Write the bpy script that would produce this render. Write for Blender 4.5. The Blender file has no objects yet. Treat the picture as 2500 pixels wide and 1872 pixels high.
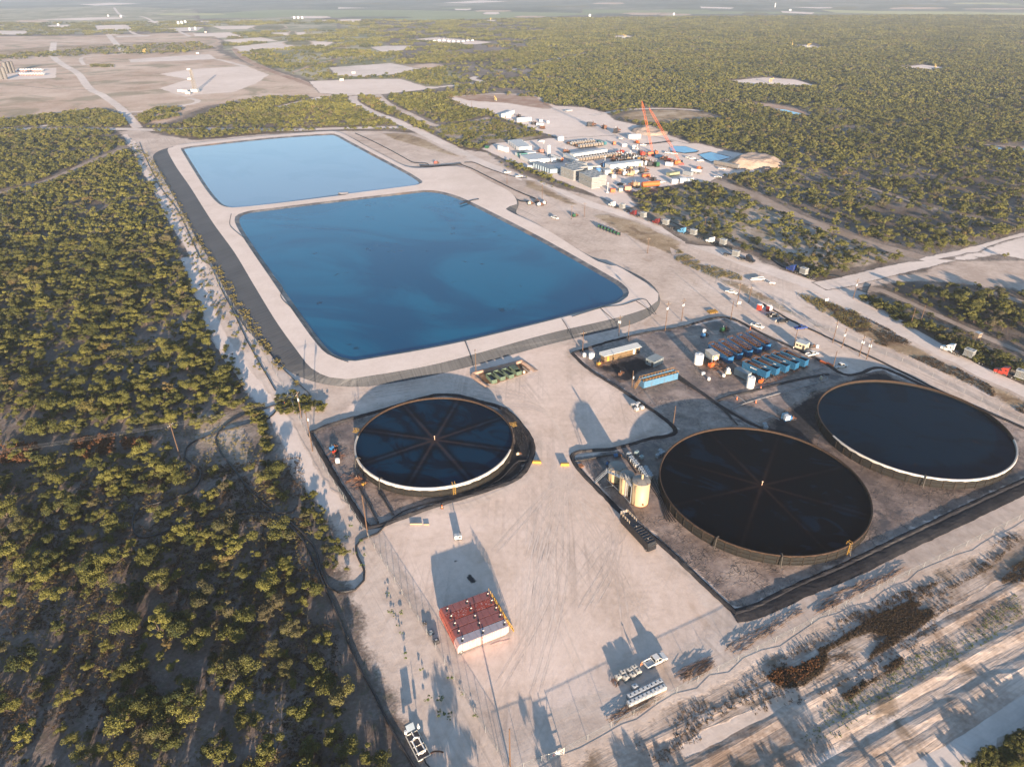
import bpy, bmesh, math, random
import numpy as np
from mathutils import Vector, Matrix
from mathutils.geometry import delaunay_2d_cdt
random.seed(7); RNG = np.random.default_rng(7)
S = bpy.context.scene
col = S.collection
PI = math.pi; R = math.radians
# ------------------------------------------------------------ camera
CAM_H, F_PX, PITCH, ROLL = 140.0, 1700.0, R(30.3), R(-0.5)
cam = bpy.data.cameras.new('camera'); camo = bpy.data.objects.new('camera', cam); col.objects.link(camo)
cam.sensor_width = 36; cam.lens = F_PX / 2500 * 36; cam.clip_start = 1; cam.clip_end = 20000
camo.matrix_world = Matrix.Translation((0, 0, CAM_H)) @ Matrix.Rotation(PI/2 - PITCH, 4, 'X') @ Matrix.Rotation(ROLL, 4, 'Z')
S.camera = camo
# ------------------------------------------------------------ light
SUN_EL, SHADOW_AZ = R(8.2), R(102.5)
sun_to = Vector((-math.cos(SHADOW_AZ)*math.cos(SUN_EL), -math.sin(SHADOW_AZ)*math.cos(SUN_EL), math.sin(SUN_EL)))
w = bpy.data.worlds.new('World'); S.world = w; w.use_nodes = True
nt = w.node_tree; bg = nt.nodes['Background']
sky = nt.nodes.new('ShaderNodeTexSky'); sky.sky_type = 'NISHITA'; sky.sun_disc = False
sky.sun_elevation = SUN_EL; sky.sun_rotation = math.atan2(sun_to.x, sun_to.y) % (2*PI)
sky.altitude = 150; sky.air_density = 1.0; sky.dust_density = 0.6; sky.ozone_density = 2.5
nt.links.new(sky.outputs[0], bg.inputs[0]); bg.inputs[1].default_value = 0.085
sl = bpy.data.lights.new('sun', 'SUN'); sl.energy = 5.0; sl.angle = R(0.5); sl.color = (1.0, 0.78, 0.58)
so = bpy.data.objects.new('sun', sl); col.objects.link(so)
so.rotation_euler = sun_to.to_track_quat('Z', 'Y').to_euler(); so.location = (50, -100, 300)
S.view_settings.view_transform = 'Standard'; S.view_settings.look = 'None'
S.view_settings.exposure = 2.12; S.view_settings.gamma = 1
S.cycles.max_bounces = 5; S.cycles.diffuse_bounces = 2; S.cycles.volume_bounces = 0; S.cycles.transparent_max_bounces = 6
# ------------------------------------------------------------ reading positions off the survey picture (pixel -> world point at height z)
CR = {'1': (0, 0), '2': (825, 0), '3': (1650, 0), '4': (0, 616), '5': (825, 616), '6': (1650, 616), '7': (0, 1232), '8': (825, 1232), '9': (1650, 1232)}
XC = {'U': (0, 0, .8848), 'A': (1660, 780, 5.52), 'B': (1800, 660, 5.52), 'C': (1400, 1050, 7.36), 'D': (1440, 1560, 8.492), 'E': (1180, 330, 8.492),
      'F': (1400, 330, 8.492), 'G': (1640, 330, 7.373), 'H': (2240, 820, 8.492), 'I': (1480, 480, 5.53), 'J': (960, 1740, 6.144), 'K': (820, 960, 4.254),
      'L': (1140, 240, 8.508), 'M': (0, 100, 3.16), 'N': (2200, 1200, 7.36), 'O': (660, 900, 9.2), 'Q': (1500, 1220, 11.04), 'T': (980, 1380, 6.37), 'V': (1140, 860, 11.06),
      'W': (740, 1000, 13.8), 'X': (1380, 700, 5.521), 'Y': (980, 370, 7.93), 'Z': (0, 0, 1.0), 'a': (820, 1130, 9.744), 'b': (1700, 850, 15.77)}
def px(c, x, y):
    if c in CR: o = CR[c]; return o[0] + x/2.5871, o[1] + y/2.5875
    o = XC[c]; return o[0] + x/o[2], o[1] + y/o[2]
_cr, _sr, _cp, _sp = math.cos(ROLL), math.sin(ROLL), math.cos(PITCH), math.sin(PITCH)
def g(c, x, y, z=0.0):
    X, Y = px(c, x, y); X -= 1250; Y = 936 - Y
    X, Y = _cr*X - _sr*Y, _sr*X + _cr*Y
    dy = F_PX*_cp + Y*_sp; dz = -F_PX*_sp + Y*_cp
    if dz > -6: dz = -6
    t = (z - CAM_H)/dz
    return Vector((X*t, dy*t, z))
def proj(p):
    v = camo.matrix_world.inverted() @ Vector(p); return (1250 + F_PX*v.x/-v.z, 936 - F_PX*v.y/-v.z, -v.z)
def gl(c, pts, z=0.0): return [g(c, x, y, z) for x, y in pts]
def hgt(c, base, top):                                   # height of an upright thing from its foot and its tip
    b = g(c, *base); tx, ty = px(c, *top); best = (1e9, 8)
    for k in range(4, 300):
        h = k*.15; q = proj((b.x, b.y, h)); d = abs(q[1]-ty)
        if d < best[0]: best = (d, h)
    return best[1]
# ------------------------------------------------------------ object bookkeeping
def tag(o, label=None, cat=None, group=None, kind=None):
    if label: o['label'] = label
    if cat: o['category'] = cat
    if group: o['group'] = group
    if kind: o['kind'] = kind
    return o
def thing(name, label, cat, loc=(0, 0, 0), rz=0, group=None):
    o = bpy.data.objects.new(name, None); col.objects.link(o); o.location = loc; o.rotation_euler = (0, 0, rz); o.empty_display_size = .5
    return tag(o, label, cat, group)
def kids(o): return CH.get(o.name, [])
CH = {}
def link(o, parent=None):
    col.objects.link(o)
    if parent is not None:
        o.parent = parent; CH.setdefault(parent.name, []).append(o)
    return o
def dup(root, loc, rz, label=None, scale=None, mats=None, group=None):
    def cp(o, par):
        c = o.copy(); link(c, par)
        if mats and o.type == 'MESH':
            for k, sl_ in enumerate(o.material_slots):
                m = sl_.material
                if m and m.name in mats:
                    c.material_slots[k].link = 'OBJECT'; c.material_slots[k].material = mats[m.name]
        for ch in kids(o): cp(ch, c)
        return c
    r = cp(root, None); r.location = loc; r.rotation_euler = (0, 0, rz)
    if label: r['label'] = label
    if group: r['group'] = group
    if scale: r.scale = scale if hasattr(scale, '__len__') else (scale,)*3
    return r
class MB:
    def __init__(s): s.v = []; s.f = []; s.m = []; s.mi = 0
    def add(s, vs, fs):
        o = len(s.v); s.v += [tuple(v) for v in vs]
        for f in fs: s.f.append(tuple(i+o for i in f)); s.m.append(s.mi)
    def hexa(s, p): s.add(p, [(3, 2, 1, 0), (4, 5, 6, 7), (0, 1, 5, 4), (1, 2, 6, 5), (2, 3, 7, 6), (3, 0, 4, 7)])
    def box(s, c, d, rz=0, taper=1.0, tx=None):
        x, y, z = c; a, b, h = d[0]/2, d[1]/2, d[2]/2; co, si = math.cos(rz), math.sin(rz); tx = taper if tx is None else tx
        P = [(-a, -b, -h), (a, -b, -h), (a, b, -h), (-a, b, -h), (-a*tx, -b*taper, h), (a*tx, -b*taper, h), (a*tx, b*taper, h), (-a*tx, b*taper, h)]
        s.hexa([(x+px_*co-py*si, y+px_*si+py*co, z+pz) for px_, py, pz in P])
    def b2(s, x0, x1, y0, y1, z0, z1): s.box(((x0+x1)/2, (y0+y1)/2, (z0+z1)/2), (x1-x0, y1-y0, z1-z0))
    def tube(s, a, b, r, n=6, r2=None, cap=True):
        a = Vector(a); b = Vector(b); d = b-a
        if d.length < 1e-6: return
        q = d.to_track_quat('Z', 'Y').to_matrix(); r2 = r if r2 is None else r2; vs = []
        for p, rr in ((a, r), (b, r2)):
            for k in range(n):
                t = 2*PI*k/n; vs.append(p + q @ Vector((math.cos(t)*rr, math.sin(t)*rr, 0)))
        fs = [(k, (k+1) % n, n+(k+1) % n, n+k) for k in range(n)]
        if cap: fs += [tuple(range(n-1, -1, -1)), tuple(range(n, 2*n))]
        s.add(vs, fs)
    def path(s, pts, r, n=6):
        pts = [Vector(p) for p in pts]; vs = []; m = len(pts)
        for i, p in enumerate(pts):
            d = (pts[min(i+1, m-1)] - pts[max(i-1, 0)]); q = d.to_track_quat('Z', 'Y').to_matrix()
            for k in range(n):
                t = 2*PI*k/n; vs.append(p + q @ Vector((math.cos(t)*r, math.sin(t)*r, 0)))
        s.add(vs, [(i*n+k, i*n+(k+1) % n, (i+1)*n+(k+1) % n, (i+1)*n+k) for i in range(m-1) for k in range(n)])
    def lathe(s, prof, n=24, c=(0, 0, 0)):
        vs = []
        for r_, z_ in prof:
            for k in range(n):
                t = 2*PI*k/n; vs.append((c[0]+r_*math.cos(t), c[1]+r_*math.sin(t), c[2]+z_))
        m = len(prof); fs = [(i*n+k, i*n+(k+1) % n, (i+1)*n+(k+1) % n, (i+1)*n+k) for i in range(m-1) for k in range(n)]
        if prof[-1][0] > 1e-3: fs.append(tuple((m-1)*n+k for k in range(n)))
        s.add(vs, fs)
    def poly(s, pts, z0, z1):                               # extruded outline
        n = len(pts); vs = [(p[0], p[1], z0) for p in pts]+[(p[0], p[1], z1) for p in pts]
        s.add(vs, [tuple(range(n-1, -1, -1)), tuple(range(n, 2*n))]+[(k, (k+1) % n, n+(k+1) % n, n+k) for k in range(n)])
    def side(s, prof, y0, y1):                              # x-z outline extruded along y
        n = len(prof); vs = [(p[0], y0, p[1]) for p in prof]+[(p[0], y1, p[1]) for p in prof]
        s.add(vs, [tuple(range(n)), tuple(range(2*n-1, n-1, -1))]+[(k, n+k, n+(k+1) % n, (k+1) % n) for k in range(n)])
    def mesh(s, name, mats, smooth=False):
        me = bpy.data.meshes.new(name); me.from_pydata(s.v, [], s.f); 
        for m in (mats if isinstance(mats, (list, tuple)) else [mats]): me.materials.append(m)
        if any(s.m): me.polygons.foreach_set('material_index', s.m)
        if smooth: me.polygons.foreach_set('use_smooth', [True]*len(s.f))
        me.update(); return me
    def build(s, name, mats, parent=None, smooth=False):
        return link(bpy.data.objects.new(name, s.mesh(name, mats, smooth)), parent)
def smooth_line(pts, step=3.0, closed=False):
    P = [Vector(p) for p in pts]; n = len(P); out = []
    rng = range(n if closed else n-1)
    for i in rng:
        p0 = P[(i-1) % n] if closed or i > 0 else P[i]; p1 = P[i]; p2 = P[(i+1) % n]; p3 = P[(i+2) % n] if closed or i+2 < n else p2
        k = max(1, int((p2-p1).length/step))
        for j in range(k):
            t = j/k
            out.append(.5*((2*p1)+(p2-p0)*t+(2*p0-5*p1+4*p2-p3)*t*t+(3*p1-p0-3*p2+p3)*t**3))
    if not closed: out.append(P[-1])
    return out
# ------------------------------------------------------------ materials
MATS = {}
def new_mat(name):
    m = bpy.data.materials.new(name); m.use_nodes = True; n = m.node_tree; b = n.nodes['Principled BSDF']; return m, n, b
class NG:
    def __init__(s, n): s.n = n; s.L = n.links
    def node(s, t, **k):
        x = s.n.nodes.new(t)
        for a, b in k.items(): setattr(x, a, b)
        return x
    def math(s, op, a, b=None, c=None, clamp=False):
        x = s.node('ShaderNodeMath', operation=op, use_clamp=clamp)
        for i, v in enumerate((a, b, c)):
            if v is None: continue
            if isinstance(v, (int, float)): x.inputs[i].default_value = v
            else: s.L.new(v, x.inputs[i])
        return x.outputs[0]
    def noise(s, vec, scale, detail=3, rough=.55, dist=0):
        x = s.node('ShaderNodeTexNoise'); x.inputs['Scale'].default_value = scale; x.inputs['Detail'].default_value = detail
        x.inputs['Roughness'].default_value = rough; x.inputs['Distortion'].default_value = dist
        if vec is not None: s.L.new(vec, x.inputs['Vector'])
        return x.outputs[0]
    def mapr(s, v, a, b, c=0, d=1, smooth=False):
        x = s.node('ShaderNodeMapRange'); x.interpolation_type = 'SMOOTHSTEP' if smooth else 'LINEAR'
        s.L.new(v, x.inputs[0])
        for i, q in enumerate((a, b, c, d)): x.inputs[i+1].default_value = q
        return x.outputs[0]
    def mix(s, f, a, b, mode='MIX'):
        x = s.node('ShaderNodeMix', data_type='RGBA', blend_type=mode)
        for i, v in ((0, f), (6, a), (7, b)):
            if isinstance(v, (int, float)): x.inputs[i].default_value = v
            elif isinstance(v, (tuple, list)): x.inputs[i].default_value = (*v[:3], 1)
            else: s.L.new(v, x.inputs[i])
        return x.outputs[2]
    def mapping(s, vec, rot=0, scale=(1, 1, 1), loc=(0, 0, 0)):
        if rot:
            y = s.node('ShaderNodeVectorRotate', rotation_type='Z_AXIS'); y.inputs['Angle'].default_value = rot; s.L.new(vec, y.inputs[0]); vec = y.outputs[0]
        x = s.node('ShaderNodeMapping'); x.inputs['Scale'].default_value = scale; x.inputs['Location'].default_value = loc
        s.L.new(vec, x.inputs[0]); return x.outputs[0]
def M(name, c, rough=.7, metal=0, var=.18, dirt=None, dirt_amt=.35, scale=.6, bump=0, spec=.3, streak=False):
    """painted or plain material: base colour with soft worn variation and optional dirt"""
    if name in MATS: return MATS[name]
    c = tuple(x*.74 for x in c); dirt = tuple(x*.8 for x in dirt) if dirt else None
    m, n, b = new_mat(name); G = NG(n)
    tc = G.node('ShaderNodeTexCoord').outputs['Object']
    f = G.noise(tc, scale, 4, .6); f2 = G.noise(tc, scale*7, 3, .6)
    v = G.mapr(G.math('ADD', f, G.math('MULTIPLY', f2, .5)), .45, 1.05)
    lo = tuple(x*(1-var) for x in c); hi = tuple(min(1, x*(1+var*.7)) for x in c)
    cc = G.mix(v, lo, hi)
    if dirt:
        vec = G.mapping(tc, 0, (1.2, 1.2, .15 if streak else 1.0), (3, 5, 7))
        d = G.mapr(G.noise(vec, scale*2.2, 5, .7), .5, .72, 0, dirt_amt, True)
        cc = G.mix(d, cc, dirt)
    n.links.new(cc, b.inputs['Base Color']); b.inputs['Roughness'].default_value = rough; b.inputs['Metallic'].default_value = metal
    b.inputs['Specular IOR Level'].default_value = spec
    if bump:
        bp = G.node('ShaderNodeBump'); bp.inputs['Strength'].default_value = bump; bp.inputs['Distance'].default_value = .05
        n.links.new(f2, bp.inputs['Height']); n.links.new(bp.outputs[0], b.inputs['Normal'])
    MATS[name] = m; return m
# ---- ground soils: each is a node group giving Color and Height from world position
SOIL = {}
def soil(key, dark, mid, light, sc=(.012, .07, .5), bump=.3, tr=None, cracks=None, spots=None, stain=None):
    t = bpy.data.node_groups.new('soil_'+key, 'ShaderNodeTree'); G = NG(t)
    t.interface.new_socket('Color', in_out='OUTPUT', socket_type='NodeSocketColor'); t.interface.new_socket('Height', in_out='OUTPUT', socket_type='NodeSocketFloat')
    out = t.nodes.new('NodeGroupOutput'); pos = G.node('ShaderNodeNewGeometry').outputs['Position']
    a = G.noise(pos, sc[0], 4, .55, .3); bb = G.noise(pos, sc[1], 5, .6, .4); c = G.noise(pos, sc[2], 5, .65)
    fine = G.noise(pos, sc[2]*5, 3, .6)
    v = G.math('ADD', G.math('MULTIPLY', a, .40), G.math('ADD', G.math('MULTIPLY', bb, .35), G.math('MULTIPLY', c, .25)))
    rp = G.node('ShaderNodeValToRGB'); t.links.new(v, rp.inputs[0]); e = rp.color_ramp.elements
    e[0].position = .40; e[0].color = (*dark, 1); e[1].position = .60; e[1].color = (*light, 1); q = e.new(.5); q.color = (*mid, 1)
    cc = rp.outputs[0]; h = G.math('ADD', G.math('MULTIPLY', c, .5), G.math('MULTIPLY', fine, .22))
    h = G.math('ADD', h, G.math('MULTIPLY', bb, .6))
    if tr:                                                  # tyre tracks / raking streaks along given headings
        for ang, sx, amt in tr:
            st = G.noise(G.mapping(pos, -R(ang), (sx*.035, sx, 1)), 1.0, 4, .6, .6)
            msk = G.mapr(G.noise(pos, .02, 2), .42, .6)
            k = G.mapr(st, .5, .68, 0, amt); k = G.math('MULTIPLY', k, msk)
            cc = G.mix(k, cc, tuple(x*.62 for x in mid)); h = G.math('SUBTRACT', h, G.math('MULTIPLY', st, .55*amt*2))
    if cracks:
        cs, amt, cd = cracks
        warp = G.node('ShaderNodeVectorMath', operation='ADD'); nz = G.node('ShaderNodeTexNoise'); nz.inputs['Scale'].default_value = .35
        t.links.new(pos, nz.inputs['Vector']); sc_ = G.node('ShaderNodeVectorMath', operation='SCALE'); t.links.new(nz.outputs['Color'], sc_.inputs[0]); sc_.inputs[3].default_value = 4.0
        t.links.new(pos, warp.inputs[0]); t.links.new(sc_.outputs[0], warp.inputs[1])
        for k_, (mul, am) in enumerate(((1, 1.0), (2.3, .75))):
            vo = G.node('ShaderNodeTexVoronoi', feature='DISTANCE_TO_EDGE'); vo.inputs['Scale'].default_value = cs*mul
            t.links.new(G.mapping(warp.outputs[0], .4+k_, (1, .55, 1)), vo.inputs['Vector'])
            ed = G.mapr(vo.outputs['Distance'], .01, .07, 1, 0, True); ed = G.math('MULTIPLY', ed, G.mapr(G.noise(pos, .15, 3), .40, .62))
            cc = G.mix(G.math('MULTIPLY', ed, amt*am), cc, cd); h = G.math('ADD', h, G.math('MULTIPLY', ed, .9*am))
    if spots:
        sp, scl, lo_, hi_, amt = spots
        k = G.mapr(G.noise(pos, scl, 5, .7), lo_, hi_, 0, amt, True); cc = G.mix(k, cc, sp); h = G.math('ADD', h, G.math('MULTIPLY', k, .5))
    if stain:
        sp, scl, lo_, hi_, amt = stain
        k = G.mapr(G.noise(G.mapping(pos, 0, (1, 1, 1), (77, 31, 0)), scl, 4, .6, .8), lo_, hi_, 0, amt, True); cc = G.mix(k, cc, sp)
    t.links.new(cc, out.inputs[0]); t.links.new(G.math('MULTIPLY', h, bump), out.inputs[1])
    SOIL[key] = t
def soil_mat(over, under=None, rough=.95, name=None, spec=.15, edge=(.25, .75)):
    name = name or (over+'_on_'+str(under))
    if name in MATS: return MATS[name]
    m, n, b = new_mat(name); G = NG(n)
    def gp(k): x = n.nodes.new('ShaderNodeGroup'); x.node_tree = SOIL[k]; return x.outputs
    o = gp(over); cc, h = o[0], o[1]
    if under:
        u = gp(under); at = G.node('ShaderNodeAttribute', attribute_name='edge').outputs['Fac']
        pos = G.node('ShaderNodeNewGeometry').outputs['Position']
        nz = G.math('ADD', G.math('MULTIPLY', G.noise(pos, .22, 5, .65), .6), G.math('MULTIPLY', G.noise(pos, 1.3, 3, .6), .4))
        f = G.mapr(G.math('ADD', at, G.math('MULTIPLY', G.math('SUBTRACT', nz, .5), 1.6)), edge[0], edge[1], 0, 1, True)
        f = G.math('MULTIPLY', f, G.mapr(at, 0, .12))
        cc = G.mix(f, u[0], cc)
        hm = G.node('ShaderNodeMix', data_type='FLOAT'); n.links.new(f, hm.inputs[0]); n.links.new(u[1], hm.inputs[2]); n.links.new(h, hm.inputs[3]); h = hm.outputs[0]
    bp = G.node('ShaderNodeBump'); bp.inputs['Strength'].default_value = 1.0; bp.inputs['Distance'].default_value = .5
    n.links.new(h, bp.inputs['Height']); n.links.new(bp.outputs[0], b.inputs['Normal'])
    n.links.new(cc, b.inputs['Base Color']); b.inputs['Roughness'].default_value = rough; b.inputs['Specular IOR Level'].default_value = spec
    MATS[name] = m; return m
soil('scrub', (.08, .058, .046), (.155, .122, .102), (.28, .232, .20), (.012, .09, 1.1), .42, tr=((55, .7, .6), (80, .9, .5)), spots=((.085, .045, .025), .11, .60, .70, .8), stain=((.075, .078, .045), .5, .5, .68, .55))
soil('sand', (.38, .295, .24), (.52, .42, .35), (.61, .51, .44), (.010, .055, .4), .14, tr=((-60, .8, .6), (26, .6, .3), (70, .7, .4)), stain=((.30, .19, .11), .05, .58, .72, .35))
soil('yard', (.47, .36, .285), (.585, .46, .38), (.67, .54, .46), (.012, .06, .5), .12, tr=((88, .55, .75), (112, .8, .5), (60, .7, .4)), stain=((.33, .22, .14), .045, .60, .75, .35), spots=((.22, .15, .10), .33, .70, .80, .5))
soil('caliche', (.50, .425, .37), (.59, .505, .445), (.67, .575, .51), (.012, .06, .5), .07, tr=((-45, .9, .25), (26, .7, .3)))
soil('crest', (.57, .47, .40), (.63, .525, .455), (.68, .575, .505), (.01, .08, .6), .05)
soil('palescrub', (.17, .135, .10), (.30, .245, .195), (.46, .385, .325), (.012, .07, .5), .35, stain=((.14, .12, .065), .1, .5, .64, .7))
soil('rutted', (.20, .145, .11), (.40, .32, .265), (.56, .465, .395), (.02, .10, .8), .15, tr=((26.5, 1.1, .9), (26.5, .4, .8), (28, 2.6, .6)), stain=((.13, .09, .055), .06, .52, .68, .75))
soil('brushfloor', (.025, .018, .012), (.055, .035, .022), (.16, .11, .08), (.05, .4, 1.6), .5, tr=((26.5, 1.1, .7),))
soil('grassplain', (.16, .15, .085), (.27, .245, .16), (.42, .36, .27), (.005, .03, .15), .2, stain=((.11, .12, .05), .008, .48, .62, .8))
soil('brown', (.37, .255, .18), (.47, .345, .26), (.56, .44, .35), (.006, .03, .25), .15, stain=((.17, .16, .09), .012, .5, .65, .6))
soil('grassy', (.085, .085, .038), (.14, .13, .06), (.24, .20, .13), (.02, .12, .7), .5, stain=((.16, .10, .05), .05, .52, .66, .7))
soil('drygrass', (.20, .135, .075), (.31, .225, .14), (.44, .35, .255), (.02, .10, .8), .40, stain=((.14, .085, .05), .08, .5, .66, .7))
soil('field', (.17, .19, .095), (.21, .23, .12), (.25, .26, .15), (.004, .02, .1), .05)
soil('yfield', (.30, .30, .13), (.34, .33, .16), (.37, .36, .18), (.004, .02, .1), .05)
soil('liner', (.10, .072, .058), (.21, .155, .125), (.36, .28, .23), (.02, .12, .5), .22, cracks=(.50, .6, (.006, .006, .008)), stain=((.03, .028, .032), .06, .55, .66, .8), spots=((.16, .08, .035), .14, .66, .74, .6))
soil('blackliner', (.012, .012, .015), (.022, .022, .026), (.045, .042, .042), (.03, .2, .9), .12)
soil('greyliner', (.080, .083, .090), (.105, .108, .115), (.135, .137, .142), (.01, .15, .9), .05)
soil('rust', (.06, .035, .02), (.16, .085, .045), (.26, .16, .10), (.05, .25, .9), .3)
soil('track', (.22, .165, .125), (.30, .235, .19), (.37, .30, .25), (.02, .08, .5), .2, tr=((-47, .8, .6), (45, .7, .3)))
soil('redsoil', (.26, .15, .10), (.34, .23, .17), (.42, .32, .25), (.02, .08, .5), .15)
# ------------------------------------------------------------ sheets laid on the ground
def seg_dist(P, A, B):
    d = B-A; L = (d**2).sum(1); L[L == 0] = 1e-9; best = np.full(len(P), 1e18)
    for i in range(len(A)):
        t = np.clip(((P-A[i])@d[i])/L[i], 0, 1); q = P-(A[i]+t[:, None]*d[i]); best = np.minimum(best, (q**2).sum(1))
    return np.sqrt(best)
def inside(P, poly):
    x, y = P[:, 0], P[:, 1]; n = len(poly); r = np.zeros(len(P), bool); j = n-1
    for i in range(n):
        xi, yi = poly[i]; xj, yj = poly[j]
        if yi != yj: r ^= ((yi > y) != (yj > y)) & (x < (xj-xi)*(y-yi)/(yj-yi)+xi)
        j = i
    return r
def struct(o): o['kind'] = 'structure'; return o
def sheet(name, pts, z, mat, ew=3.0, jit=.8, step=4.0, holes=(), rounded=False, kind='structure', maxpts=2500, zf=None):
    P = [Vector((p[0], p[1], 0)) for p in pts]
    per = sum((P[i]-P[i-1]).length for i in range(len(P))); step = max(step, per/500)
    if rounded: loop = smooth_line(P, step, True)
    else:
        loop = []
        for i in range(len(P)):
            a, b = P[i], P[(i+1) % len(P)]; k = max(1, int((b-a).length/step))
            loop += [a.lerp(b, j/k) for j in range(k)]
    loop = np.array([(p.x, p.y) for p in loop])
    if jit: loop = loop + RNG.normal(0, jit*.5, loop.shape)
    global ZI; ZI += .0006; z = z*.2+ZI if z < 1.5 else z
    loops = [loop]+[np.array([(p[0], p[1]) for p in h]) for h in holes]
    A = np.concatenate(loops); B = np.concatenate([np.roll(l, -1, 0) for l in loops])
    mn, mx = loop.min(0), loop.max(0); ar = (mx-mn).prod(); gs = max(ew*.9, math.sqrt(ar/(maxpts*2)))
    gx, gy = np.meshgrid(np.arange(mn[0], mx[0], gs), np.arange(mn[1], mx[1], gs)); Q = np.c_[gx.ravel(), gy.ravel()]+RNG.normal(0, gs*.12, (gx.size, 2))
    Q = Q[inside(Q, loop)]
    for h in loops[1:]: Q = Q[~inside(Q, h)]
    if len(Q): d = seg_dist(Q, A, B); Q = Q[d > ew*.5]; d = d[d > ew*.5]
    else: d = np.zeros(0)
    pts2 = np.concatenate([A, Q]); faces = []; edges = []; o = 0
    for l in loops:
        n = len(l); edges += [(o+i, o+(i+1) % n) for i in range(n)]; o += n
    res = delaunay_2d_cdt([Vector(p) for p in pts2.tolist()], edges, [], 0, 1e-4)
    V = np.array([(v.x, v.y) for v in res[0]]); F = [tuple(f) for f in res[2]]
    cen = np.array([V[list(f)].mean(0) for f in F]); ok = inside(cen, loop)
    for h in loops[1:]: ok &= ~inside(cen, h)
    F = [f for f, k in zip(F, ok) if k]
    dd = np.clip(seg_dist(V, A, B)/ew, 0, 1)
    zz = np.full(len(V), z) if zf is None else z+zf(V, seg_dist(V, A, B))
    me = bpy.data.meshes.new(name); me.from_pydata(np.c_[V, zz].tolist(), [], F); me.materials.append(mat)
    at = me.attributes.new('edge', 'FLOAT', 'POINT'); at.data.foreach_set('value', dd.astype(np.float32))
    fl = [p for p in me.polygons if p.normal.z < 0]
    if fl:
        bm = bmesh.new(); bm.from_mesh(me); bm.faces.ensure_lookup_table(); bmesh.ops.reverse_faces(bm, faces=[f for f in bm.faces if f.normal.z < 0]); bm.to_mesh(me); bm.free()
    ob = link(bpy.data.objects.new(name, me))
    if kind: ob['kind'] = kind
    return ob
def strip(name, pts, width, z, mat, jit=.35, step=3.0, prof=None, kind='structure', ends=True):
    """road-like strip; prof = list of (offset -1..1, height, edge)"""
    global ZI; ZI += .0006; z = z*.2+ZI
    L = smooth_line([Vector((p[0], p[1], 0)) for p in pts], step); n = len(L)
    prof = prof or [(-1, 0, 0), (-.62, 0, 1), (0, 0, 1), (.62, 0, 1), (1, 0, 0)]; m = len(prof); vs = []; ed = []
    ws = width if hasattr(width, '__len__') else (width, width)
    for i, p in enumerate(L):
        d = (L[min(i+1, n-1)]-L[max(i-1, 0)]).normalized(); nn = Vector((-d.y, d.x, 0)); t = i/(n-1); wd = ws[0]*(1-t)+ws[1]*t
        en = min(1, min(i, n-1-i)*step/(wd*.35)) if ends else 1
        for o, h, e in prof:
            q = p+nn*(o*wd/2+random.gauss(0, jit)*(1 if abs(o) > .3 else 0)); vs.append((q.x, q.y, z+h*en*(1+random.gauss(0, .12 if h else 0)))); ed.append(e*en)
    fs = [(i*m+k, (i+1)*m+k, (i+1)*m+k+1, i*m+k+1) for i in range(n-1) for k in range(m-1)]
    me = bpy.data.meshes.new(name); me.from_pydata(vs, [], [tuple(reversed(f)) for f in fs]); me.materials.append(mat)
    at = me.attributes.new('edge', 'FLOAT', 'POINT'); at.data.foreach_set('value', ed)
    ob = link(bpy.data.objects.new(name, me))
    if kind: ob['kind'] = kind
    return ob
ZI = 0
EXCL = []                                                   # (polygon Nx2, margin) no scrub inside
def excl(pts, m=2.0): EXCL.append((np.array([(p[0], p[1]) for p in pts]), m))
def excl_line(pts, w_):
    P = [Vector((p[0], p[1], 0)) for p in pts]
    for i in range(len(P)-1):
        d = (P[i+1]-P[i]).normalized(); nn = Vector((-d.y, d.x, 0))*w_/2; e = d*w_*.2; excl([P[i]-e+nn, P[i+1]+e+nn, P[i+1]+e-nn, P[i]-e-nn], 0)
# ============================================================ THE GROUND
gm = MB(); gm.add([(-9000, -300, 0), (9000, -300, 0), (9000, 11000, 0), (-9000, 11000, 0)], [(0, 1, 2, 3)])
struct(gm.build('ground', soil_mat('scrub')))
# far plain beyond the scrub
soil('farwood', (.07, .075, .05), (.12, .125, .09), (.24, .22, .17), (.0015, .008, .05), .0)
sheet('far_woodland', gl('Z', [(-300, 34), (600, 36), (1250, 38), (2000, 47), (2800, 52), (3200, -20), (-700, -20)]), .3, soil_mat('farwood', 'scrub'), 60, 10, 60, maxpts=900)
FLD = [('field', '1', [(600, 130), (1250, 95), (1700, 62), (2600, 66), (4200, 92), (3700, 98), (2700, 135), (2350, 125), (2000, 112)]),
       ('yfield', '3', [(900, 62), (1300, 72), (2300, 78), (2700, 90), (2300, 104), (1650, 98), (1000, 84)]),
       ('field', '1', [(1050, 190), (1500, 165), (2100, 150), (2300, 172), (1800, 200), (1300, 210)]),
       ('field', '3', [(-600, 60), (300, 74), (900, 78), (1100, 88), (300, 92), (-600, 84)]),
       ('brown', '1', [(-200, 232), (400, 228), (900, 215), (1250, 205), (1420, 255), (1400, 330), (1600, 400), (2000, 520), (2250, 600), (2000, 620), (1700, 612), (1420, 660), (1230, 745), (1080, 800), (880, 790), (780, 740), (600, 700), (300, 735), (-200, 770)]),
       ('brown', '2', [(330, 415), (600, 402), (740, 418), (560, 440)]),
       ('drygrass', '1', [(-200, 340), (250, 300), (900, 268), (1250, 265), (1380, 310), (1100, 335), (500, 345), (-200, 380)])]
for i, (k, c, p) in enumerate(FLD):
    q = gl(c, p); nm = {'field': 'pasture', 'yfield': 'crop_field', 'brown': 'bare_field', 'drygrass': 'dry_meadow'}[k]
    sheet(nm, q, .35+.05*i, soil_mat(k, 'scrub'), 12, 2, 25, maxpts=900)
    excl(q, 4 if k != 'drygrass' else -1e6)
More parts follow.
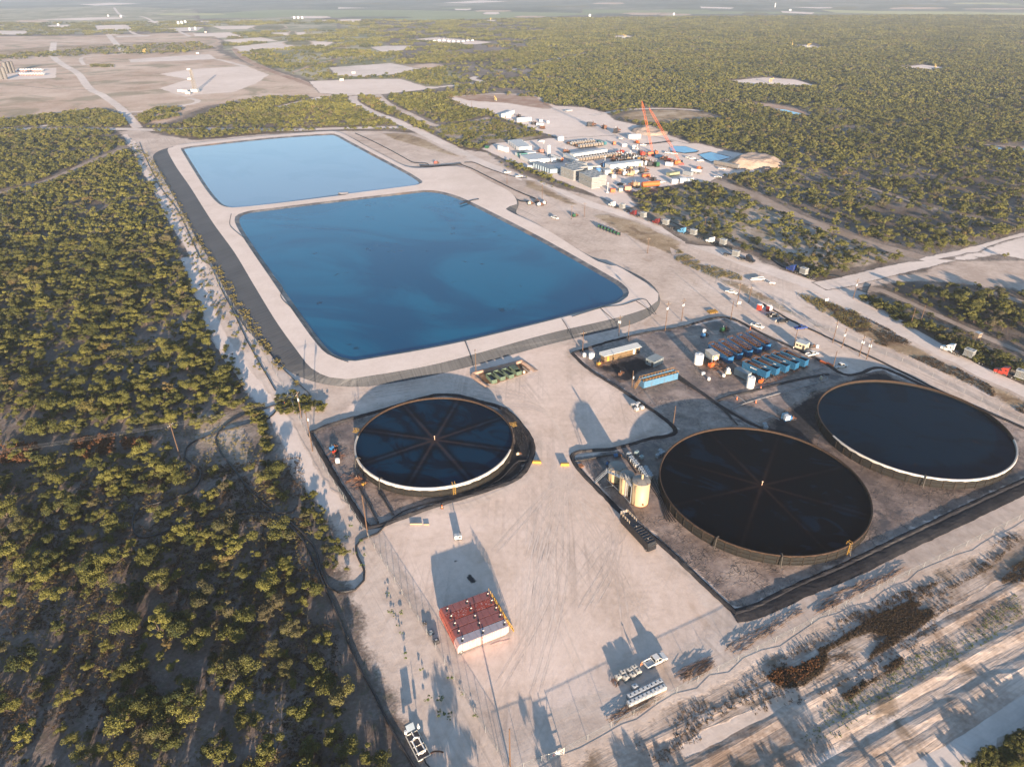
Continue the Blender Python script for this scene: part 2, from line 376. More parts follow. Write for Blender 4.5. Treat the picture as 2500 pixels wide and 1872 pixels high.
PLAIN = [('1', [(1280, 130), (1800, 110), (2199, 130), (2400, 300), (2260, 420), (2199, 600), (1900, 500), (1560, 400), (1400, 330), (1300, 250)]), ('2', [(0, 130), (260, 160), (320, 260), (420, 400), (700, 420), (840, 500), (640, 560), (300, 595), (60, 610), (-60, 540)]), ('1', [(-150, 60), (700, 40), (1250, 60), (1280, 180), (700, 215), (-150, 225)])]
for c, p in PLAIN: sheet('grassy_plain', gl(c, p), .5, soil_mat('grassplain', 'scrub'), 14, 3, 25, maxpts=900)
PADS = [('1', [(805, 378), (1180, 350), (1325, 344), (1375, 376), (1090, 388), (820, 396)]), ('1', [(1000, 560), (1180, 505), (1000, 470), (1120, 452), (1180, 440), (1560, 418), (1705, 474), (1625, 530), (1480, 584), (1240, 602), (1190, 622), (1110, 600)]),
        ('1', [(1215, 214), (1450, 206), (1540, 236), (1240, 246)]), ('1', [(1465, 298), (1800, 262), (1875, 302), (1520, 332)]), ('1', [(1400, 255), (1650, 238), (1760, 260), (1500, 275)]),
        ('1', [(590, 165), (800, 158), (850, 190), (620, 193)]), ('1', [(-100, 196), (175, 197), (160, 220), (-100, 222)]), ('1', [(60, 445), (130, 434), (362, 430), (358, 495), (0, 510), (-150, 512), (-150, 450)]),
        ('1', [(300, 160), (440, 158), (420, 176), (300, 178)]), ('1', [(1090, 180), (1290, 172), (1240, 200), (1120, 200)]), ('1', [(1700, 210), (1950, 205), (1900, 226), (1740, 226)]), ('1', [(1340, 168), (1620, 164), (1560, 186), (1400, 188)]),
        ('1', [(720, 228), (950, 224), (940, 232), (740, 238)]), ('1', [(200, 126), (560, 112), (780, 112), (760, 122), (520, 130)]),('1', [(1950, 262), (2110, 268), (2050, 300), (1960, 286)]),
        ('2', [(-60, 428), (200, 410), (340, 400), (540, 440), (380, 468), (170, 488), (-20, 478)]), ('2', [(-190, 515), (150, 500), (400, 500), (560, 548), (700, 552), (300, 596), (100, 606), (-120, 590)]),
        ('2', [(480, 250), (620, 238), (980, 268), (880, 282), (700, 280)]), ('2', [(200, 300), (300, 292), (470, 290), (420, 318), (280, 332)]), ('2', [(1715, 230), (1830, 226), (1890, 241), (1800, 248)]),
        ('2', [(0, 125), (150, 122), (140, 138), (0, 142)]), ('2', [(900, 130), (1000, 128), (990, 136)]),
        ('3', [(320, 512), (560, 490), (760, 505), (900, 545), (740, 545), (560, 541), (430, 530)]), ('3', [(1415, 424), (1560, 410), (1722, 432), (1600, 448), (1500, 440)]), ('3', [(755, 290), (850, 284), (925, 303), (800, 306)]),
        ('3', [(150, 44), (370, 50), (350, 58), (160, 54)]), ('3', [(660, 72), (880, 82), (860, 92), (670, 82)]), ('2', [(0, 48), (200, 52), (0, 58)]), ('3', [(700, 46), (1120, 50), (900, 56)]), ('1', [(500, 30), (700, 20), (900, 26), (600, 38)]), ('2', [(660, 20), (900, 4), (1080, 12), (800, 24)])]
for i, (c, p) in enumerate(PADS):
    q = gl(c, p); d = q[0].length; sheet('well_pad', q, .75, soil_mat('crest' if i % 3 else 'caliche', 'brown' if c == '1' else 'scrub', edge=(.1, .45)), 5 if d > 900 else 4, 1.0, 12, maxpts=500); excl(q, 4)
# ---- the worked ground
SAND = gl('U', [(240, 283), (262, 262), (300, 268), (420, 283), (560, 284), (700, 288), (830, 290), (800, 268), (700, 255), (690, 240), (760, 205), (830, 240), (930, 262), (975, 205), (1060, 205), (1230, 250)]) 
sand_w = [('U', p) for p in [(250, 285), (300, 278), (360, 292), (430, 302), (560, 290), (720, 282), (850, 283), (930, 290), (965, 315), (1060, 330), (1110, 365), (1210, 405), (1300, 425), (1420, 470), (1520, 512), (1590, 535), (1690, 578), (1760, 612), (1840, 600), (1960, 590), (2050, 560), (2300, 560),
          (2300, 640), (1990, 610), (1890, 622), (1930, 668), (2060, 735), (2230, 820), (2420, 930), (2900, 1200), (2900, 1750), (2000, 1780), (900, 1780), (862, 1640), (815, 1500), (765, 1400), (740, 1310), (700, 1225), (678, 1120), (640, 1065), (585, 985), (560, 900), (505, 830), (470, 745), (430, 640), (390, 540), (350, 430), (300, 350)]]
SAND = [g('U', *p) for _, p in sand_w]
sheet('sandy_ground', SAND, .02, soil_mat('sand', 'scrub'), 5, 1.5, 5, maxpts=6000); excl(SAND, 1.5)
sandm = soil_mat
def rd(name, q, wd, mat, z=.06, ex=True, jit=.3, **k):
    o = strip(name, q, wd, z, mat, jit, **k)
    if ex: excl_line(q, (wd if not hasattr(wd, '__len__') else max(wd))+2)
    return o
cal_s, cal_u = soil_mat('caliche', 'scrub'), soil_mat('caliche', 'sand')
Z_ = lambda c, l: [g(c, *p) for p in l]
MAINR = Z_('1', [(-200, 812), (100, 815), (300, 815), (760, 816), (1000, 822), (1300, 815), (1800, 822), (2150, 812)])+Z_('2', [(430, 808), (560, 855), (700, 925), (850, 1000), (1000, 1062), (1150, 1120), (1400, 1215), (1600, 1293)])+Z_('I', [(200, 225), (600, 405), (1000, 560), (1400, 700), (1800, 860), (2212, 1005)])+Z_('6', [(900, 225), (1200, 378), (1450, 500), (1800, 685), (2199, 890), (2700, 1160)])
rd('caliche_road', MAINR, (13, 13), cal_u, .10, step=4)
BR = Z_('6', [(900, 215), (1050, 190), (1300, 130), (1600, 60)])+Z_('3', [(1620, 1645), (1900, 1585), (2199, 1500), (2600, 1400)])
rd('caliche_road', BR, 12, cal_s, .14)
rd('pipeline_track', Z_('3', [(200, 1130), (480, 1230), (700, 1340), (950, 1440), (1200, 1535), (1450, 1600), (1620, 1645)]), 13, soil_mat('track', 'scrub'), .09)
rd('service_track', Z_('6', [(1180, 250), (1280, 240), (1600, 385), (2000, 565), (2350, 720)]), 8, soil_mat('track', 'scrub'), .09)
rd('service_track', Z_('6', [(2000, 250), (2200, 320), (2500, 420)]), 6, soil_mat('track', 'scrub'), .09)
rd('dirt_track', Z_('3', [(700, 1040), (900, 1110), (1200, 1180), (1500, 1280), (1800, 1360), (2100, 1440)]), 4, soil_mat('track', 'scrub'), .09)
rd('dirt_track', Z_('1', [(870, 810), (830, 760), (760, 685), (650, 605), (565, 560), (490, 465), (390, 405), (335, 350), (340, 270)]), (11, 16), soil_mat('caliche', 'brown'), .62)
rd('dirt_track', Z_('1', [(250, 800), (430, 775), (700, 720), (900, 705), (1180, 665), (1250, 640), (1190, 620)]), (7, 9), soil_mat('caliche', 'brown'), .60)
rd('dirt_track', Z_('1', [(685, 222), (740, 285), (800, 340)]), 16, soil_mat('caliche', 'brown'), .80)
rd('dirt_track', Z_('1', [(-100, 250), (350, 262), (700, 272), (900, 280), (1240, 258)]), 8, soil_mat('caliche', 'brown'), .62)
rd('dirt_track', Z_('1', [(530, 412), (522, 365), (690, 350), (800, 340)]), 8, soil_mat('caliche', 'brown'), .62)
rd('dirt_track', Z_('1', [(390, 412), (530, 412), (560, 408)]), 7, soil_mat('caliche', 'brown'), .66)
rd('dirt_track', Z_('1', [(1370, 375), (1450, 395), (1560, 425)]), 12, soil_mat('caliche', 'brown'), .66)
rd('dirt_track', Z_('1', [(720, 50), (770, 100), (900, 108), (1010, 160), (1100, 190), (1220, 240)]), 12, soil_mat('caliche', 'brown'), .82)
rd('dirt_track', Z_('1', [(790, 165), (850, 215), (950, 228)]), 12, soil_mat('caliche', 'brown'), .82)
rd('dirt_track', Z_('1', [(1480, 310), (1540, 370), (1700, 445), (1850, 500), (2050, 570), (2199, 610)]), 14, soil_mat('redsoil', 'brown'), .64)
rd('dirt_track', Z_('1', [(2150, 370), (2000, 405), (1850, 460)]), 8, soil_mat('redsoil', 'scrub'), .64)
rd('dirt_track', Z_('1', [(-150, 1290), (0, 1225), (300, 1145), (560, 1030), (700, 975), (780, 940)]), 11, soil_mat('track', 'scrub'), .10)
rd('dirt_track', Z_('1', [(-100, 528), (150, 545), (300, 560), (560, 570)]), 4, soil_mat('track', 'brown'), .66)
rd('caliche_road', Z_('2', [(640, 552), (900, 522), (850, 500), (880, 485)]), 13, cal_s, .82)
rd('caliche_road', Z_('2', [(1100, 442), (1250, 408), (1330, 385), (1560, 342), (1655, 322)]), (8, 15), cal_s, .12)
rd('caliche_road', Z_('2', [(1560, 360), (1650, 378), (1820, 405), (2000, 447), (2100, 470)]), 7, soil_mat('track', 'scrub'), .12)
rd('caliche_road', Z_('2', [(100, 600), (100, 640), (160, 680), (250, 722), (370, 765), (450, 805)]), 13, cal_s, .13)
rd('caliche_road', Z_('2', [(240, 590), (320, 660), (450, 720), (600, 790), (760, 785), (960, 745)]), (12, 12), soil_mat('sand', 'scrub'), .11)
rd('caliche_road', Z_('2', [(-400, 690), (-200, 640), (0, 600), (100, 602)]), 16, soil_mat('caliche', 'brown'), .66)
# staging pad, drilling pad, curve track
STG = Z_('2', [(700, 622), (850, 608), (1000, 600), (1250, 625), (1330, 665), (1560, 680), (1700, 715), (1760, 760), (1900, 790), (2050, 840), (2199, 890), (2330, 980), (2199, 1000), (1900, 900), (1700, 872), (1420, 880), (1330, 855), (1180, 800), (1020, 745), (950, 700), (830, 690)])
sheet('staging_pad', STG, .14, soil_mat('crest', 'scrub'), 6, 1.2, 7, maxpts=2000); excl(STG, 2)
sheet('scrubby_sand', Z_('2', [(700, 610), (820, 640), (1050, 655), (1330, 700), (1390, 680), (1250, 600), (1000, 590)]), .20, soil_mat('redsoil', 'crest'), 8, 1.2, 8, maxpts=700)
rd('dirt_track', Z_('2', [(1600, 730), (1750, 705), (1900, 690), (2100, 688), (2300, 700)]), 9, soil_mat('caliche', 'scrub'), .22)
MEAD = Z_('2', [(1735, 738), (1850, 705), (2000, 692), (2200, 695), (2350, 720), (2430, 745), (2300, 760), (2060, 790), (1900, 780)])
sheet('dry_meadow', MEAD, .18, soil_mat('drygrass', 'scrub'), 8, 1.5, 8, maxpts=700); excl(MEAD, 2)
DRL = Z_('2', [(900, 940), (1000, 900), (1200, 885), (1400, 870), (1700, 858), (1950, 850), (2199, 905)])+Z_('3', [(150, 905), (300, 945), (480, 985), (690, 1050), (560, 1095), (420, 1090), (260, 1130), (230, 1150), (60, 1160)])+Z_('2', [(2120, 1175), (1950, 1200), (1830, 1215), (1900, 1300), (1830, 1330), (1700, 1270), (1600, 1225), (1450, 1165), (1300, 1110), (1180, 1065), (1030, 1000)])
sheet('drilling_pad', DRL, .16, soil_mat('crest', 'scrub'), 5, 1.2, 6, maxpts=2500); excl(DRL, 1.5)
PADR = Z_('3', [(1640, 1640), (1900, 1590), (2050, 1530), (2250, 1480), (2600, 1500), (2600, 1640), (2300, 1660), (2050, 1610), (1850, 1650)])
sheet('gravel_pad', PADR, .13, soil_mat('caliche', 'scrub'), 5, 1, 6, maxpts=700); excl(PADR, 2)
ISL = Z_('2', [(580, 810), (740, 780), (1000, 755), (1200, 830), (1330, 860), (1200, 890), (900, 912), (740, 900)])
sheet('scrub_patch', ISL, .2, soil_mat('palescrub', 'scrub'), 5, 1, 5, maxpts=600); excl(ISL, 2)
for q in (Z_('3', [(-200, 1300), (0, 1180), (230, 1170), (480, 1250), (700, 1360), (950, 1460), (1200, 1550), (1450, 1620), (1580, 1656)])+Z_('6', [(1400, 60), (1100, 120), (900, 130), (600, 0)])+Z_('2', [(2199, 1540), (1900, 1330)]), Z_('6', [(1150, 270), (1300, 250), (1600, 380), (2000, 570), (2300, 700), (2300, 900), (1900, 700), (1500, 480)]), Z_('4', [(1300, 950), (1530, 1000), (1600, 1120), (1680, 1300), (1740, 1480), (1760, 1640), (1500, 1500), (1350, 1300), (1150, 1250), (1100, 1100)])): sheet('pale_scrub_ground', q, .07, soil_mat('palescrub', 'scrub'), 8, 1.5, 7, maxpts=1200)
GRS = [Z_('2', [(250, 840), (450, 842), (560, 880), (700, 950), (830, 998), (700, 985), (500, 930), (330, 880)]), Z_('2', [(1160, 1130), (1250, 1145), (1420, 1230), (1580, 1310), (1450, 1300), (1280, 1230), (1170, 1180)]), Z_('2', [(1570, 1350), (1700, 1345), (1900, 1400), (2199, 1530), (2199, 1656), (1950, 1560), (1700, 1440)]),
       Z_('6', [(-40, -30), (150, 60), (260, 90), (420, 140), (450, 170), (330, 190), (180, 130), (0, 60)]), Z_('6', [(250, 150), (420, 180), (700, 330), (860, 430), (1000, 480), (900, 500), (700, 400), (420, 270), (260, 190)]),
       Z_('6', [(760, 250), (900, 280), (1150, 370), (1350, 480), (1600, 620), (1900, 780), (2300, 960), (2600, 1130), (2600, 1260), (2250, 1070), (1900, 880), (1500, 690), (1250, 590), (1050, 470), (900, 380), (780, 300)])]
for i, q in enumerate(GRS): sheet('dry_grass_verge', q, .13+.01*i, soil_mat('drygrass', 'sand', edge=(.25, .85)), 5, 1.2, 5, maxpts=1200)
# the lit working yard and its haul lanes
YARD = Z_('5', [(100, 905), (500, 780), (870, 690), (1300, 570), (1560, 560), (1480, 640), (1600, 740), (1850, 900), (2100, 1110), (1700, 1240), (1480, 1290), (1700, 1480), (1900, 1656)])+Z_('9', [(0, 350), (300, 650), (420, 780), (-100, 1080), (-900, 1440), (-1240, 1656), (-1250, 1640)])+Z_('8', [(900, 1400), (700, 1050), (500, 700), (200, 220), (140, 40)])+Z_('K', [(620, 1340), (1000, 1210), (1500, 1080), (1900, 920), (2060, 560), (1900, 300), (1600, 90), (1000, 10), (300, 200), (-50, 320), (-80, 250)])
sheet('yard', YARD, .05, soil_mat('yard', 'sand'), 6, 1.0, 5, maxpts=3500)
# wheel tracks fanning from the yard gap
rt = random.Random(3)
for k in range(17):
    x1 = 1120+rt.uniform(0, 560); y1 = 1330+rt.uniform(0, 420); x0 = 1372+rt.gauss(0, 12); mx, my = (x0+x1)/2+rt.gauss(0, 30), 1115+(y1-1115)*.5
    if x1 > 1560 and y1 < 1500: x1 -= 200
    L_ = smooth_line(gl('Z', [(x0, 1122+rt.uniform(-15, 25)), (x0+rt.gauss(0, 10), 1165), (mx, my), (x1, y1)]), 2.5)
    for s_ in (-.95, .95):
        Q = []
        for i in range(len(L_)):
            d_ = (L_[min(i+1, len(L_)-1)]-L_[max(i-1, 0)]).normalized(); Q.append(L_[i]+Vector((-d_.y, d_.x, 0))*s_)
        strip('tyre_track', Q[::2], .6, .06, soil_mat('sand', 'yard', edge=(.35, 1.4)), .04, 2.5)
for k in range(9):
    xa, ya = rt.uniform(880, 1300), rt.uniform(1000, 1010); L_ = gl('Z', [(900+rt.gauss(0, 10), 950+k*3+rt.gauss(0, 3)), (1050, 925+k*4), (1200, 945+k*5+rt.gauss(0, 6)), (1330, 985+k*3), (1372+k*3, 1110)])
    strip('tyre_track', L_, .8, .06, soil_mat('sand', 'yard', edge=(.35, 1.4)), .04, 3)
# rows and ruts at the lower right, running along the fence
def gp9(l): return Z_('9', l)
RIDG = [([(-500, 1930), (300, 1545), (800, 1262), (1300, 990), (1700, 765), (2199, 480), (2600, 260)], 3.0, .34), ([(300, 1800), (700, 1590), (1100, 1360), (1500, 1150), (1900, 930), (2199, 790), (2700, 540)], 4.0, .55),
        ([(700, 1900), (1000, 1690), (1450, 1420), (1800, 1240), (2050, 1090), (2400, 920)], 4.5, .6), ([(900, 1900), (1250, 1650), (1700, 1400), (2199, 1080), (2600, 860)], 5, .45), ([(0, 1430), (350, 1250), (700, 1090)], 2, .22), ([(-300, 1560), (100, 1370), (520, 1180)], 2.2, .25)]
sheet('rutted_ground', gp9([(-1500, 1900), (-740, 1590), (0, 1205), (2199, 95), (2700, -160), (2800, 1300), (2600, 1900)]), .03, soil_mat('rutted', 'sand'), 4, .8, 5, maxpts=1500)
for i, (l, wd, hh) in enumerate(RIDG):
    hh *= .5; strip('sand_windrow', gp9(l), wd*1.2, .03, soil_mat('rutted', 'rutted', edge=(.2, .8)), .15, 3.0, [(-1, 0, 0), (-.6, hh*.55, .6), (-.15, hh, 1), (.3, hh*.8, 1), (.65, hh*.3, .6), (1, 0, 0)])
strip('graded_road', gp9([(700, 2100), (1500, 1640), (1900, 1440), (2199, 1290), (2700, 1010)]), 22, .10, soil_mat('caliche', 'rutted'), .4, 3)
strip('dirt_track', gp9([(0, 1580), (600, 1290), (1000, 1120), (1500, 850), (1900, 610), (2300, 380)]), 4, .085, soil_mat('sand', 'rutted'), .3, 3)
BRN = [gp9([(560, 1090), (700, 1000), (1000, 860), (1250, 700), (1480, 600), (1600, 640), (1650, 700), (1400, 880), (1100, 1060), (850, 1160), (650, 1170)]), gp9([(2040, 440), (2199, 330), (2500, 180), (2500, 330), (2199, 500), (2060, 500)]), gp9([(1050, 1210), (1300, 1040), (1420, 960), (1440, 1000), (1200, 1150), (1080, 1240)]),
       gp9([(1650, 860), (1900, 680), (2199, 500), (2400, 400), (2400, 520), (2150, 700), (1900, 820), (1700, 900)])]
BRN.append(gp9([(1780, 1690), (2000, 1540), (2199, 1400), (2500, 1250), (2700, 1500), (2300, 1800), (1900, 1800)]))
for q in BRN: sheet('dark_brush_floor', q, .12, soil_mat('brushfloor' if q is not BRN[3] else 'drygrass', 'rutted', edge=(.2, .7)), 5, .8, 3, maxpts=900)
# sand strip left of the berm with its ruts
for l in ([(840, 890), (880, 1010), (960, 1150), (1080, 1380), (1200, 1560), (1290, 1700)], [(790, 850), (860, 960), (900, 1060), (1000, 1200), (1120, 1420), (1220, 1600)]):
    strip('dirt_track', Z_('1', l), 5, .07, soil_mat('crest', 'sand'), .3, 3)
rd('dirt_track', Z_('4', [(1180, 30), (1290, 300), (1380, 520), (1560, 790), (1700, 960), (1790, 1090), (1900, 1300), (2000, 1480), (2150, 1640)]), 7, soil_mat('crest', 'sand'), .075, ex=False)
sheet('pale_scrub_ground', gl('U', [(262, 300), (300, 320), (340, 372), (405, 480), (470, 620), (545, 745), (590, 820), (640, 860), (620, 900), (575, 860), (520, 790), (470, 700), (425, 590), (370, 460), (320, 360)]), .06, soil_mat('palescrub', 'sand', edge=(.4, 1.0)), 5, 1.2, 5, maxpts=1500)
# ============================================================ PONDS
POND_Z, WAT_Z = 2.4, 1.6
wB = smooth_line(gl('U', [(519, 477), (540, 517), (600, 603), (658, 685), (694, 733), (722, 762), (758, 774), (800, 770), (1000, 733), (1290, 662), (1332, 648), (1344, 634), (1333, 619), (1300, 598), (1150, 513), (1010, 441), (965, 423), (925, 416), (880, 420), (700, 441), (580, 456), (533, 463)], WAT_Z), 4, True)
wA = smooth_line(Z_('1', [(1172, 948), (1215, 933), (1700, 880), (2040, 856), (2110, 859)])+Z_('2', [(60, 903), (240, 1000), (420, 1096), (495, 1143), (508, 1160), (485, 1170), (0, 1232)])+Z_('1', [(2199, 1228), (1800, 1278), (1530, 1307), (1455, 1307), (1400, 1280), (1330, 1200), (1250, 1080), (1178, 965)]), 4, True)
wA = [Vector((p.x*(CAM_H-WAT_Z)/CAM_H, p.y*(CAM_H-WAT_Z)/CAM_H, WAT_Z)) for p in wA]
def offset(L, d):
    n = len(L); out = []
    ar = sum(L[i].x*L[(i+1) % n].y-L[(i+1) % n].x*L[i].y for i in range(n)); s = 1 if ar > 0 else -1
    for i in range(n):
        t = (L[(i+1) % n]-L[i-1]); t.z = 0; t.normalize(); dd = d(L[i]) if callable(d) else d
        out.append(L[i]+Vector((t.y*s, -t.x*s, 0))*dd)
    return out
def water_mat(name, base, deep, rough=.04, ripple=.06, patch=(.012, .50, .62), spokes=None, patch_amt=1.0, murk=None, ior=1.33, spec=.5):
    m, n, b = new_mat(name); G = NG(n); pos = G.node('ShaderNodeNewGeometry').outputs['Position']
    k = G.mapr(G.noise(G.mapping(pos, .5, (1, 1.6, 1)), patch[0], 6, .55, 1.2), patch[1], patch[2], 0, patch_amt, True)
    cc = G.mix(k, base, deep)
    if spokes:
        cx, cy, ncol, off, nsp = spokes
        rel = G.mapping(pos, 0, (1, 1, 1), (-cx, -cy, 0)); sp = G.node('ShaderNodeSeparateXYZ'); n.links.new(rel, sp.inputs[0])
        ang = G.math('ARCTAN2', sp.outputs[1], sp.outputs[0]); rad = G.math('SQRT', G.math('ADD', G.math('MULTIPLY', sp.outputs[0], sp.outputs[0]), G.math('MULTIPLY', sp.outputs[1], sp.outputs[1])))
        wv = G.math('ABSOLUTE', G.math('SINE', G.math('MULTIPLY', G.math('ADD', ang, off), nsp/2)))
        wdist = G.math('MULTIPLY', wv, rad)
        nz = G.noise(pos, .5, 4, .6)
        line = G.mapr(G.math('ADD', wdist, G.math('MULTIPLY', nz, 3.4)), 1.6, 6.2, 1, 0, True)
        fade = G.mapr(rad, 2, 22, .95, .22)
        cc = G.mix(G.math('MULTIPLY', line, fade), cc, ncol)
        dk = G.mapr(G.math('ADD', wdist, G.math('MULTIPLY', nz, 3)), 5, 12, .8, 0, True); 
        dk2 = G.math('MULTIPLY', dk, G.math('SUBTRACT', 1, line)); cc = G.mix(dk2, cc, (.0015, .002, .004))
    if murk:
        q = G.mapr(G.noise(pos, murk[1], 6, .65, 1.0), murk[2], murk[3], 0, murk[4], True); cc = G.mix(q, cc, murk[0])
    n.links.new(cc, b.inputs['Base Color'])
    rr = G.mapr(G.noise(pos, .02, 4, .6, .8), .4, .65, rough, rough*3.0); n.links.new(rr, b.inputs['Roughness'])
    b.inputs['IOR'].default_value = ior; b.inputs['Specular IOR Level'].default_value = spec
    bp = G.node('ShaderNodeBump'); bp.inputs['Strength'].default_value = ripple; bp.inputs['Distance'].default_value = .15
    n.links.new(G.noise(G.mapping(pos, .3, (1, 2.2, 1)), 1.4, 3, .6), bp.inputs['Height']); n.links.new(bp.outputs[0], b.inputs['Normal'])
    MATS[name] = m; return m
watB = water_mat('pond_water_near', (.002, .082, .155), (.001, .045, .105), patch=(.008, .42, .60), murk=((.001, .014, .034), .05, .62, .70, .8), spec=.3)  # cloud reflections painted into the water colour as base and deep patches
watA = water_mat('pond_water_far', (.155, .21, .265), (.14, .195, .25), spec=.4)  # paler base colour stands in for sky reflection and haze
def flat(name, L, z, mat, kind='structure'):
    m = MB(); m.add([(p.x, p.y, z) for p in L], [tuple(range(len(L)))]); o = m.build(name, mat)
    if o.data.polygons[0].normal.z < 0: o.data.flip_normals()
    if kind: o['kind'] = kind
    return o
crB = offset(wB, 3.4); crA = offset(wA, 3.2)
for q in crA+crB: q.z = POND_Z
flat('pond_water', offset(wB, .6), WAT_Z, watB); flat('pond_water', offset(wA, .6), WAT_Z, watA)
def loft(name, A, B, mat, sub=1):
    n = len(A); m = MB(); m.add(list(A)+list(B), [(i, (i+1) % n, n+(i+1) % n, n+i) for i in range(n)]); o = m.build(name, mat)
    if sum(p.normal.z for p in o.data.polygons) < 0: o.data.flip_normals()
    at = o.data.attributes.new('edge', 'FLOAT', 'POINT'); at.data.foreach_set('value', [1.0]*n+[0.0]*n)
    return struct(o)
def low(L, z, d): return [Vector((p.x, p.y, z)) for p in offset(L, d)]
inner_m, n_, b_ = new_mat('pond_inner_liner'); G_ = NG(n_); ps = G_.node('ShaderNodeNewGeometry').outputs['Position']
ca = G_.mix(G_.mapr(G_.noise(ps, .12, 5, .7), .42, .62), (.05, .05, .056), (.16, .155, .15)); ca = G_.mix(G_.mapr(G_.noise(ps, .03, 3, .6), .55, .66, 0, .7), ca, (.20, .13, .075))
n_.links.new(ca, b_.inputs['Base Color']); b_.inputs['Roughness'].default_value = .6
loft('pond_inner_slope', crB, low(wB, WAT_Z-.4, -.8), inner_m); loft('pond_inner_slope', crA, low(wA, WAT_Z-.4, -.8), inner_m)
# crest top, with the two ponds cut out
crest = [g(c, x, y, POND_Z) for c, x, y in
 [('1', 1058, 948), ('1', 1090, 930), ('1', 1180, 910), ('1', 1700, 856), ('1', 2100, 828), ('2', 0, 834), ('2', 60, 858), ('2', 180, 925), ('2', 300, 988), ('2', 430, 1052), ('2', 540, 1062), ('2', 700, 1050), ('2', 800, 1060), ('2', 950, 1140), ('2', 1090, 1215), ('2', 1130, 1290), ('2', 1060, 1320),
  ('2', 1300, 1440), ('2', 1640, 1650), ('5', 1760, 85), ('5', 1900, 165), ('5', 1985, 218), ('5', 2025, 262), ('5', 2020, 305), ('5', 1965, 348), ('5', 1740, 418), ('5', 1300, 520), ('5', 640, 700), ('5', 100, 795), ('4', 2180, 800), ('4', 2080, 788), ('4', 1965, 730), ('4', 1870, 612), ('4', 1740, 430), ('4', 1600, 200), ('4', 1480, 0), ('1', 1340, 1400), ('1', 1200, 1180), ('1', 1110, 1050)]]
crL = smooth_line(crest, 5, True)
toe_w = {}
def toewidth(p):
    q = proj(p); x, y, _ = q
    if x > 880 and y < 560: return 3.5+max(0, 4*math.sin(x/60))*0            # plateau side
    if x > 1480 and y > 640: return 7.5
    if x < 800 and y > 340: return 14.5 if y < 800 else 10 if y < 900 else 6
    if y > 720 and x < 1500: return 5.5
    if y < 380: return 5.0
    return 3.5
toe = offset(crL, toewidth)
for _ in range(12): toe = [(toe[i-1]+toe[i]*2+toe[(i+1) % len(toe)])/4 for i in range(len(toe))]
for q in toe: q.z = -.05
lin = soil_mat('greyliner'); 
m_, n_, b_ = new_mat('berm_liner'); G_ = NG(n_); ps = G_.node('ShaderNodeNewGeometry').outputs['Position']
ob_ = loft('berm_slope', crL, toe, m_)
acc = 0; du = []
for i in range(len(crL)): du.append(acc); acc += (crL[(i+1) % len(crL)]-crL[i]).length
at = ob_.data.attributes.new('run', 'FLOAT', 'POINT'); at.data.foreach_set('value', du+du)
run = G_.node('ShaderNodeAttribute', attribute_name='run').outputs['Fac']; cx_ = G_.node('ShaderNodeCombineXYZ'); n_.links.new(run, cx_.inputs[0])
st = G_.noise(cx_.outputs[0], .9, 4, .7); seam = G_.mapr(G_.math('FRACT', G_.math('DIVIDE', run, 6.8)), 0, .05, 1, 0)
big = G_.noise(ps, .05, 4, .6)
cc = G_.mix(G_.mapr(G_.math('ADD', G_.math('MULTIPLY', st, .7), G_.math('MULTIPLY', big, .3)), .38, .64), (.036, .038, .042), (.085, .088, .094)); cc = G_.mix(G_.math('MULTIPLY', seam, .5), cc, (.03, .03, .035))
n_.links.new(cc, b_.inputs['Base Color']); b_.inputs['Roughness'].default_value = .75; b_.inputs['Specular IOR Level'].default_value = .3
bp = G_.node('ShaderNodeBump'); bp.inputs['Strength'].default_value = .5; bp.inputs['Distance'].default_value = .2; n_.links.new(st, bp.inputs['Height']); n_.links.new(bp.outputs[0], b_.inputs['Normal'])
sheet('berm_crest', crL, POND_Z, soil_mat('crest', None), 4, 0, 4, holes=[[(p.x, p.y) for p in crB], [(p.x, p.y) for p in crA]], maxpts=1500)
excl(toe, 1)
# ============================================================ CONTAINMENT PADS
LP1 = gl('Z', [(757, 1058), (820, 1034), (930, 1003), (1046, 969), (1110, 966), (1168, 980), (1231, 1000), (1274, 1040), (1300, 1087), (1292, 1129), (1267, 1164), (1231, 1182), (1149, 1209), (1055, 1237), (966, 1270), (925, 1284), (899, 1288), (860, 1232), (820, 1168), (785, 1105)])
LP2 = gl('Z', [(1397, 863), (1450, 846), (1505, 830), (1585, 812), (1661, 800), (1770, 776), (1880, 825), (1998, 879), (2058, 914), (2100, 912), (2152, 899), (2260, 945), (2400, 1002), (2600, 1090), (2700, 1120), (2600, 1132), (2440, 1200), (2307, 1262), (2075, 1372), (1940, 1432), (1815, 1492), (1777, 1479), (1650, 1360), (1570, 1292), (1497, 1232), (1397, 1115), (1497, 1096), (1580, 1073), (1648, 1048), (1532, 962), (1440, 903)])
sheet('containment_floor', LP1, .10, soil_mat('liner', 'yard', rough=.55, spec=.5), 1.5, .3, 3, maxpts=1200)
sheet('containment_floor', LP2, .10, soil_mat('liner', 'yard', rough=.55, spec=.5), 1.5, .3, 3, maxpts=3000)
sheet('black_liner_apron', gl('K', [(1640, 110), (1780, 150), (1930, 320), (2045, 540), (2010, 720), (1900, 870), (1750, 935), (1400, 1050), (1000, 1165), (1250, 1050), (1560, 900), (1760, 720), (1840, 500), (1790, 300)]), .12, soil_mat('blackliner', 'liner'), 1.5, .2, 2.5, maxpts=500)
sheet('black_liner_apron', gl('Z', [(1870, 1030), (1980, 960), (2100, 915), (2152, 905), (2250, 950), (2300, 975), (2150, 950), (2040, 1000), (1995, 1080), (2010, 1150), (1960, 1120), (1900, 1090)]), .13, soil_mat('blackliner', 'liner'), 3, .4, 2.5, maxpts=500)
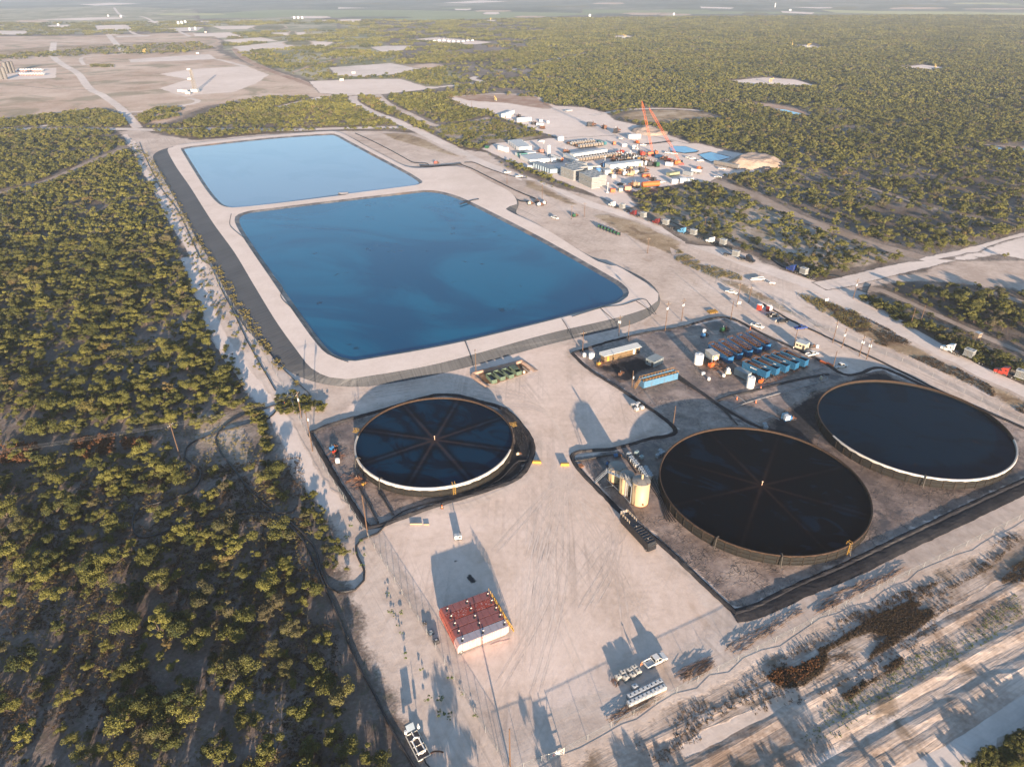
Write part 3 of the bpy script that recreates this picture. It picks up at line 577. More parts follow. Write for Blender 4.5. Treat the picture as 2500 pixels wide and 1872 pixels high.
RUSTP = gl('V', [(150, 600), (420, 520), (900, 400), (1330, 290), (1480, 240), (1860, 520), (1650, 600), (1400, 700), (900, 850), (560, 950), (300, 740)])
sheet('stained_pad', RUSTP, .11, soil_mat('rust', 'yard'), 2.0, .5, 2, maxpts=700)
OILP = gl('X', [(430, 1010), (560, 1040), (700, 1000), (1040, 930), (1240, 1090), (960, 1200), (960, 1290), (740, 1300), (600, 1180), (420, 1110)])
sheet('oily_sump_floor', OILP, .16, soil_mat('blackliner', 'liner'), 3, .5, 2.5, maxpts=700)
STN = [('b', [(600, 700), (1400, 500), (1700, 900), (1000, 1200), (500, 1000)]), ('A', [(180, 560), (420, 480), (720, 620), (700, 760), (480, 720), (260, 700)]), ('A', [(840, 840), (1100, 800), (1230, 850), (1100, 900), (980, 930)]), ('K', [(250, 880), (450, 1000), (700, 1040), (560, 1120), (330, 1010)])]
for c, l in STN: sheet('rusty_stain', gl(c, l), .17, soil_mat('rust', 'liner', edge=(.3, .9)), 4, .6, 2, maxpts=400)
YSTN = [('V', [(1600, 700), (1900, 620), (2150, 900), (2250, 1106), (1950, 1250), (1650, 1000)]), ('5', [(1150, 850), (1300, 840), (1370, 960), (1330, 1010), (1220, 940)])]
for c, l in YSTN: sheet('dirt_stain', gl(c, l), .09, soil_mat('redsoil', 'yard', edge=(.3, 1.1)), 7, .6, 3, maxpts=400)
SPL = [('8', [(725, 345), (760, 330), (778, 350), (755, 372), (728, 370)]), ('8', [(798, 455), (840, 425), (860, 460), (885, 480), (870, 500), (835, 500)]), ('8', [(775, 395), (797, 392), (795, 408), (776, 407)]), ('8', [(960, 885), (1000, 870), (1090, 850), (1080, 868), (970, 892)]), ('8', [(1700, 1010), (1750, 985), (1830, 965), (1800, 1000), (1710, 1025)])]
for c, l in SPL: sheet('oil_spill', gl(c, l), .11, soil_mat('rust' if l[0][1] > 800 else 'blackliner', 'yard', edge=(.2, .7)), .9, .15, .8, maxpts=120)
BRSH = [('9', [(10, 1060), (130, 990), (205, 965), (245, 1030), (150, 1090), (60, 1115)], 28), ('9', [(860, 660), (960, 580), (1080, 520), (1460, 390), (1400, 450), (1100, 600), (900, 690)], 25), ('9', [(560, 760), (760, 650), (820, 670), (700, 760), (590, 800)], 30), ('8', [(1700, 1330), (1830, 1250), (2080, 1180), (1950, 1280), (1740, 1370)], 24)]
def berm(name, label, pts, wd, hh, closed=False, z=.06, mat=None, cat='containment berm'):
    L = pts+[pts[0]] if closed else pts
    o = strip(name, L, wd, z, mat or soil_mat('blackliner'), .08, 1.6, [(-1, 0, 0), (-.45, hh*.85, 1), (0, hh, 1), (.45, hh*.85, 1), (1, 0, 0)], kind=None, ends=False)
    return tag(o, label, cat)
berm('containment_berm', 'black plastic lined berm ringing the pad of the smallest round tank', LP1, 2.0, .6, True, .12)
berm('containment_berm', 'black lined berm round the pad of the two big round tanks and blue tanks', LP2, 1.7, .5, True, .13)
berm('drainage_ditch_liner', 'long black lined bank along the lower edge of the big tank pad', gl('Z', [(1790, 1503), (1850, 1490), (1960, 1440), (2075, 1394), (2190, 1338), (2307, 1284), (2440, 1220), (2640, 1125)]), 4.5, .25, False, .09, cat='lined bank')
berm('containment_berm', 'low black berm crossing the liner between blue tanks and middle round tank', gl('Z', [(1640, 905), (1720, 965), (1790, 1010), (1860, 1045), (1960, 1060)]), 1.6, .35, False, .14)
berm('containment_berm', 'low black berm along the lower side of the blue open tanks', gl('A', [(500, 1100), (700, 1030), (1000, 960), (1300, 880), (1700, 790), (2000, 740)]), 1.6, .35, False, .14)
berm('containment_berm', 'brown earth bank round the green bins', gl('V', [(150, 600), (330, 790), (560, 950)]), 2.4, .6, False, .12, soil_mat('redsoil'))
berm('containment_berm', 'short dark bank above the green bins', gl('V', [(150, 600), (420, 510), (900, 400), (1330, 290), (1480, 245)]), 2.4, .7, False, .12, soil_mat('redsoil'))
berm('containment_berm', 'rusty bank right of the green bins', gl('V', [(1480, 245), (1640, 360), (1860, 520)]), 2.4, .5, False, .12, soil_mat('redsoil'))
# ============================================================ ROUND TANKS
rusty = M('rusty_rim', (.04, .022, .013), .9, var=.5, dirt=(.13, .085, .055), dirt_amt=.7, scale=1.5)
wallm = M('tank_wall_dark', (.010, .010, .009), .85, var=.5, dirt=(.028, .017, .009), dirt_amt=.75, scale=.35, streak=True)
white_liner = M('white_liner', (.50, .47, .43), .7, var=.12, dirt=(.3, .24, .18), dirt_amt=.5, scale=.5)
blackpl = M('black_plastic', (.018, .018, .02), .5, var=.3, dirt=(.10, .08, .06), dirt_amt=.3)
yellow = M('yellow_paint', (.45, .26, .05), .5, dirt=(.2, .09, .03), dirt_amt=.4)
steel = M('grey_steel', (.36, .37, .38), .5, metal=.3, dirt=(.2, .14, .1))
woodm = M('pole_wood', (.12, .072, .045), .9, var=.35, scale=2)
def ladder_mb(m, x, z1, r=.05, wd=.8, cage=True, z0=.1):
    for s in (-1, 1): m.tube((x, s*wd/2, z0), (x, s*wd/2, z1+1.0), r, 5)
    k = z0+.3
    while k < z1: m.tube((x, -wd/2, k), (x, wd/2, k), r*.7, 4); k += .35
    for s in (-1, 1): m.tube((x, s*wd/2, z1+1.0), (x-1.0, s*wd/2, z1+1.0), r, 5); m.tube((x-1.0, s*wd/2, z1+1.0), (x-1.0, s*wd/2, z1), r, 5)
    if cage:
        for kk in range(4):
            zz = 1.6+kk*.7
            if zz < z1+1: m.tube((x, -wd/2, zz), (x+.6, 0, zz), r*.6, 4); m.tube((x, wd/2, zz), (x+.6, 0, zz), r*.6, 4)
def round_tank(label, c, r, h, watmat, wlev, white, ladders, stairs, post, npan=56):
    t = thing('round_water_tank', label, 'water tank', (c[0], c[1], 0.1))
    m = MB(); n = npan*2; vs = []; fs = []
    for i in range(n):
        a = 2*PI*i/n
        for rr, z in ((r, 0), (r, h), (r-.15, h), (r-.15, 0)): vs.append((rr*math.cos(a), rr*math.sin(a), z))
    for i in range(n):
        j = (i+1) % n
        for k in range(3): fs.append((i*4+k, j*4+k, j*4+k+1, i*4+k+1))
    m.add(vs, fs)
    m.build('wall', wallm, t)
    m = MB()
    for i in range(npan):                                    # upright panel ribs and hoops
        a = 2*PI*(i+.5)/npan; m.box(((r+.09)*math.cos(a), (r+.09)*math.sin(a), h/2), (.16, .22, h-.05), a)
    tag(m.build('panel_rib', M('rib_rust', (.016, .012, .009), .9, var=.4, dirt=(.05, .027, .013), dirt_amt=.6, scale=1), t), None, None, None, 'stuff')
    m = MB()
    for z in (.55, h*.5, h-.5):
        m.path([((r+.14)*math.cos(2*PI*i/96), (r+.14)*math.sin(2*PI*i/96), z+.03*math.sin(i*1.7)) for i in range(97)], .06, 5)
    m.build('hoop', MATS['rib_rust'], t)
    m = MB(); n = 160; vs = []; fs = []                      # liner folded over the rim
    for i in range(n):
        a = 2*PI*i/n; q = .25+.12*math.sin(i*2.3)+.1*random.random()
        vs += [((r-.25)*math.cos(a), (r-.25)*math.sin(a), h-.55), ((r-.2)*math.cos(a), (r-.2)*math.sin(a), h+.05), ((r+.12)*math.cos(a), (r+.12)*math.sin(a), h+.09), ((r+.2)*math.cos(a), (r+.2)*math.sin(a), h-q)]
    for i in range(n):
        j = (i+1) % n
        for k in range(3): fs.append((i*4+k, j*4+k, j*4+k+1, i*4+k+1))
    m.add(vs, fs); m.build('liner_edge', rusty, t)
    if white:
        a0, a1, dr = white; m = MB(); n = 70; vs = []; fs = []
        for i in range(n+1):
            a = R(a0+(a1-a0)*i/n); tt = min(1, min(i, n-i)/6); q = (dr+.10*math.sin(i*1.9)+.14*random.random())*tt+.05
            vs += [((r-.30)*math.cos(a), (r-.30)*math.sin(a), h-.50), ((r-.22)*math.cos(a), (r-.22)*math.sin(a), h+.11), ((r+.2)*math.cos(a), (r+.2)*math.sin(a), h+.13), ((r+.34)*math.cos(a), (r+.34)*math.sin(a), h-q)]
        for i in range(n):
            for k in range(3): fs.append((i*4+k, i*4+4+k, i*4+5+k, i*4+k+1))
        m.add(vs, fs); m.build('white_liner_flap', white_liner, t)
    m = MB(); m.add([((r-.2)*math.cos(2*PI*i/96), (r-.2)*math.sin(2*PI*i/96), wlev) for i in range(96)], [tuple(range(96))]); m.build('water', watmat, t)
    for a in ladders:
        m = MB(); ladder_mb(m, 0, h); o = m.build('ladder', yellow, t); o.location = ((r+.4)*math.cos(R(a)), (r+.4)*math.sin(R(a)), 0); o.rotation_euler = (0, 0, R(a))
    for a, sgn in stairs:                                    # stair flight running along the wall
        m = MB(); L = 6.0
        for s in (0, 1.0):
            m.tube((s, 0, .1), (s, sgn*L, h), .07, 5); m.tube((s, 0, 1.1), (s, sgn*L, h+1.05), .05, 5)
            for k in range(6): m.tube((s, sgn*L*k/5, .1+(h-.1)*k/5), (s, sgn*L*k/5, 1.1+(h-.05)*k/5), .04, 4)
        for k in range(14): m.box((.5, sgn*L*k/13, .2+(h-.2)*k/13), (1.0, .28, .05))
        m.b2(-.6, 1.1, sgn*L-.9, sgn*L+.9, h-.05, h+.02)
        o = m.build('stairs', yellow, t); o.location = ((r+.6)*math.cos(R(a)), (r+.6)*math.sin(R(a)), 0); o.rotation_euler = (0, 0, R(a))
    if post:
        m = MB(); m.tube((0, 0, 0), (0, 0, h+.9), .09, 6); m.box((0, 0, h+.8), (.4, .3, .25)); m.build('centre_post', M('post_tan', (.6, .42, .3), .7), t)
    for a in post or (250,):                                # a fat fill pipe hooked over the rim
        m = MB(); ca_, sa_ = math.cos(R(a)), math.sin(R(a)); m.path([((r-1)*ca_, (r-1)*sa_, h-.3), ((r-.2)*ca_, (r-.2)*sa_, h+.45), ((r+.6)*ca_, (r+.6)*sa_, h+.2), ((r+.9)*ca_, (r+.9)*sa_, 1.5), ((r+1.2)*ca_, (r+1.2)*sa_, .2)], .17, 7)
        m.build('fill_pipe', M('pipe_dark', (.05, .045, .04), .6), t)
    return t
T1c, T2c, T3c = (-26.65, 196.4), (77.3, 170.4), (139.95, 202.35)
w1 = water_mat('tank_water_small', (.001, .018, .042), (.001, .006, .016), patch=(.06, .45, .6), spokes=(T1c[0], T1c[1], (.034, .022, .020), R(14), 8), spec=.04)
w2 = water_mat('tank_water_middle', (.0012, .0025, .005), (.002, .008, .018), patch=(.06, .55, .62), spokes=(T2c[0], T2c[1], (.018, .011, .010), R(28), 8), spec=.02)
w3 = water_mat('tank_water_right', (.0006, .009, .021), (.0006, .005, .012), patch=(.05, .50, .62), murk=((.02, .010, .007), .09, .62, .70, .5), spec=.04)
round_tank('smallest round open water tank with a white liner flap, left of the yard', T1c, 26.8, 3.7, w1, 3.05, (176, 345, .62), [288], [(158, 1), (28, -1)], (236, 205))
round_tank('middle round open tank of black water with brown rim and no white flap', T2c, 31.2, 3.6, w2, 2.95, None, [300], [], (262, 230, 300))
round_tank('rightmost round open water tank with dark blue water and a white front flap', T3c, 31.0, 3.7, w3, 2.7, (192, 342, .32), [], [], None)
# patchwork of the hazy far plain
rf = random.Random(5)
for k in range(46):
    x = rf.uniform(-100, 2600); y = rf.uniform(8, 44) if x > 900 else rf.uniform(10, 130); wd = rf.uniform(40, 190)*(1 if y < 60 else .6); hh = rf.uniform(1.2, 3.2)*(1 if y < 60 else 2.2)
    if 150 < y and x > 900: continue
    kind = rf.choice(['crest', 'field', 'yfield', 'farwood', 'grassy', 'brown'] if y < 46 else ['crest', 'brown', 'grassy', 'drygrass'])
    q = gl('Z', [(x-wd/2, y), (x-wd*.3, y-hh), (x+wd*.4, y-hh*.9), (x+wd/2, y+hh*.2), (x+wd*.25, y+hh), (x-wd*.4, y+hh*.8)])
    sheet({'crest': 'well_pad', 'field': 'pasture', 'yfield': 'crop_field', 'farwood': 'far_woodland', 'grassy': 'brush_patch', 'brown': 'bare_field', 'drygrass': 'dry_meadow'}[kind], q, .9, soil_mat(kind, 'farwood' if y < 46 else 'brown'), 10, 1, 20, maxpts=150)
# ============================================================ OBJECTS
tyre = M('tyre', (.02, .02, .02), .9, var=.2); rimm = M('wheel_rim', (.45, .44, .42), .4, metal=.5); glass = M('dark_glass', (.015, .02, .025), .1, spec=.6, var=.1)
white = M('white_paint', (.70, .70, .68), .4, var=.08, dirt=(.35, .28, .2), dirt_amt=.3); offw = M('offwhite', (.58, .56, .50), .6, var=.12, dirt=(.25, .18, .12), dirt_amt=.4, streak=True)
blackm = M('black_paint', (.015, .016, .02), .35, var=.3, spec=.5); dark = M('dark_metal', (.045, .045, .05), .6, var=.35, dirt=(.15, .09, .05), dirt_amt=.5)
galv = M('galvanised', (.42, .44, .46), .45, metal=.4, var=.15); orange = M('orange_paint', (.62, .13, .03), .5, dirt=(.2, .08, .03), dirt_amt=.3); orail = M('orange_rail', (.15, .07, .022), .6, dirt=(.18, .07, .03), dirt_amt=.6, scale=1.2)
blue = M('blue_paint', (.012, .10, .25), .55, var=.15, dirt=(.10, .12, .12), dirt_amt=.3, streak=True); teal = M('teal_blue_paint', (.014, .095, .20), .55, var=.15, dirt=(.12, .12, .11), dirt_amt=.35, streak=True)
paleblue = M('pale_blue_paint', (.08, .20, .32), .6, var=.12, dirt=(.12, .07, .04), dirt_amt=.55, streak=True); sludge = M('dark_sludge', (.010, .010, .012), .25, var=.6, dirt=(.10, .055, .03), dirt_amt=.5, scale=.8)
red = M('red_tank_paint', (.36, .095, .07), .6, var=.18, dirt=(.36, .22, .20), dirt_amt=.25, scale=.5); redf = M('faded_pink_paint', (.52, .33, .31), .6, var=.15, dirt=(.45, .16, .10), dirt_amt=.55, scale=.5, streak=True)
redtop = M('red_roof', (.27, .10, .095), .55, var=.2, dirt=(.30, .20, .2), dirt_amt=.2); paletop = M('pale_roof', (.38, .35, .39), .55, var=.12, dirt=(.30, .18, .17), dirt_amt=.3); redworn = M('worn_red_roof', (.30, .05, .03), .55, var=.2, dirt=(.55, .45, .44), dirt_amt=.9, scale=.9)
green = M('green_bin_paint', (.075, .12, .085), .7, var=.3, dirt=(.30, .24, .12), dirt_amt=.6, scale=1.5); beige = M('beige_tank_paint', (.44, .33, .195), .55, var=.06, dirt=(.40, .28, .16), dirt_amt=.3, streak=True); beigetop = M('tank_roof_grey', (.27, .25, .22), .6, dirt=(.15, .13, .11))
greyc = M('grey_container_paint', (.27, .31, .32), .6, dirt=(.18, .13, .09)); palegrey = M('pale_grey_paint', (.50, .53, .54), .55, var=.1, dirt=(.3, .25, .2)); tan = M('tan_timber', (.42, .31, .19), .85, var=.3); totew = M('tote_plastic', (.62, .63, .62), .5, var=.08, dirt=(.4, .36, .3), dirt_amt=.3)
hosem = M('black_hose', (.022, .022, .026), .5, var=.3, dirt=(.12, .1, .08), dirt_amt=.35); corr = M('corrugated_tan', (.17, .115, .06), .7, var=.3, dirt=(.10, .06, .03), dirt_amt=.6, streak=True); rustm = M('rusty_steel', (.15, .07, .04), .85, var=.4)
greenm = M('machine_green', (.02, .09, .04), .5); redm = M('machine_red', (.45, .05, .03), .5); bluem = M('machine_blue', (.04, .16, .36), .45); maroon = M('maroon_paint', (.16, .02, .02), .4); skyb = M('sky_blue_paint', (.10, .30, .50), .4); dkblue = M('deep_blue_paint', (.02, .05, .22), .4)
skin_m = M('skin', (.42, .26, .19), .7, var=.05); orshirt = M('orange_shirt', (.60, .20, .08), .9); whshirt = M('pale_shirt', (.62, .60, .56), .9); jeans = M('dark_jeans', (.04, .05, .08), .9); hatm = M('straw_hat', (.62, .42, .28), .9); hairm = M('dark_hair', (.03, .02, .015), .8)
cream = M('cream_cabin', (.52, .47, .34), .6, dirt=(.3, .2, .12), dirt_amt=.3); sandbox = M('sand_box_grey', (.22, .23, .23), .6, var=.15, dirt=(.22, .17, .12), dirt_amt=.5, streak=True)
def inst(o, proto_mesh, parent, name, loc=(0, 0, 0), rz=0):
    q = link(bpy.data.objects.new(name, proto_mesh), parent); q.location = loc; q.rotation_euler = (0, 0, rz); return q
def wheel_mesh(r=.5, wd=.3):
    m = MB(); m.tube((0, -wd/2, r), (0, wd/2, r), r, 16); m.mi = 1
    for s in (-1, 1): m.tube((0, s*(wd/2+.005), r), (0, s*(wd/2+.02), r), r*.58, 12)
    return m.mesh('wheel', [tyre, rimm])
WH, WHS = wheel_mesh(.5, .32), wheel_mesh(.40, .27)
def at_edge(c, p0, p1, depth, z=0.12):
    a, b = g(c, *p0), g(c, *p1); d = (b-a); L = d.length; d.normalize(); n = Vector((-d.y, d.x, 0)); mid = (a+b)/2
    if n.dot(mid) < 0: n = -n
    q = mid+n*depth/2; return (q.x, q.y, z), math.atan2(d.y, d.x), L, n
def ctr(c, p, r=0, z=.12):
    q = g(c, *p); k = Vector((q.x, q.y, 0)).normalized()*r; return (q.x+k.x, q.y+k.y, z)
# ---------- closed rectangular water tanks
def frac_tank(label, L, W, H, body, top, loc, rz, group=None, stair='yellow_paint', white_sign=False, hatch=None):
    t = thing('frac_tank', label, 'steel tank', loc, rz, group)
    m = MB(); z0 = .55; m.side([(-L/2, z0), (L/2-.9, z0), (L/2, z0+.6), (L/2, H), (-L/2+.5, H), (-L/2, H-.9)], -W/2, W/2)
    n = int(L/.62)
    for i in range(n):
        x = -L/2+.5+(L-1.0)*(i+.5)/n
        for s in (-1, 1): m.box((x, s*(W/2+.04), (z0+H)/2), (.22, .10, H-z0-.15))
    for k in range(3):
        for s in (-1, 1): m.box((s*(L/2+.02), -W/2+W*(k+.5)/3, (z0+H)/2), (.06, .16, H-z0-1.2))
    m.build('body', body, t)
    m = MB(); m.box((.2, 0, H+.02), (L-1.0, W-.06, .05)); 
    for i in range(7): m.box((-L/2+1.6+(L-2.4)*i/6, 0, H+.07), (.09, W-.1, .07))
    m.build('roof', top, t)
    for i, x in enumerate((-L/2+1.6, .2, L/2-.8)):
        m = MB(); m.tube((x, -.35, H+.04), (x, -.35, H+.13), .32, 12); m.build('manhole', dark, t)
        m = MB(); m.box((x+.4, .2, H+.2), (.35, .08, .32)); m.build('hatch_lid', MATS['offwhite'], t)
    m = MB()                                                # front stair and guard
    for s in (-.45, .45):
        m.tube((L/2+1.5, s-.5, .1), (L/2+.2, s-.5, H), .06, 5); m.tube((L/2+1.5, s-.5, 1.1), (L/2+.2, s-.5, H+1.0), .05, 5); m.tube((L/2+.2, s-.5, H), (L/2+.2, s-.5, H+1.0), .05, 5); m.tube((L/2+.85, s-.5, H/2), (L/2+.85, s-.5, H/2+1.05), .04, 4)
        m.tube((L/2+1.5, s-.5, .1), (L/2+1.5, s-.5, 1.1), .05, 4)
    for k in range(9): m.box((L/2+1.5-1.3*k/8, -.5, .2+(H-.2)*k/8), (.26, .9, .05))
    m.tube((L/2+.2, .4, H+.5), (L/2+.2, 1.1, H+.5), .04, 4); m.tube((L/2+.2, .4, H+1.0), (L/2+.2, 1.1, H+1.0), .04, 4); m.tube((L/2+.2, 1.1, H), (L/2+.2, 1.1, H+1.0), .04, 4)
    m.build('stair', MATS[stair], t)
    for s in (-1, 1): inst(None, WH, t, 'wheel', (-L/2+.9, s*(W/2-.12), .02))
    m = MB(); m.box((-L/2+.9, 0, .5), (.16, W-.3, .16)); m.box((L/2-.6, 0, .28), (.5, W-.6, .5)); m.box((0, 0, .5), (L-2, .5, .12)); m.build('axle', dark, t)
    if white_sign: m = MB(); m.box((.8, -W/2-.13, H-1.0), (2.2, .03, .45)); m.build('sign_panel', white, t)
    return t
a0, a1 = g('T', 905, 1390), g('T', 1650, 1095); d = (a1-a0); RL = d.length+.8; rz = math.atan2(d.y, d.x); n = Vector((-d.y, d.x, 0)).normalized()
far = g('T', 445, 600, 3.1)-g('T', 790, 1140, 3.1); SP = (far.dot(n))/4.9; mid = (a0+a1)/2
RDL = ['pinkish faded red tank with pale roof, nearest of the five red tanks', 'red tank second from the near end of the red row', 'middle one of the five red steel tanks, brown red roof', 'red tank with white worn patches on its roof, fourth in the row', 'farthest of the five red tanks, plain brown red roof']
for k in range(5):
    b, tp = ((redf, paletop), (red, redtop), (red, redtop), (red, redworn), (red, redtop))[k]; q = mid+n*(SP*(k+.5))
    frac_tank(RDL[k], RL, SP*.93, 3.15, b, tp, (q.x, q.y, .08), rz+R((0, .4, -.3, .5, 0)[k]), 'red steel tanks parked side by side', white_sign=(k == 0))
# faded lettering on the nearest tank
def lettering(txt, size, mat, parent, loc, rot, name='lettering'):
    c = bpy.data.curves.new(name, 'FONT'); c.body = txt; c.size = size; c.extrude = .01; c.align_x = 'CENTER'; c.align_y = 'CENTER'
    o = bpy.data.objects.new(name, c); col.objects.link(o); dg = bpy.context.evaluated_depsgraph_get(); me = bpy.data.meshes.new_from_object(o.evaluated_get(dg)); bpy.data.objects.remove(o)
    me.materials.clear(); me.materials.append(mat); q = link(bpy.data.objects.new(name, me), parent); q.location = loc; q.rotation_euler = rot; return q
# black tank trailer beside the liner
b0, b1, b2 = g('Q', 930, 1480), g('Q', 110, 600), g('Q', 1250, 1370); d = (b0-b1); L = d.length; rzb = math.atan2(d.y, d.x)+PI; W_ = 2.7; nn = Vector((-d.y, d.x, 0)).normalized(); nn = nn if nn.dot(b2-b0) > 0 else -nn; q = (b0+b1)/2+nn*W_/2
bt = frac_tank('long black ribbed tank trailer beside the beige tanks, white guard rails', L-1.0, W_, 3.2, blackm, blackm, (q.x, q.y, .1), rzb, None, 'white_paint')
m = MB()
for s in (-1, 1):
    for zz in (3.7, 4.2): m.tube((L/2-.6, s*1.2, zz), (L/2-5, s*1.2, zz), .05, 5)
    for k in range(5): m.tube((L/2-.6-1.1*k, s*1.2, 3.2), (L/2-.6-1.1*k, s*1.2, 4.2), .05, 5)
for zz in (3.7, 4.2): m.tube((L/2-.6, -1.2, zz), (L/2-.6, 1.2, zz), .05, 5)
m.build('guard_rail', M('rail_cream', (.62, .50, .36), .6), bt)
m = MB()
for k in range(9): m.box((L/2-7-1.05*k, 0, 3.32), (.18, 2.3, .2))
m.build('roof_rib', dark, bt); m = MB(); m.box((L/2-8.4, -1.45, 2.3), (.9, .04, 1.2)) ; m.build('notice', white, bt)
# ---------- open-top tanks
def open_tank(label, L, W, H, paint, style, group=None, logo=True):
    t = thing('open_top_tank', label, 'open tank', (0, 0, 0), 0, group); z0 = .5; m = MB(); th = .10
    for s in (-1, 1):
        m.box((0, s*(W/2-th/2), (z0+H)/2), (L, th, H-z0)); m.box((s*(L/2-th/2), 0, (z0+H)/2), (th, W-2*th, H-z0))
        for i in range(int(L/.55)): m.box((-L/2+.3+(L-.6)*i/(int(L/.55)-1), s*(W/2+.05), (z0+H)/2), (.2, .12, H-z0-.2))
        m.box((0, s*(W/2+.06), H-.08), (L+.2, .18, .18)); m.box((s*(L/2+.06), 0, H-.08), (.18, W-.1, .18))
    m.box((0, 0, z0+.05), (L-.2, W-.2, .1)); m.build('body', paint, t)
    m = MB(); m.box((0, 0, H-.75), (L-.22, W-.22, .06)); m.build('sludge', sludge, t)
    m = MB()
    if style in ('A', 'C'):
        for s in (-1, 1):
            for zz in (.5, 1.0): m.tube((-L/2, s*W/2, H+zz), (L/2*(1 if style == 'C' else .8), s*W/2, H+zz), .06, 5)
            for k in range(12): x = -L/2+(L*(1 if style == 'C' else .9))*k/11; m.tube((x, s*W/2, H), (x, s*W/2, H+1.0), .06, 5); m.tube((x, s*W/2, H), (x, s*(W/2-.7), H-.3), .05, 4)
        for sx in ((-1, 1) if style == 'C' else (-1,)):
            for zz in (.5, 1.0): m.tube((sx*L/2, -W/2, H+zz), (sx*L/2, W/2, H+zz), .06, 5)
        if style == 'A':
            for k in range(8): x = -L/2+L*.86*k/7; m.tube((x, -W/2, H-.15), (x, W/2, H-.15), .06, 5)
    else:
        for sx in range(5):
            x = -L/2-.4+.55*sx
            m.path([(x, -W/2, H-.4), (x, -W/2*.9, H+.7), (x, 0, H+1.15), (x, W/2*.9, H+.7), (x, W/2, H-.4)], .06, 5)
        for s in (-.9, -.3, .3, .9): m.tube((-L/2-.4, s*W/2, H+.8), (-L/2+1.8, s*W/2, H+.75), .06, 5)
        for k in range(8): x = -L/2+2.6+k*(L-5.5)/8; m.box((x, 0, H-.12), (.16, W-.2, .14))
    m.build('guard_rail', orail if style != 'C' else M('amber_rail', (.34, .19, .06), .6, dirt=(.2, .08, .03), dirt_amt=.5), t)
    if style == 'B':
        for s in (-1, 1): inst(None, WHS, t, 'wheel', (L/2-.8, s*(W/2-.2), 0)); inst(None, WHS, t, 'wheel', (L/2-1.9, s*(W/2-.2), 0))
        m = MB(); m.box((L/2-1.3, 0, .4), (2.6, W-.6, .2)); m.tube((L/2, -.5, .7), (L/2+.9, -.5, .5), .12, 6); m.tube((L/2, .5, .7), (L/2+.9, .5, .5), .12, 6); m.build('outlet_pipe', dark, t)
    else: m = MB(); m.box((-L/4, 0, .25), (L/3, W-.4, .5)); m.box((L/4, 0, .25), (L/3, W-.4, .5)); m.build('skid', dark, t)
    if logo:                                                # a small pale emblem and a word-length mark on the flank
        m = MB(); m.poly([(-1.5+.32*math.cos(k*PI/3), .32*math.sin(k*PI/3)) for k in range(6)], 0, .02)
        for k in range(7): m.box((-.95+.33*k, 0, .01), (.24, (.42, .30)[k % 2], .02))
        o = m.build('logo', white, t); o.location = (0, -W/2-.115, H-1.0); o.rotation_euler = (PI/2, 0, 0)
    return t
def frame3(c, L_, N_, R_):
    l, nn_, r = g(c, *L_), g(c, *N_), g(c, *R_); d = nn_-l; return l, nn_, r, d.length, (r-nn_).length, math.atan2(d.y, d.x)
l, n0, r0, La, Wa, rza = frame3('A', (372, 432), (642, 612), (742, 580)); Wa = 2.7
n_end = g('A', 1243, 408); sh = (n_end-r0)/4
tA = open_tank('blue open top tank with rusty walkway rails, nearest of the upper five', La, Wa, 3.3, blue, 'A', 'upper row of blue open tanks')
LA = ['nearest', 'second', 'third', 'fourth', 'farthest']
perp = Vector((-math.sin(rza), math.cos(rza), 0)); c0 = (l+n0)/2+perp*Wa/2
tA.location = (c0.x, c0.y, .14); tA.rotation_euler = (0, 0, rza)
for k in range(1, 5):
    q = c0+sh*k; dup(tA, (q.x, q.y, .14), rza, 'blue open top tank with rusty walkway rails, %s of the upper five' % ['', 'second from near end', 'middle one', 'fourth from near end', 'farthest'][k], scale=(1 if k != 1 else .95, 1, 1))
l, n0, r0, Lb, Wb, rzb = frame3('A', (825, 668), (1150, 815), (1222, 775)); Wb = 2.7; n_end = g('A', 1735, 628); sh = (n_end-r0)/4; perp = Vector((-math.sin(rzb), math.cos(rzb), 0)); c0 = (l+n0)/2+perp*Wb/2
tB = open_tank('teal blue open tank trailer with yellow cage, nearest of the lower five', Lb, Wb, 3.6, teal, 'B', 'lower row of blue open tank trailers'); tB.location = (c0.x, c0.y, .14); tB.rotation_euler = (0, 0, rzb)
for k in range(1, 5):
    q = c0+sh*k; dup(tB, (q.x, q.y, .14), rzb, 'teal blue open tank trailer with yellow cage, %s of the lower five' % ['', 'second from near end', 'middle one', 'fourth from near end', 'farthest'][k])
loc, rz, L, n = at_edge('X', (1045, 1388), (1512, 1262), 3.0); tC = open_tank('pale blue open tank with amber rails all round and a stair', L, 3.0, 3.4, paleblue, 'C', None, False); tC.location = loc; tC.rotation_euler = (0, 0, rz)
m = MB()
for s in (0, .9): m.tube((-L/2-2.6, s, .2), (-L/2-.2, s, 3.4), .07, 5); m.tube((-L/2-2.6, s, 1.2), (-L/2-.2, s, 4.3), .05, 5)
for k in range(9): m.box((-L/2-2.6+2.4*k/8, .45, .3+3.1*k/8), (.28, .9, .05))
m.build('stair', MATS['amber_rail'], tC)
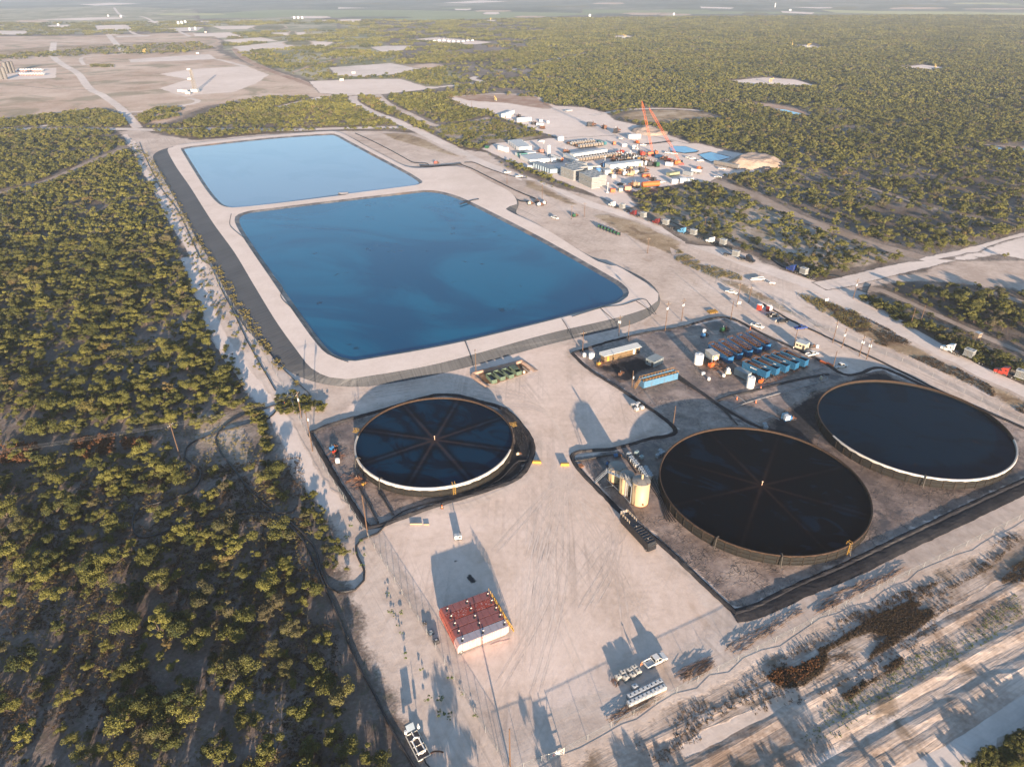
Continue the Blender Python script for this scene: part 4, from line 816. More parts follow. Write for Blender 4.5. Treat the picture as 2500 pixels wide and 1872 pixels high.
# ---------- beige storage tanks
BT = []
for i, (cx, by, top, r) in enumerate([(752, 968, (798, 645), 2.6), (925, 1185, (965, 795), 2.2), (1170, 1392, (1207, 905), 2.7)]):
    p = ctr('C', (cx, by), r); b = g('C', cx, by); 
    best = min((abs(proj((p[0], p[1], k*.1))[1]-px('C', *top)[1]), k*.1) for k in range(40, 120)); H_ = best[1]
    t = thing('storage_tank', ['beige storage tank farthest back of the three, walkway across its front', 'smallest beige storage tank in the middle of the three with a ladder', 'tallest beige storage tank nearest the yard with a vent stack on its roof'][i], 'storage tank', p, 0, 'beige upright tanks'); BT.append((p, r, H_))
    m = MB(); m.lathe([(r, 0), (r, H_)], 40); m.build('shell', beige, t, True)
    m = MB(); m.lathe([(r+.06, H_-.12), (r+.06, H_), (r*.5, H_+.22), (.15, H_+.34)], 40); m.build('roof', beigetop, t)
    m = MB(); m.lathe([(r+.12, 0), (r+.12, .25)], 32); m.build('base_ring', rustm, t)
    m = MB(); m.tube((r*.55, -r*.8, .2), (r*.55, -r*.8, H_+.5), .08, 6); m.tube((r*.2, -r*1.0, 1.2), (r*.2, -r*1.12, 1.2), .3, 10); m.path([(-r*.7, -r*.8, .3), (-r*.75, -r*.85, H_*.9), (-r*.5, -r*.5, H_+.3)], .08, 6); m.build('pipe', rustm, t)
    if i == 2: m = MB(); m.tube((.3, .5, H_), (.3, .5, H_+1.7), .32, 12); m.tube((.3, .5, H_+1.7), (.3, .5, H_+1.9), .4, 12); m.build('vent_stack', beige, t)
    if i == 1: m = MB(); ladder_mb(m, 0, H_, .06, .8, True); o = m.build('ladder', galv, t); o.location = (-.1*r, -r-.3, 0); o.rotation_euler = (0, 0, -PI/2)
p0, p1, p2 = [Vector(b[0]) for b in BT]; t = thing('catwalk', 'grey steel walkway with hand rails joining the beige tanks', 'walkway', (p0.x, p0.y, .1))
m = MB(); hz_ = BT[1][2]-.2
A_, B_ = Vector((-BT[0][1]-.6, -1.9, hz_-2.0)), Vector((p1.x-p0.x-BT[1][1]*.2, p1.y-p0.y-BT[1][1]-.3, hz_)); C_ = Vector((p2.x-p0.x-BT[2][1]-.2, p2.y-p0.y-.6, hz_))
for a, b in ((A_, B_), (B_, C_)):
    d = (b-a).normalized(); s = Vector((-d.y, d.x, 0))*.5
    m.add([a-s, a+s, b+s, b-s, a-s-Vector((0, 0, .1)), a+s-Vector((0, 0, .1)), b+s-Vector((0, 0, .1)), b-s-Vector((0, 0, .1))], [(0, 1, 2, 3), (7, 6, 5, 4), (0, 3, 7, 4), (1, 5, 6, 2)])
    for q in (-1, 1):
        for zz in (.55, 1.1): m.tube(a+s*q+Vector((0, 0, zz)), b+s*q+Vector((0, 0, zz)), .045, 5)
        for k in range(8): u = a.lerp(b, k/7)+s*q; m.tube(u, u+Vector((0, 0, 1.1)), .045, 5)
m.build('deck', galv, t); m = MB()
for k in range(2): m.tube(A_+Vector((0, k*.8-.4, 0)), Vector((A_.x-3.6, A_.y+k*.8-.4, .1)), .06, 5); m.tube(A_+Vector((0, k*.8-.4, 1)), Vector((A_.x-3.6, A_.y+k*.8-.4, 1.1)), .05, 5)
for k in range(9): m.box(tuple(A_.lerp(Vector((A_.x-3.6, A_.y, .1)), k/8)), (.3, .8, .05))
m.build('stair', galv, t); m = MB(); m.tube(B_, (B_.x, B_.y, 0), .08, 6); m.tube(C_, (C_.x, C_.y, 0), .08, 6); m.build('post', galv, t)
# ---------- plastic totes
def tote_proto():
    t = thing('plastic_tote', 'white caged plastic tote', 'tote', (0, 0, -50))
    m = MB(); m.box((0, 0, .62), (1.10, .92, .86)); m.box((0, 0, 1.09), (1.02, .84, .08), 0, .8); m.build('bottle', totew, t)
    m = MB(); m.tube((0, 0, 1.12), (0, 0, 1.2), .14, 10); m.build('cap', blackm, t)
    m = MB()
    for z in (.2, .65, 1.1): m.box((0, -.5, z), (1.2, .03, .03)); m.box((0, .5, z), (1.2, .03, .03)); m.box((-.6, 0, z), (.03, 1.0, .03)); m.box((.6, 0, z), (.03, 1.0, .03))
    for k in range(5):
        for s in (-1, 1): m.box((-.6+.3*k, s*.5, .65), (.03, .03, .92)); m.box((s*.6, -.5+.25*k, .65), (.03, .03, .92))
    m.build('cage', galv, t); m = MB(); m.box((0, 0, .14), (1.2, 1.0, .05)); 
    for y in (-.42, 0, .42): m.box((0, y, .06), (1.2, .12, .11))
    m.build('pallet', tan, t); return t
TP = tote_proto(); tfirst = [True]
def totes(c, pts, rz, label, group, mats=None, z=.1, jr=.12):
    for i, (x, y) in enumerate(pts):
        q = g(c, x, y, 1.25); lab = label if isinstance(label, str) else label[i]
        r_ = rz+random.gauss(0, jr)
        if tfirst[0]: TP.location = (q.x, q.y, z); TP.rotation_euler = (0, 0, r_); TP['label'] = lab; TP['group'] = group; tfirst[0] = False
        else: dup(TP, (q.x, q.y, z), r_, lab, (1.18, 1.18, 1.12), mats, group=group)
TP.scale = (1.18, 1.18, 1.12)
gd = g('D', 1520, 972, 1.2)-g('D', 845, 1297, 1.2); rzt = math.atan2(gd.y, gd.x)
totes('D', [(845+675*k/8, 1297-325*k/8) for k in range(9)], rzt, 'white tote in the front row of the block nearest the bottom fence', 'front row of nine totes by the fence', jr=.02)
totes('D', [(845+610*k/7, 1160-300*k/7) for k in range(8)], rzt, 'white tote in the back row of the block nearest the bottom fence', 'back row of eight totes by the fence', jr=.02)
totes('D', [(935, 962)], rzt, 'single white tote standing alone behind the block of totes by the fence', None or 'totes by the fence')
totes('D', [(595, 755), (692, 672), (752, 775), (832, 622), (892, 722), (928, 562), (1004, 645)], rzt, ['leftmost worn tote of the loose cluster, beside the rusty scrap', 'back left tote of the loose cluster behind the white pickup', 'front left tote of the loose cluster behind the white pickup', 'back middle tote of the loose cluster', 'front middle tote of the loose cluster', 'back right tote of the cluster near the pickup tailgate', 'front right tote of the cluster near the pickup tailgate'], 'loose cluster of seven totes', {'tote_plastic': M('tote_warm', (.62, .58, .50), .6, dirt=(.4, .3, .2), dirt_amt=.4)})
totes('X', [(915, 1575), (962, 1630), (982, 1560), (1035, 1610), (960, 1580)], .6, 'white tote in the small group at the liner edge above the gate', 'five totes at the liner edge')
totes('C', [(1000, 410), (1040, 478), (1062, 512), (1100, 548), (1122, 580), (1150, 610), (1205, 665), (1232, 700), (1260, 738), (1290, 775), (1300, 660), (1322, 700), (1345, 735), (1375, 770), (1392, 810), (1318, 812)], 1.0, 'tote in the long crooked line between beige tanks and middle round tank', 'line of totes beside the beige tanks', {'tote_plastic': M('tote_cool', (.50, .54, .56), .6)}, .14)
totes('C', [(1143, 385), (1225, 465)], .7, ['pale green tote standing alone above the long tote line', 'pale blue tote just right of the long tote line'], 'pair of tinted totes', {'tote_plastic': M('tote_green', (.36, .50, .50), .6)}, .14)
totes('C', [(1562, 352), (1608, 388), (1515, 440), (1570, 405)], .7, 'tote in the group of four against the middle round tank', 'four totes against the middle round tank', {'tote_plastic': MATS['tote_cool']}, .14)
# ---------- pickups and cars
def pickup(label, paint, L=5.9, bed=True):
    t = thing('pickup_truck' if bed else 'car', label, 'pickup' if bed else 'car'); W = 2.0; m = MB()
    if bed:
        m.side([(-L/2, .5), (-L/2, 1.05), (-.75, 1.08), (-.75, .5)], -W/2, -W/2+.12); m.side([(-L/2, .5), (-L/2, 1.05), (-.75, 1.08), (-.75, .5)], W/2-.12, W/2); m.b2(-L/2, -L/2+.1, -W/2+.12, W/2-.12, .5, 1.05); m.b2(-L/2+.1, -.75, -W/2+.12, W/2-.12, .45, .62)
        m.side([(-.75, .42), (-.75, 1.12), (1.55, 1.12), (L/2-.1, .98), (L/2, .85), (L/2, .42)], -W/2, W/2)
        cab = [(-.72, 1.12), (-.55, 1.82), (.75, 1.86), (1.55, 1.13)]
    else:
        m.side([(-L/2, .4), (-L/2, .9), (-L/2+.9, 1.0), (1.2, 1.0), (L/2-.1, .85), (L/2, .7), (L/2, .4)], -W/2, W/2); cab = [(-L/2+.3, .95), (-L/2+.9, 1.62), (.5, 1.66), (1.35, 1.0)]
    m.build('body', paint, t)
    m = MB(); y0, y1 = W/2-.06, W/2-.24; vs = [(cab[0][0], -y0, cab[0][1]), (cab[3][0], -y0, cab[3][1]), (cab[3][0], y0, cab[3][1]), (cab[0][0], y0, cab[0][1]), (cab[1][0], -y1, cab[1][1]), (cab[2][0], -y1, cab[2][1]), (cab[2][0], y1, cab[2][1]), (cab[1][0], y1, cab[1][1])]
    m.hexa(vs); m.build('windows', glass, t)
    m = MB(); m.b2(cab[1][0]-.04, cab[2][0]+.04, -y1-.03, y1+.03, cab[1][1]-.02, cab[2][1]+.05)
    for xx in (cab[1][0]+.02, (cab[1][0]+cab[2][0])/2):
        for s in (-1, 1): m.tube((xx, s*(y1+.02), cab[1][1]), (xx-.03, s*(y0+.01), cab[0][1]), .06, 4)
    for s in (-1, 1): m.tube((cab[2][0], s*(y1+.01), cab[2][1]), (cab[3][0], s*(y0+.01), cab[3][1]), .05, 4)
    m.build('roof', paint, t)
    for x in (-L/2+1.15, L/2-1.05):
        for s in (-1, 1): inst(None, WHS, t, 'wheel', (x, s*(W/2-.1), 0))
    m = MB(); m.b2(L/2-.02, L/2+.1, -W/2+.1, W/2-.1, .4, .62); m.b2(-L/2-.1, -L/2+.02, -W/2+.1, W/2-.1, .4, .58); m.build('bumper', galv, t)
    for s in (-1, 1): m = MB(); m.b2(L/2-.03, L/2+.03, s*.62-.2, s*.62+.2, .68, .84); m.build('headlight', totew, t)
    return t
def place(t, c, rear, front, z=.12, off=.0):
    a, b = g(c, *rear), g(c, *front); q = (a+b)/2; d = b-a; n = Vector((-d.y, d.x, 0)).normalized(); n = n if n.dot(q) > 0 else -n; q = q+n*off; t.location = (q.x, q.y, z); t.rotation_euler = (0, 0, math.atan2(d.y, d.x)); return t
pk = place(pickup('white crew cab pickup parked beside the totes near the bottom fence', white), 'D', (1200, 640), (1600, 440), .08, .9); pk['group'] = 'white pickups'
def dplace(src, label, c, rear, front, z=.12, mats=None, off=.8, group=None, scale=None):
    a, b = g(c, *rear), g(c, *front); q = (a+b)/2; d = b-a; n = Vector((-d.y, d.x, 0)).normalized(); n = n if n.dot(q) > 0 else -n; q = q+n*off
    return dup(src, (q.x, q.y, z), math.atan2(d.y, d.x), label, scale, mats, group)
bk = {'white_paint': blackm, 'grey_steel': dark}; dk = {'white_paint': dkblue}
dplace(pk, 'white pickup beside the cones above the blue tanks', 'B', (180, 748), (330, 800))
dplace(pk, 'white pickup parked just below the site cabin', 'B', (935, 1180), (1105, 1135))
dplace(pk, 'white pickup with black bed beside the lamp pole right of the orange rack', 'B', (1310, 1335), (1495, 1305))
dplace(pk, 'white pickup alone on the sand left of the boundary poles', '6', (385, 272), (308, 252))
dplace(pk, 'black pickup nearest the red toilets', 'B', (380, 632), (575, 632), mats=bk, group='dark vehicles by the fence'); dplace(pk, 'dark pickup in the middle of the three dark vehicles', 'B', (700, 700), (525, 720), mats=bk, group='dark vehicles by the fence'); dplace(pk, 'dark blue pickup at the end of the three dark vehicles', 'B', (780, 812), (948, 790), mats=dk, group='dark vehicles by the fence')
dplace(pk, 'white pickup on the haul road below the drilling pad, upper of two', 'E', (425, 805), (590, 785)); dplace(pk, 'white pickup on the haul road below the drilling pad, lower of two', 'E', (665, 892), (832, 868))
dplace(pk, 'white van on the sand right of the near pond crest', '2', (1352, 1380), (1376, 1388))
for i, (c, a, b, lab) in enumerate([('G', (580, 480), (450, 482), 'white pickup parked alone beside the small settling pits'), ('G', (440, 445), (320, 440), 'white pickup beside another by the small settling pits'), ('G', (345, 430), (250, 415), 'white pickup nearest the orange crane body by the pits'), ('G', (885, 780), (770, 770), 'white pickup at the edge of the brush below the sand pile'), ('F', (1720, 1010), (1940, 985), 'white pickup between the orange tanker and the brush'), ('F', (1370, 225), (1520, 222), 'white pickup near the dark narrow pit'), ('F', (900, 1050), (1075, 1035), 'small dark flatbed beside the stacked sand boxes'), ('F', (930, 95), (1060, 80), 'white pickup near the far white trailer'), ('L', (1190, 925), (1100, 925), 'white pickup behind the row of long white trailers'), ('L', (1600, 915), (1505, 915), 'white pickup by the small trees at the pad edge'), ('F', (1900, 385), (2010, 395), 'white pickup below the first settling pit'), ('F', (2030, 400), (2140, 408), 'second white pickup below the first settling pit'), ('G', (930, 630), (860, 620), 'white pickup in front of the long silver trailer')]):
    dplace(pk, lab, c, a, b, .3, bk if 'dark flatbed' in lab else None)
# ---------- semi trucks with sand boxes
def tractor(label, paint):
    t = thing('semi_truck', label, 'semi truck'); m = MB(); W = 2.5                                # front at +x
    m.side([(4.6, .7), (4.9, 1.0), (4.85, 1.55), (3.2, 1.95), (3.0, 1.95), (3.0, .7)], -W*.40, W*.40); m.side([(3.1, .6), (3.1, 2.0), (2.55, 2.85), (2.0, 3.4), (.2, 3.95), (-.1, 3.9), (-.1, .6)], -W/2, W/2)
    m.box((4.0, -1.05, .95), (1.3, .4, .5)); m.box((4.0, 1.05, .95), (1.3, .4, .5)); m.build('cab', paint, t)
    m = MB(); m.hexa([(3.14, -1.1, 2.02), (3.14, 1.1, 2.02), (2.62, 1.0, 2.8), (2.62, -1.0, 2.8), (3.2, -1.1, 2.02), (3.2, 1.1, 2.02), (2.68, 1.0, 2.8), (2.68, -1.0, 2.8)])
    for s in (-1, 1): m.box((2.45, s*1.26, 2.2), (.8, .04, .6)); m.box((.8, s*1.26, 2.6), (.5, .04, .5))
    m.build('windows', glass, t)
    m = MB(); m.box((-.3, 0, .85), (7.6, .9, .25)); m.box((-2.6, 0, 1.1), (1.2, 1.2, .15)); m.tube((1.2, -1.15, .75), (-.0, -1.15, .75), .33, 10); m.tube((1.2, 1.15, .75), (0, 1.15, .75), .33, 10); m.tube((-.2, 1.1, 1), (-.2, 1.1, 4.0), .1, 6); m.tube((-.2, -1.1, 1), (-.2, -1.1, 4.0), .1, 6); m.build('chassis', dark, t)
    for x in (3.9, -1.9, -3.2):
        for s in (-1, 1): inst(None, WH, t, 'wheel', (x, s*1.05, 0))
    return t
def trailer(label):
    t = thing('flatbed_trailer', label, 'trailer'); m = MB(); m.box((0, -.5, 1.2), (13, .18, .35)); m.box((0, .5, 1.2), (13, .18, .35))
    for k in range(12): m.box((-6+12*k/11, 0, 1.25), (.14, 2.4, .12))
    m.box((5.6, 0, 1.38), (1.6, 2.4, .1)); m.box((-6.4, 0, .8), (.1, 2.3, .5)); m.build('frame', dark, t)
    for x in (-4.4, -5.6):
        for s in (-1, 1): inst(None, WH, t, 'wheel', (x, s*1.05, 0))
    return t
def sand_box(label, L=3.6, W=2.5, H=2.9, paint=None):
    t = thing('sand_box', label, 'container'); m = MB(); m.box((0, 0, H/2), (L, W, H))
    for k in range(7):
        for s in (-1, 1): m.box((-L/2+.2+(L-.4)*k/6, s*(W/2+.04), H/2), (.12, .1, H-.2))
    for k in range(5):
        for s in (-1, 1): m.box((s*(L/2+.04), -W/2+.2+(W-.4)*k/4, H/2), (.1, .12, H-.2))
    m.build('body', paint or sandbox, t); m = MB()
    for z in (.08, H-.06):
        for s in (-1, 1): m.box((0, s*(W/2+.05), z), (L+.22, .16, .16)); m.box((s*(L/2+.05), 0, z), (.16, W-.06, .16))
    m.build('frame', palegrey, t); m = MB(); m.box((0, 0, H+.05), (1.2, 1.2, .1)); m.build('lid', galv, t); return t
TR = {}
def truck(tlab, c, front, tail, paint, blab, rlab, z=.22, blen=1.0):
    global TR
    a, b = g(c, *front), g(c, *tail); d = (a-b); L = d.length; d.normalize(); rz = math.atan2(d.y, d.x); n = Vector((-d.y, d.x, 0)); n = n if n.dot(a) > 0 else -n
    o = a+n*1.2
    pos = lambda s: (o.x-d.x*s, o.y-d.y*s)
    L = max(16, min(L, 21))
    for key, f, lab, s, zz in (('t', lambda l_: tractor(l_, paint), tlab, 4.9, z), ('r', trailer, rlab, L-6.4, z), ('b', sand_box, blab, L-7.2, z+1.46)):
        x, y = pos(s)
        if key == 't' or key not in TR:
            q = f(lab); q.location = (x, y, zz); q.rotation_euler = (0, 0, rz)
            if key != 't': TR[key] = q
            q['group'] = {'t': 'trucks queued on the haul road', 'r': 'trailers of the queued trucks', 'b': 'sand boxes on the queued trailers'}[key]
        else: dup(TR[key], (x, y, zz), rz, lab)
TL = [('white', 'I', (25, 128), (290, 222), white, 'at the far upper end of the truck queue'), ('maroon', 'I', (310, 245), (580, 345), maroon, 'second from the far end of the truck queue'), ('maroon', 'I', (612, 360), (905, 445), maroon, 'third from the far end of the truck queue'), ('sky blue', 'I', (955, 485), (1285, 585), skyb, 'fourth from the far end of the truck queue'),
      ('white', 'I', (1335, 615), (1695, 720), white, 'just ahead of the black truck'), ('black', 'I', (1985, 912), (1575, 800), blackm, 'facing away from the queue toward the junction'), ('deep blue', '6', (690, 112), (862, 180), dkblue, 'alone above the side road junction'), ('white', '6', (1662, 615), (1945, 722), white, 'on the right beside the deer stand'), ('bright red', '6', (1998, 762), (2290, 860), redm, 'at the right edge of the photo')]
for nm, c, f, t_, pt, where in TL: truck('%s semi truck %s' % (nm, where), c, f, t_, pt, ('grey sand box behind the %s truck %s' % (nm, where)).replace('at the far upper end of the truck queue', 'at the far end of the queue').replace('end of the truck queue', 'end of the queue'), 'flatbed behind the %s truck %s' % (nm, where))
# ---------- utility poles
def pole(label, c, base, top, arm=True, trans=0, rz=None, h=None, group='wooden utility poles', metal=False):
    h = h or min(16, max(7, hgt(c, base, top))); q = g(c, *base); t = thing('utility_pole', label, 'utility pole', (q.x, q.y, 0), R(20) if rz is None else rz, group)
    m = MB(); m.tube((0, 0, -.2), (0, 0, h), .19, 8, .12); m.build('shaft', woodm, t)
    if arm:
        m = MB(); m.box((0, 0, h-1.2), (2.6, .14, .16)); m.build('crossarm', woodm, t)
        for x in (-1.2, -.5, .5, 1.2): m = MB(); m.tube((x, 0, h-1.1), (x, 0, h-.8), .07, 6); m.build('insulator', offw, t)
    for k in range(trans):
        m = MB(); a = k*2*PI/max(trans, 2)+.5; m.tube((.42*math.cos(a), .42*math.sin(a), h-3.8), (.42*math.cos(a), .42*math.sin(a), h-2.7), .28, 10); m.build('transformer', palegrey, t)
    return t, h
PL = {}
for key, lab, c, b, tp, arm, tr in [
 ('near', 'brown wooden pole nearest the camera inside the fence corner', '8', (1087, 1655), (1080, 1415), False, 0), ('corner', 'leaning wooden pole at the fence corner below the smallest round tank', '8', (190, 200), (162, -60), False, 0),
 ('west', 'lone wooden pole standing in the left scrub with wires', '4', (1140, 1300), (1105, 1075), True, 0), ('tee', 'wooden pole beside the fence left of the smallest round tank', '4', (1975, 1255), (1912, 965), False, 1), ('tx', 'short pole with two pale transformers at the pond corner', '4', (1905, 1045), (1882, 880), True, 2),
 ('bins', 'wooden pole standing left of the green bins', '5', (872, 762), (868, 612), True, 0), ('p5', 'wooden pole with lamp at the left corner of the blue tank yard', '5', (1545, 632), (1553, 498), True, 0), ('p6', 'wooden pole with transformers below the pond corner pipes', '5', (1774, 528), (1778, 398), True, 3), ('p7', 'thin pale pole right of the transformer pole below the pond', '5', (1832, 555), (1838, 430), False, 0),
 ('p8', 'tall wooden pole at the lower right pond corner', '5', (2066, 498), (2090, 312), True, 2), ('p9', 'wooden pole with transformers right of the pond corner', '5', (2170, 432), (2183, 292), True, 2), ('p10', 'wooden pole left of the yellow pallets', '6', (345, 430), (360, 308), False, 0), ('p11', 'wooden pole just right of the lone white pickup', '6', (385, 345), (402, 190), True, 0),
 ('p12', 'dark pole by the fence beyond the red toilets', '6', (460, 320), (472, 215), True, 0), ('l1', 'lamp pole beside the site cabin', '6', (745, 600), (765, 495), False, 0), ('q1', 'first pole of the four by the road fence, left end', '6', (990, 572), (1018, 428), True, 1), ('q2', 'second pole of the four by the road fence with two transformers', '6', (1048, 603), (1080, 478), True, 2), ('q3', 'third pole of the four by the road fence', '6', (1158, 657), (1188, 522), True, 3), ('q4', 'fourth pole of the four by the road fence, right end', '6', (1204, 676), (1228, 545), True, 3),
 ('l2', 'lamp pole left of the pickup with the black bed', '6', (989, 742), (1012, 622), False, 0), ('r1', 'pole with transformers at the side road junction', '6', (1120, 292), (1143, 168), True, 2), ('r2', 'left pole of the pair in the brush beyond the road', '6', (1478, 472), (1505, 350), False, 0), ('r3', 'right pole of the pair in the brush beyond the road', '6', (1540, 455), (1572, 335), False, 0), ('m1', 'pole beside the oily sump and pale blue tank', '5', (1857, 852), (1863, 748), False, 1), ('m2', 'pole at the liner corner above the middle round tank', '5', (2115, 1112), (2126, 968), False, 0),
 ('c1', 'thin pole near the two white pickups on the haul road', '2', (1068, 1162), (1068, 1085), False, 0), ('c2', 'thin pole above the pump cluster on the pond side', '2', (1290, 1262), (1293, 1165), False, 0), ('c3', 'left of two poles by the green generator', '2', (1475, 1387), (1478, 1295), True, 0), ('c4', 'right of two poles by the green generator', '2', (1556, 1372), (1562, 1278), True, 0), ('c5', 'wooden cross arm pole on the sand beside the long verge', '2', (1955, 1602), (1962, 1500), True, 0), ('c6', 'pole in the brush edge above the truck queue', 'I', (1330, 405), (1336, 330), True, 0), ('c7', 'tall pole left of the middle clear track, near the drilling pad', '2', (845, 700), (848, 628), False, 0)]:
    PL[key] = pole(lab, c, b, tp, arm, tr)
def wire(label, pairs, sag=1.2, r=.012):
    t = None
    for a, b in pairs:
        (A, ha), (B, hb) = PL[a] if isinstance(a, str) else a, PL[b] if isinstance(b, str) else b
        for k, off in enumerate((-1.2, -.5, .5, 1.2)):
            ra, rb = A.rotation_euler[2], B.rotation_euler[2]; p = Vector((A.location.x+off*math.cos(ra), A.location.y+off*math.sin(ra), ha-.85)); q = Vector((B.location.x+off*math.cos(rb), B.location.y+off*math.sin(rb), hb-.85))
            m = MB(); m.path([p.lerp(q, s/12)-Vector((0, 0, sag*4*(s/12)*(1-s/12))) for s in range(13)], r, 4)
            if t is None: t = thing('power_line', label, 'wires', (0, 0, 0))
            m.build('wire', M('wire_grey', (.22, .22, .23), .6), t)
off_a = (thing('utility_pole', 'pole', 'x', (-230, 165, 0), R(80)), 12); col.objects.unlink(off_a[0]); PL['west'][0].rotation_euler = (0, 0, R(75)); PL['bins'][0].rotation_euler = (0, 0, R(100)); PL['tx'][0].rotation_euler = (0, 0, R(85))
wire('thin overhead wires crossing the left scrub to the pond corner', [(off_a, 'west'), ('west', 'tx')]); wire('thin overhead wires along the near foot of the pond berm', [('tx', 'bins'), ('bins', 'p5'), ('p5', 'p6')]); wire('thin overhead wires between the poles by the road fence', [('q1', 'q2'), ('q2', 'q3'), ('q3', 'q4')]); wire('overhead wires from the pond corner to the road fence poles', [('p8', 'p9')])
# ---------- fences
fm, n_, b_ = new_mat('chain_link'); G_ = NG(n_); tr_ = G_.node('ShaderNodeBsdfTransparent'); mx_ = G_.node('ShaderNodeMixShader'); mx_.inputs[0].default_value = .16
n_.links.new(tr_.outputs[0], mx_.inputs[1]); n_.links.new(b_.outputs[0], mx_.inputs[2]); n_.links.new(mx_.outputs[0], n_.nodes['Material Output'].inputs[0]); b_.inputs['Base Color'].default_value = (.10, .11, .115, 1); b_.inputs['Roughness'].default_value = .6
postm = None
def fence(label, pts, h=2.2, sp=6.0, mat=None, rail=True):
    global postm
    L = [Vector((p[0], p[1], 0)) for p in pts]; t = thing('chain_link_fence', label, 'fence', (L[0].x, L[0].y, 0)); o = L[0]; m = MB()
    if postm is None: q = MB(); q.tube((0, 0, 0), (0, 0, 2.3), .05, 6); postm = q.mesh('post', M('post_grey', (.27, .28, .28), .6))
    for a, b in zip(L, L[1:]):
        m.add([a-o, b-o, b-o+Vector((0, 0, h)), a-o+Vector((0, 0, h))], [(0, 1, 2, 3)])
    m.build('mesh', fm, t); 
    if rail: m = MB(); m.path([p-o+Vector((0, 0, h)) for p in L], .035, 5); m.build('top_rail', M('rail_grey', (.20, .21, .22), .6), t)
    acc = 0
    for a, b in zip(L, L[1:]):
        ln = (b-a).length; k = acc
        while k < ln: p = a+(b-a)*(k/ln); inst(None, postm, t, 'post', tuple(p-o)); k += sp
        acc = k-ln
    return t
fence('chain link fence along the left side of the yard', Z_('4', [(1905, 1090), (1960, 1180), (2050, 1380), (2199, 1590)])+Z_('8', [(0, -90), (190, 205), (420, 590), (600, 880), (850, 1300), (1085, 1690)]), 2.2, 5)
fence('pale fence line between the left scrub track and the pond berm', Z_('1', [(915, 940), (1000, 1080), (1080, 1230), (1200, 1450), (1310, 1656)])+Z_('4', [(1400, 230), (1500, 380), (1650, 620), (1800, 870), (1900, 1080)]), 2.0, 9)
fence('long chain link fence along the bottom of the yard', Z_('8', [(1425, 1572)])+Z_('9', [(0, 1190), (1100, 628), (2199, 80), (2500, -70)]), 2.2, 6)
fence('short chain link fence left of the pipe gate', Z_('8', [(1060, 1720), (1180, 1665), (1325, 1612)]), 2.2, 4)
fence('wire fence with pale posts between verge and round tank pad', Z_('6', [(150, 130), (350, 210), (600, 340), (900, 470), (1130, 560), (1250, 620), (1500, 720), (1800, 880), (2199, 1080), (2500, 1240)]), 1.8, 7, rail=False)
# pipe gate with its notice
ga, gb = g('8', 1330, 1612), g('8', 1422, 1575); d = gb-ga; t = thing('pipe_gate', 'white pipe gate with a white notice board in the bottom fence', 'gate', (ga.x, ga.y, 0), math.atan2(d.y, d.x)); W_ = max(3.5, d.length); m = MB()
for z in (.3, .8, 1.4, 2.0): m.tube((0, 0, z), (W_, 0, z), .05, 5)
for x in (0, W_/2, W_): m.tube((x, 0, 0), (x, 0, 2.3), .08, 6)
m.tube((0, 0, .3), (W_, 0, 2.0), .05, 5); m.build('frame', offw, t); m = MB(); m.box((W_*.45, -.1, 1.3), (1.7, .04, 1.0)); m.build('notice_board', white, t)
m = MB(); m.box((W_*.45-.5, -.125, 1.3), (.5, .01, .8)); m.build('notice_stripe', M('pink_print', (.6, .3, .3), .7), t)
# ---------- hoses and pipes
def hose(label, pts, r=.30, z=.35, mat=None, cat='hose', name='hose', sm=True, step=2.0, zs=None):
    L = smooth_line([Vector((p[0], p[1], z)) for p in pts], step) if sm else [Vector((p[0], p[1], z)) for p in pts]
    for i, p in enumerate(L): p.z = z+(.06*math.sin(i*.9) if sm else 0)
    if r == .30 and name == 'hose' and px and L[0].x < 0: [excl_line([L[i], L[min(i+5, len(L)-1)]], 7) for i in range(0, len(L)-1, 5)]
    m = MB(); m.path(L, r, 6); return tag(m.build(name, mat or hosem, None, True), label, cat)
hose('thick black hose from the pond corner winding down through the scrub to the fence', Z_('4', [(1840, 965), (1760, 965), (1640, 1000), (1540, 1035), (1420, 1100), (1365, 1180), (1395, 1265), (1470, 1360), (1560, 1485), (1640, 1570), (1740, 1650)])+Z_('7', [(1830, 110), (1930, 200), (1990, 280), (2030, 420), (2080, 525), (2150, 562)])+Z_('8', [(0, 560), (110, 540), (165, 480), (168, 420), (125, 330), (115, 265), (150, 222), (190, 208), (250, 185), (322, 108)]))
hose('black hose with a wide bend left of the lone pole', Z_('4', [(1760, 985), (1700, 1050), (1570, 1090), (1400, 1135), (1240, 1192), (1180, 1240), (1170, 1300), (1225, 1345), (1270, 1400), (1220, 1500), (1080, 1560), (900, 1615)]))
hose('black hose running down beside the scrub toward the bottom of the photo', Z_('7', [(1700, 30), (1790, 100), (1900, 210), (1975, 340), (2030, 470), (2100, 620), (2199, 855)])+Z_('8', [(60, 850), (130, 1020), (222, 1180), (330, 1400), (480, 1656), (560, 1780)]))
hose('black hose looping back in the scrub below the dry brush', Z_('7', [(1880, 10), (1850, 50), (1750, 55), (1640, 45), (1500, 62), (1200, 120), (1000, 190), (880, 210), (842, 150), (850, 70), (900, 15)]))
hose('black hose beside the pale fence left of the berm', Z_('1', [(880, 900), (920, 1000), (1010, 1180), (1120, 1330), (1250, 1600), (1290, 1656)])+Z_('4', [(1330, 90), (1400, 240), (1470, 370), (1560, 560), (1650, 720), (1740, 875)]), .2)
hose('black hose along the foot of the pond berm', Z_('4', [(1320, 0), (1390, 100), (1480, 260), (1600, 460), (1720, 660), (1850, 800), (1960, 905), (1930, 950)]), .2)
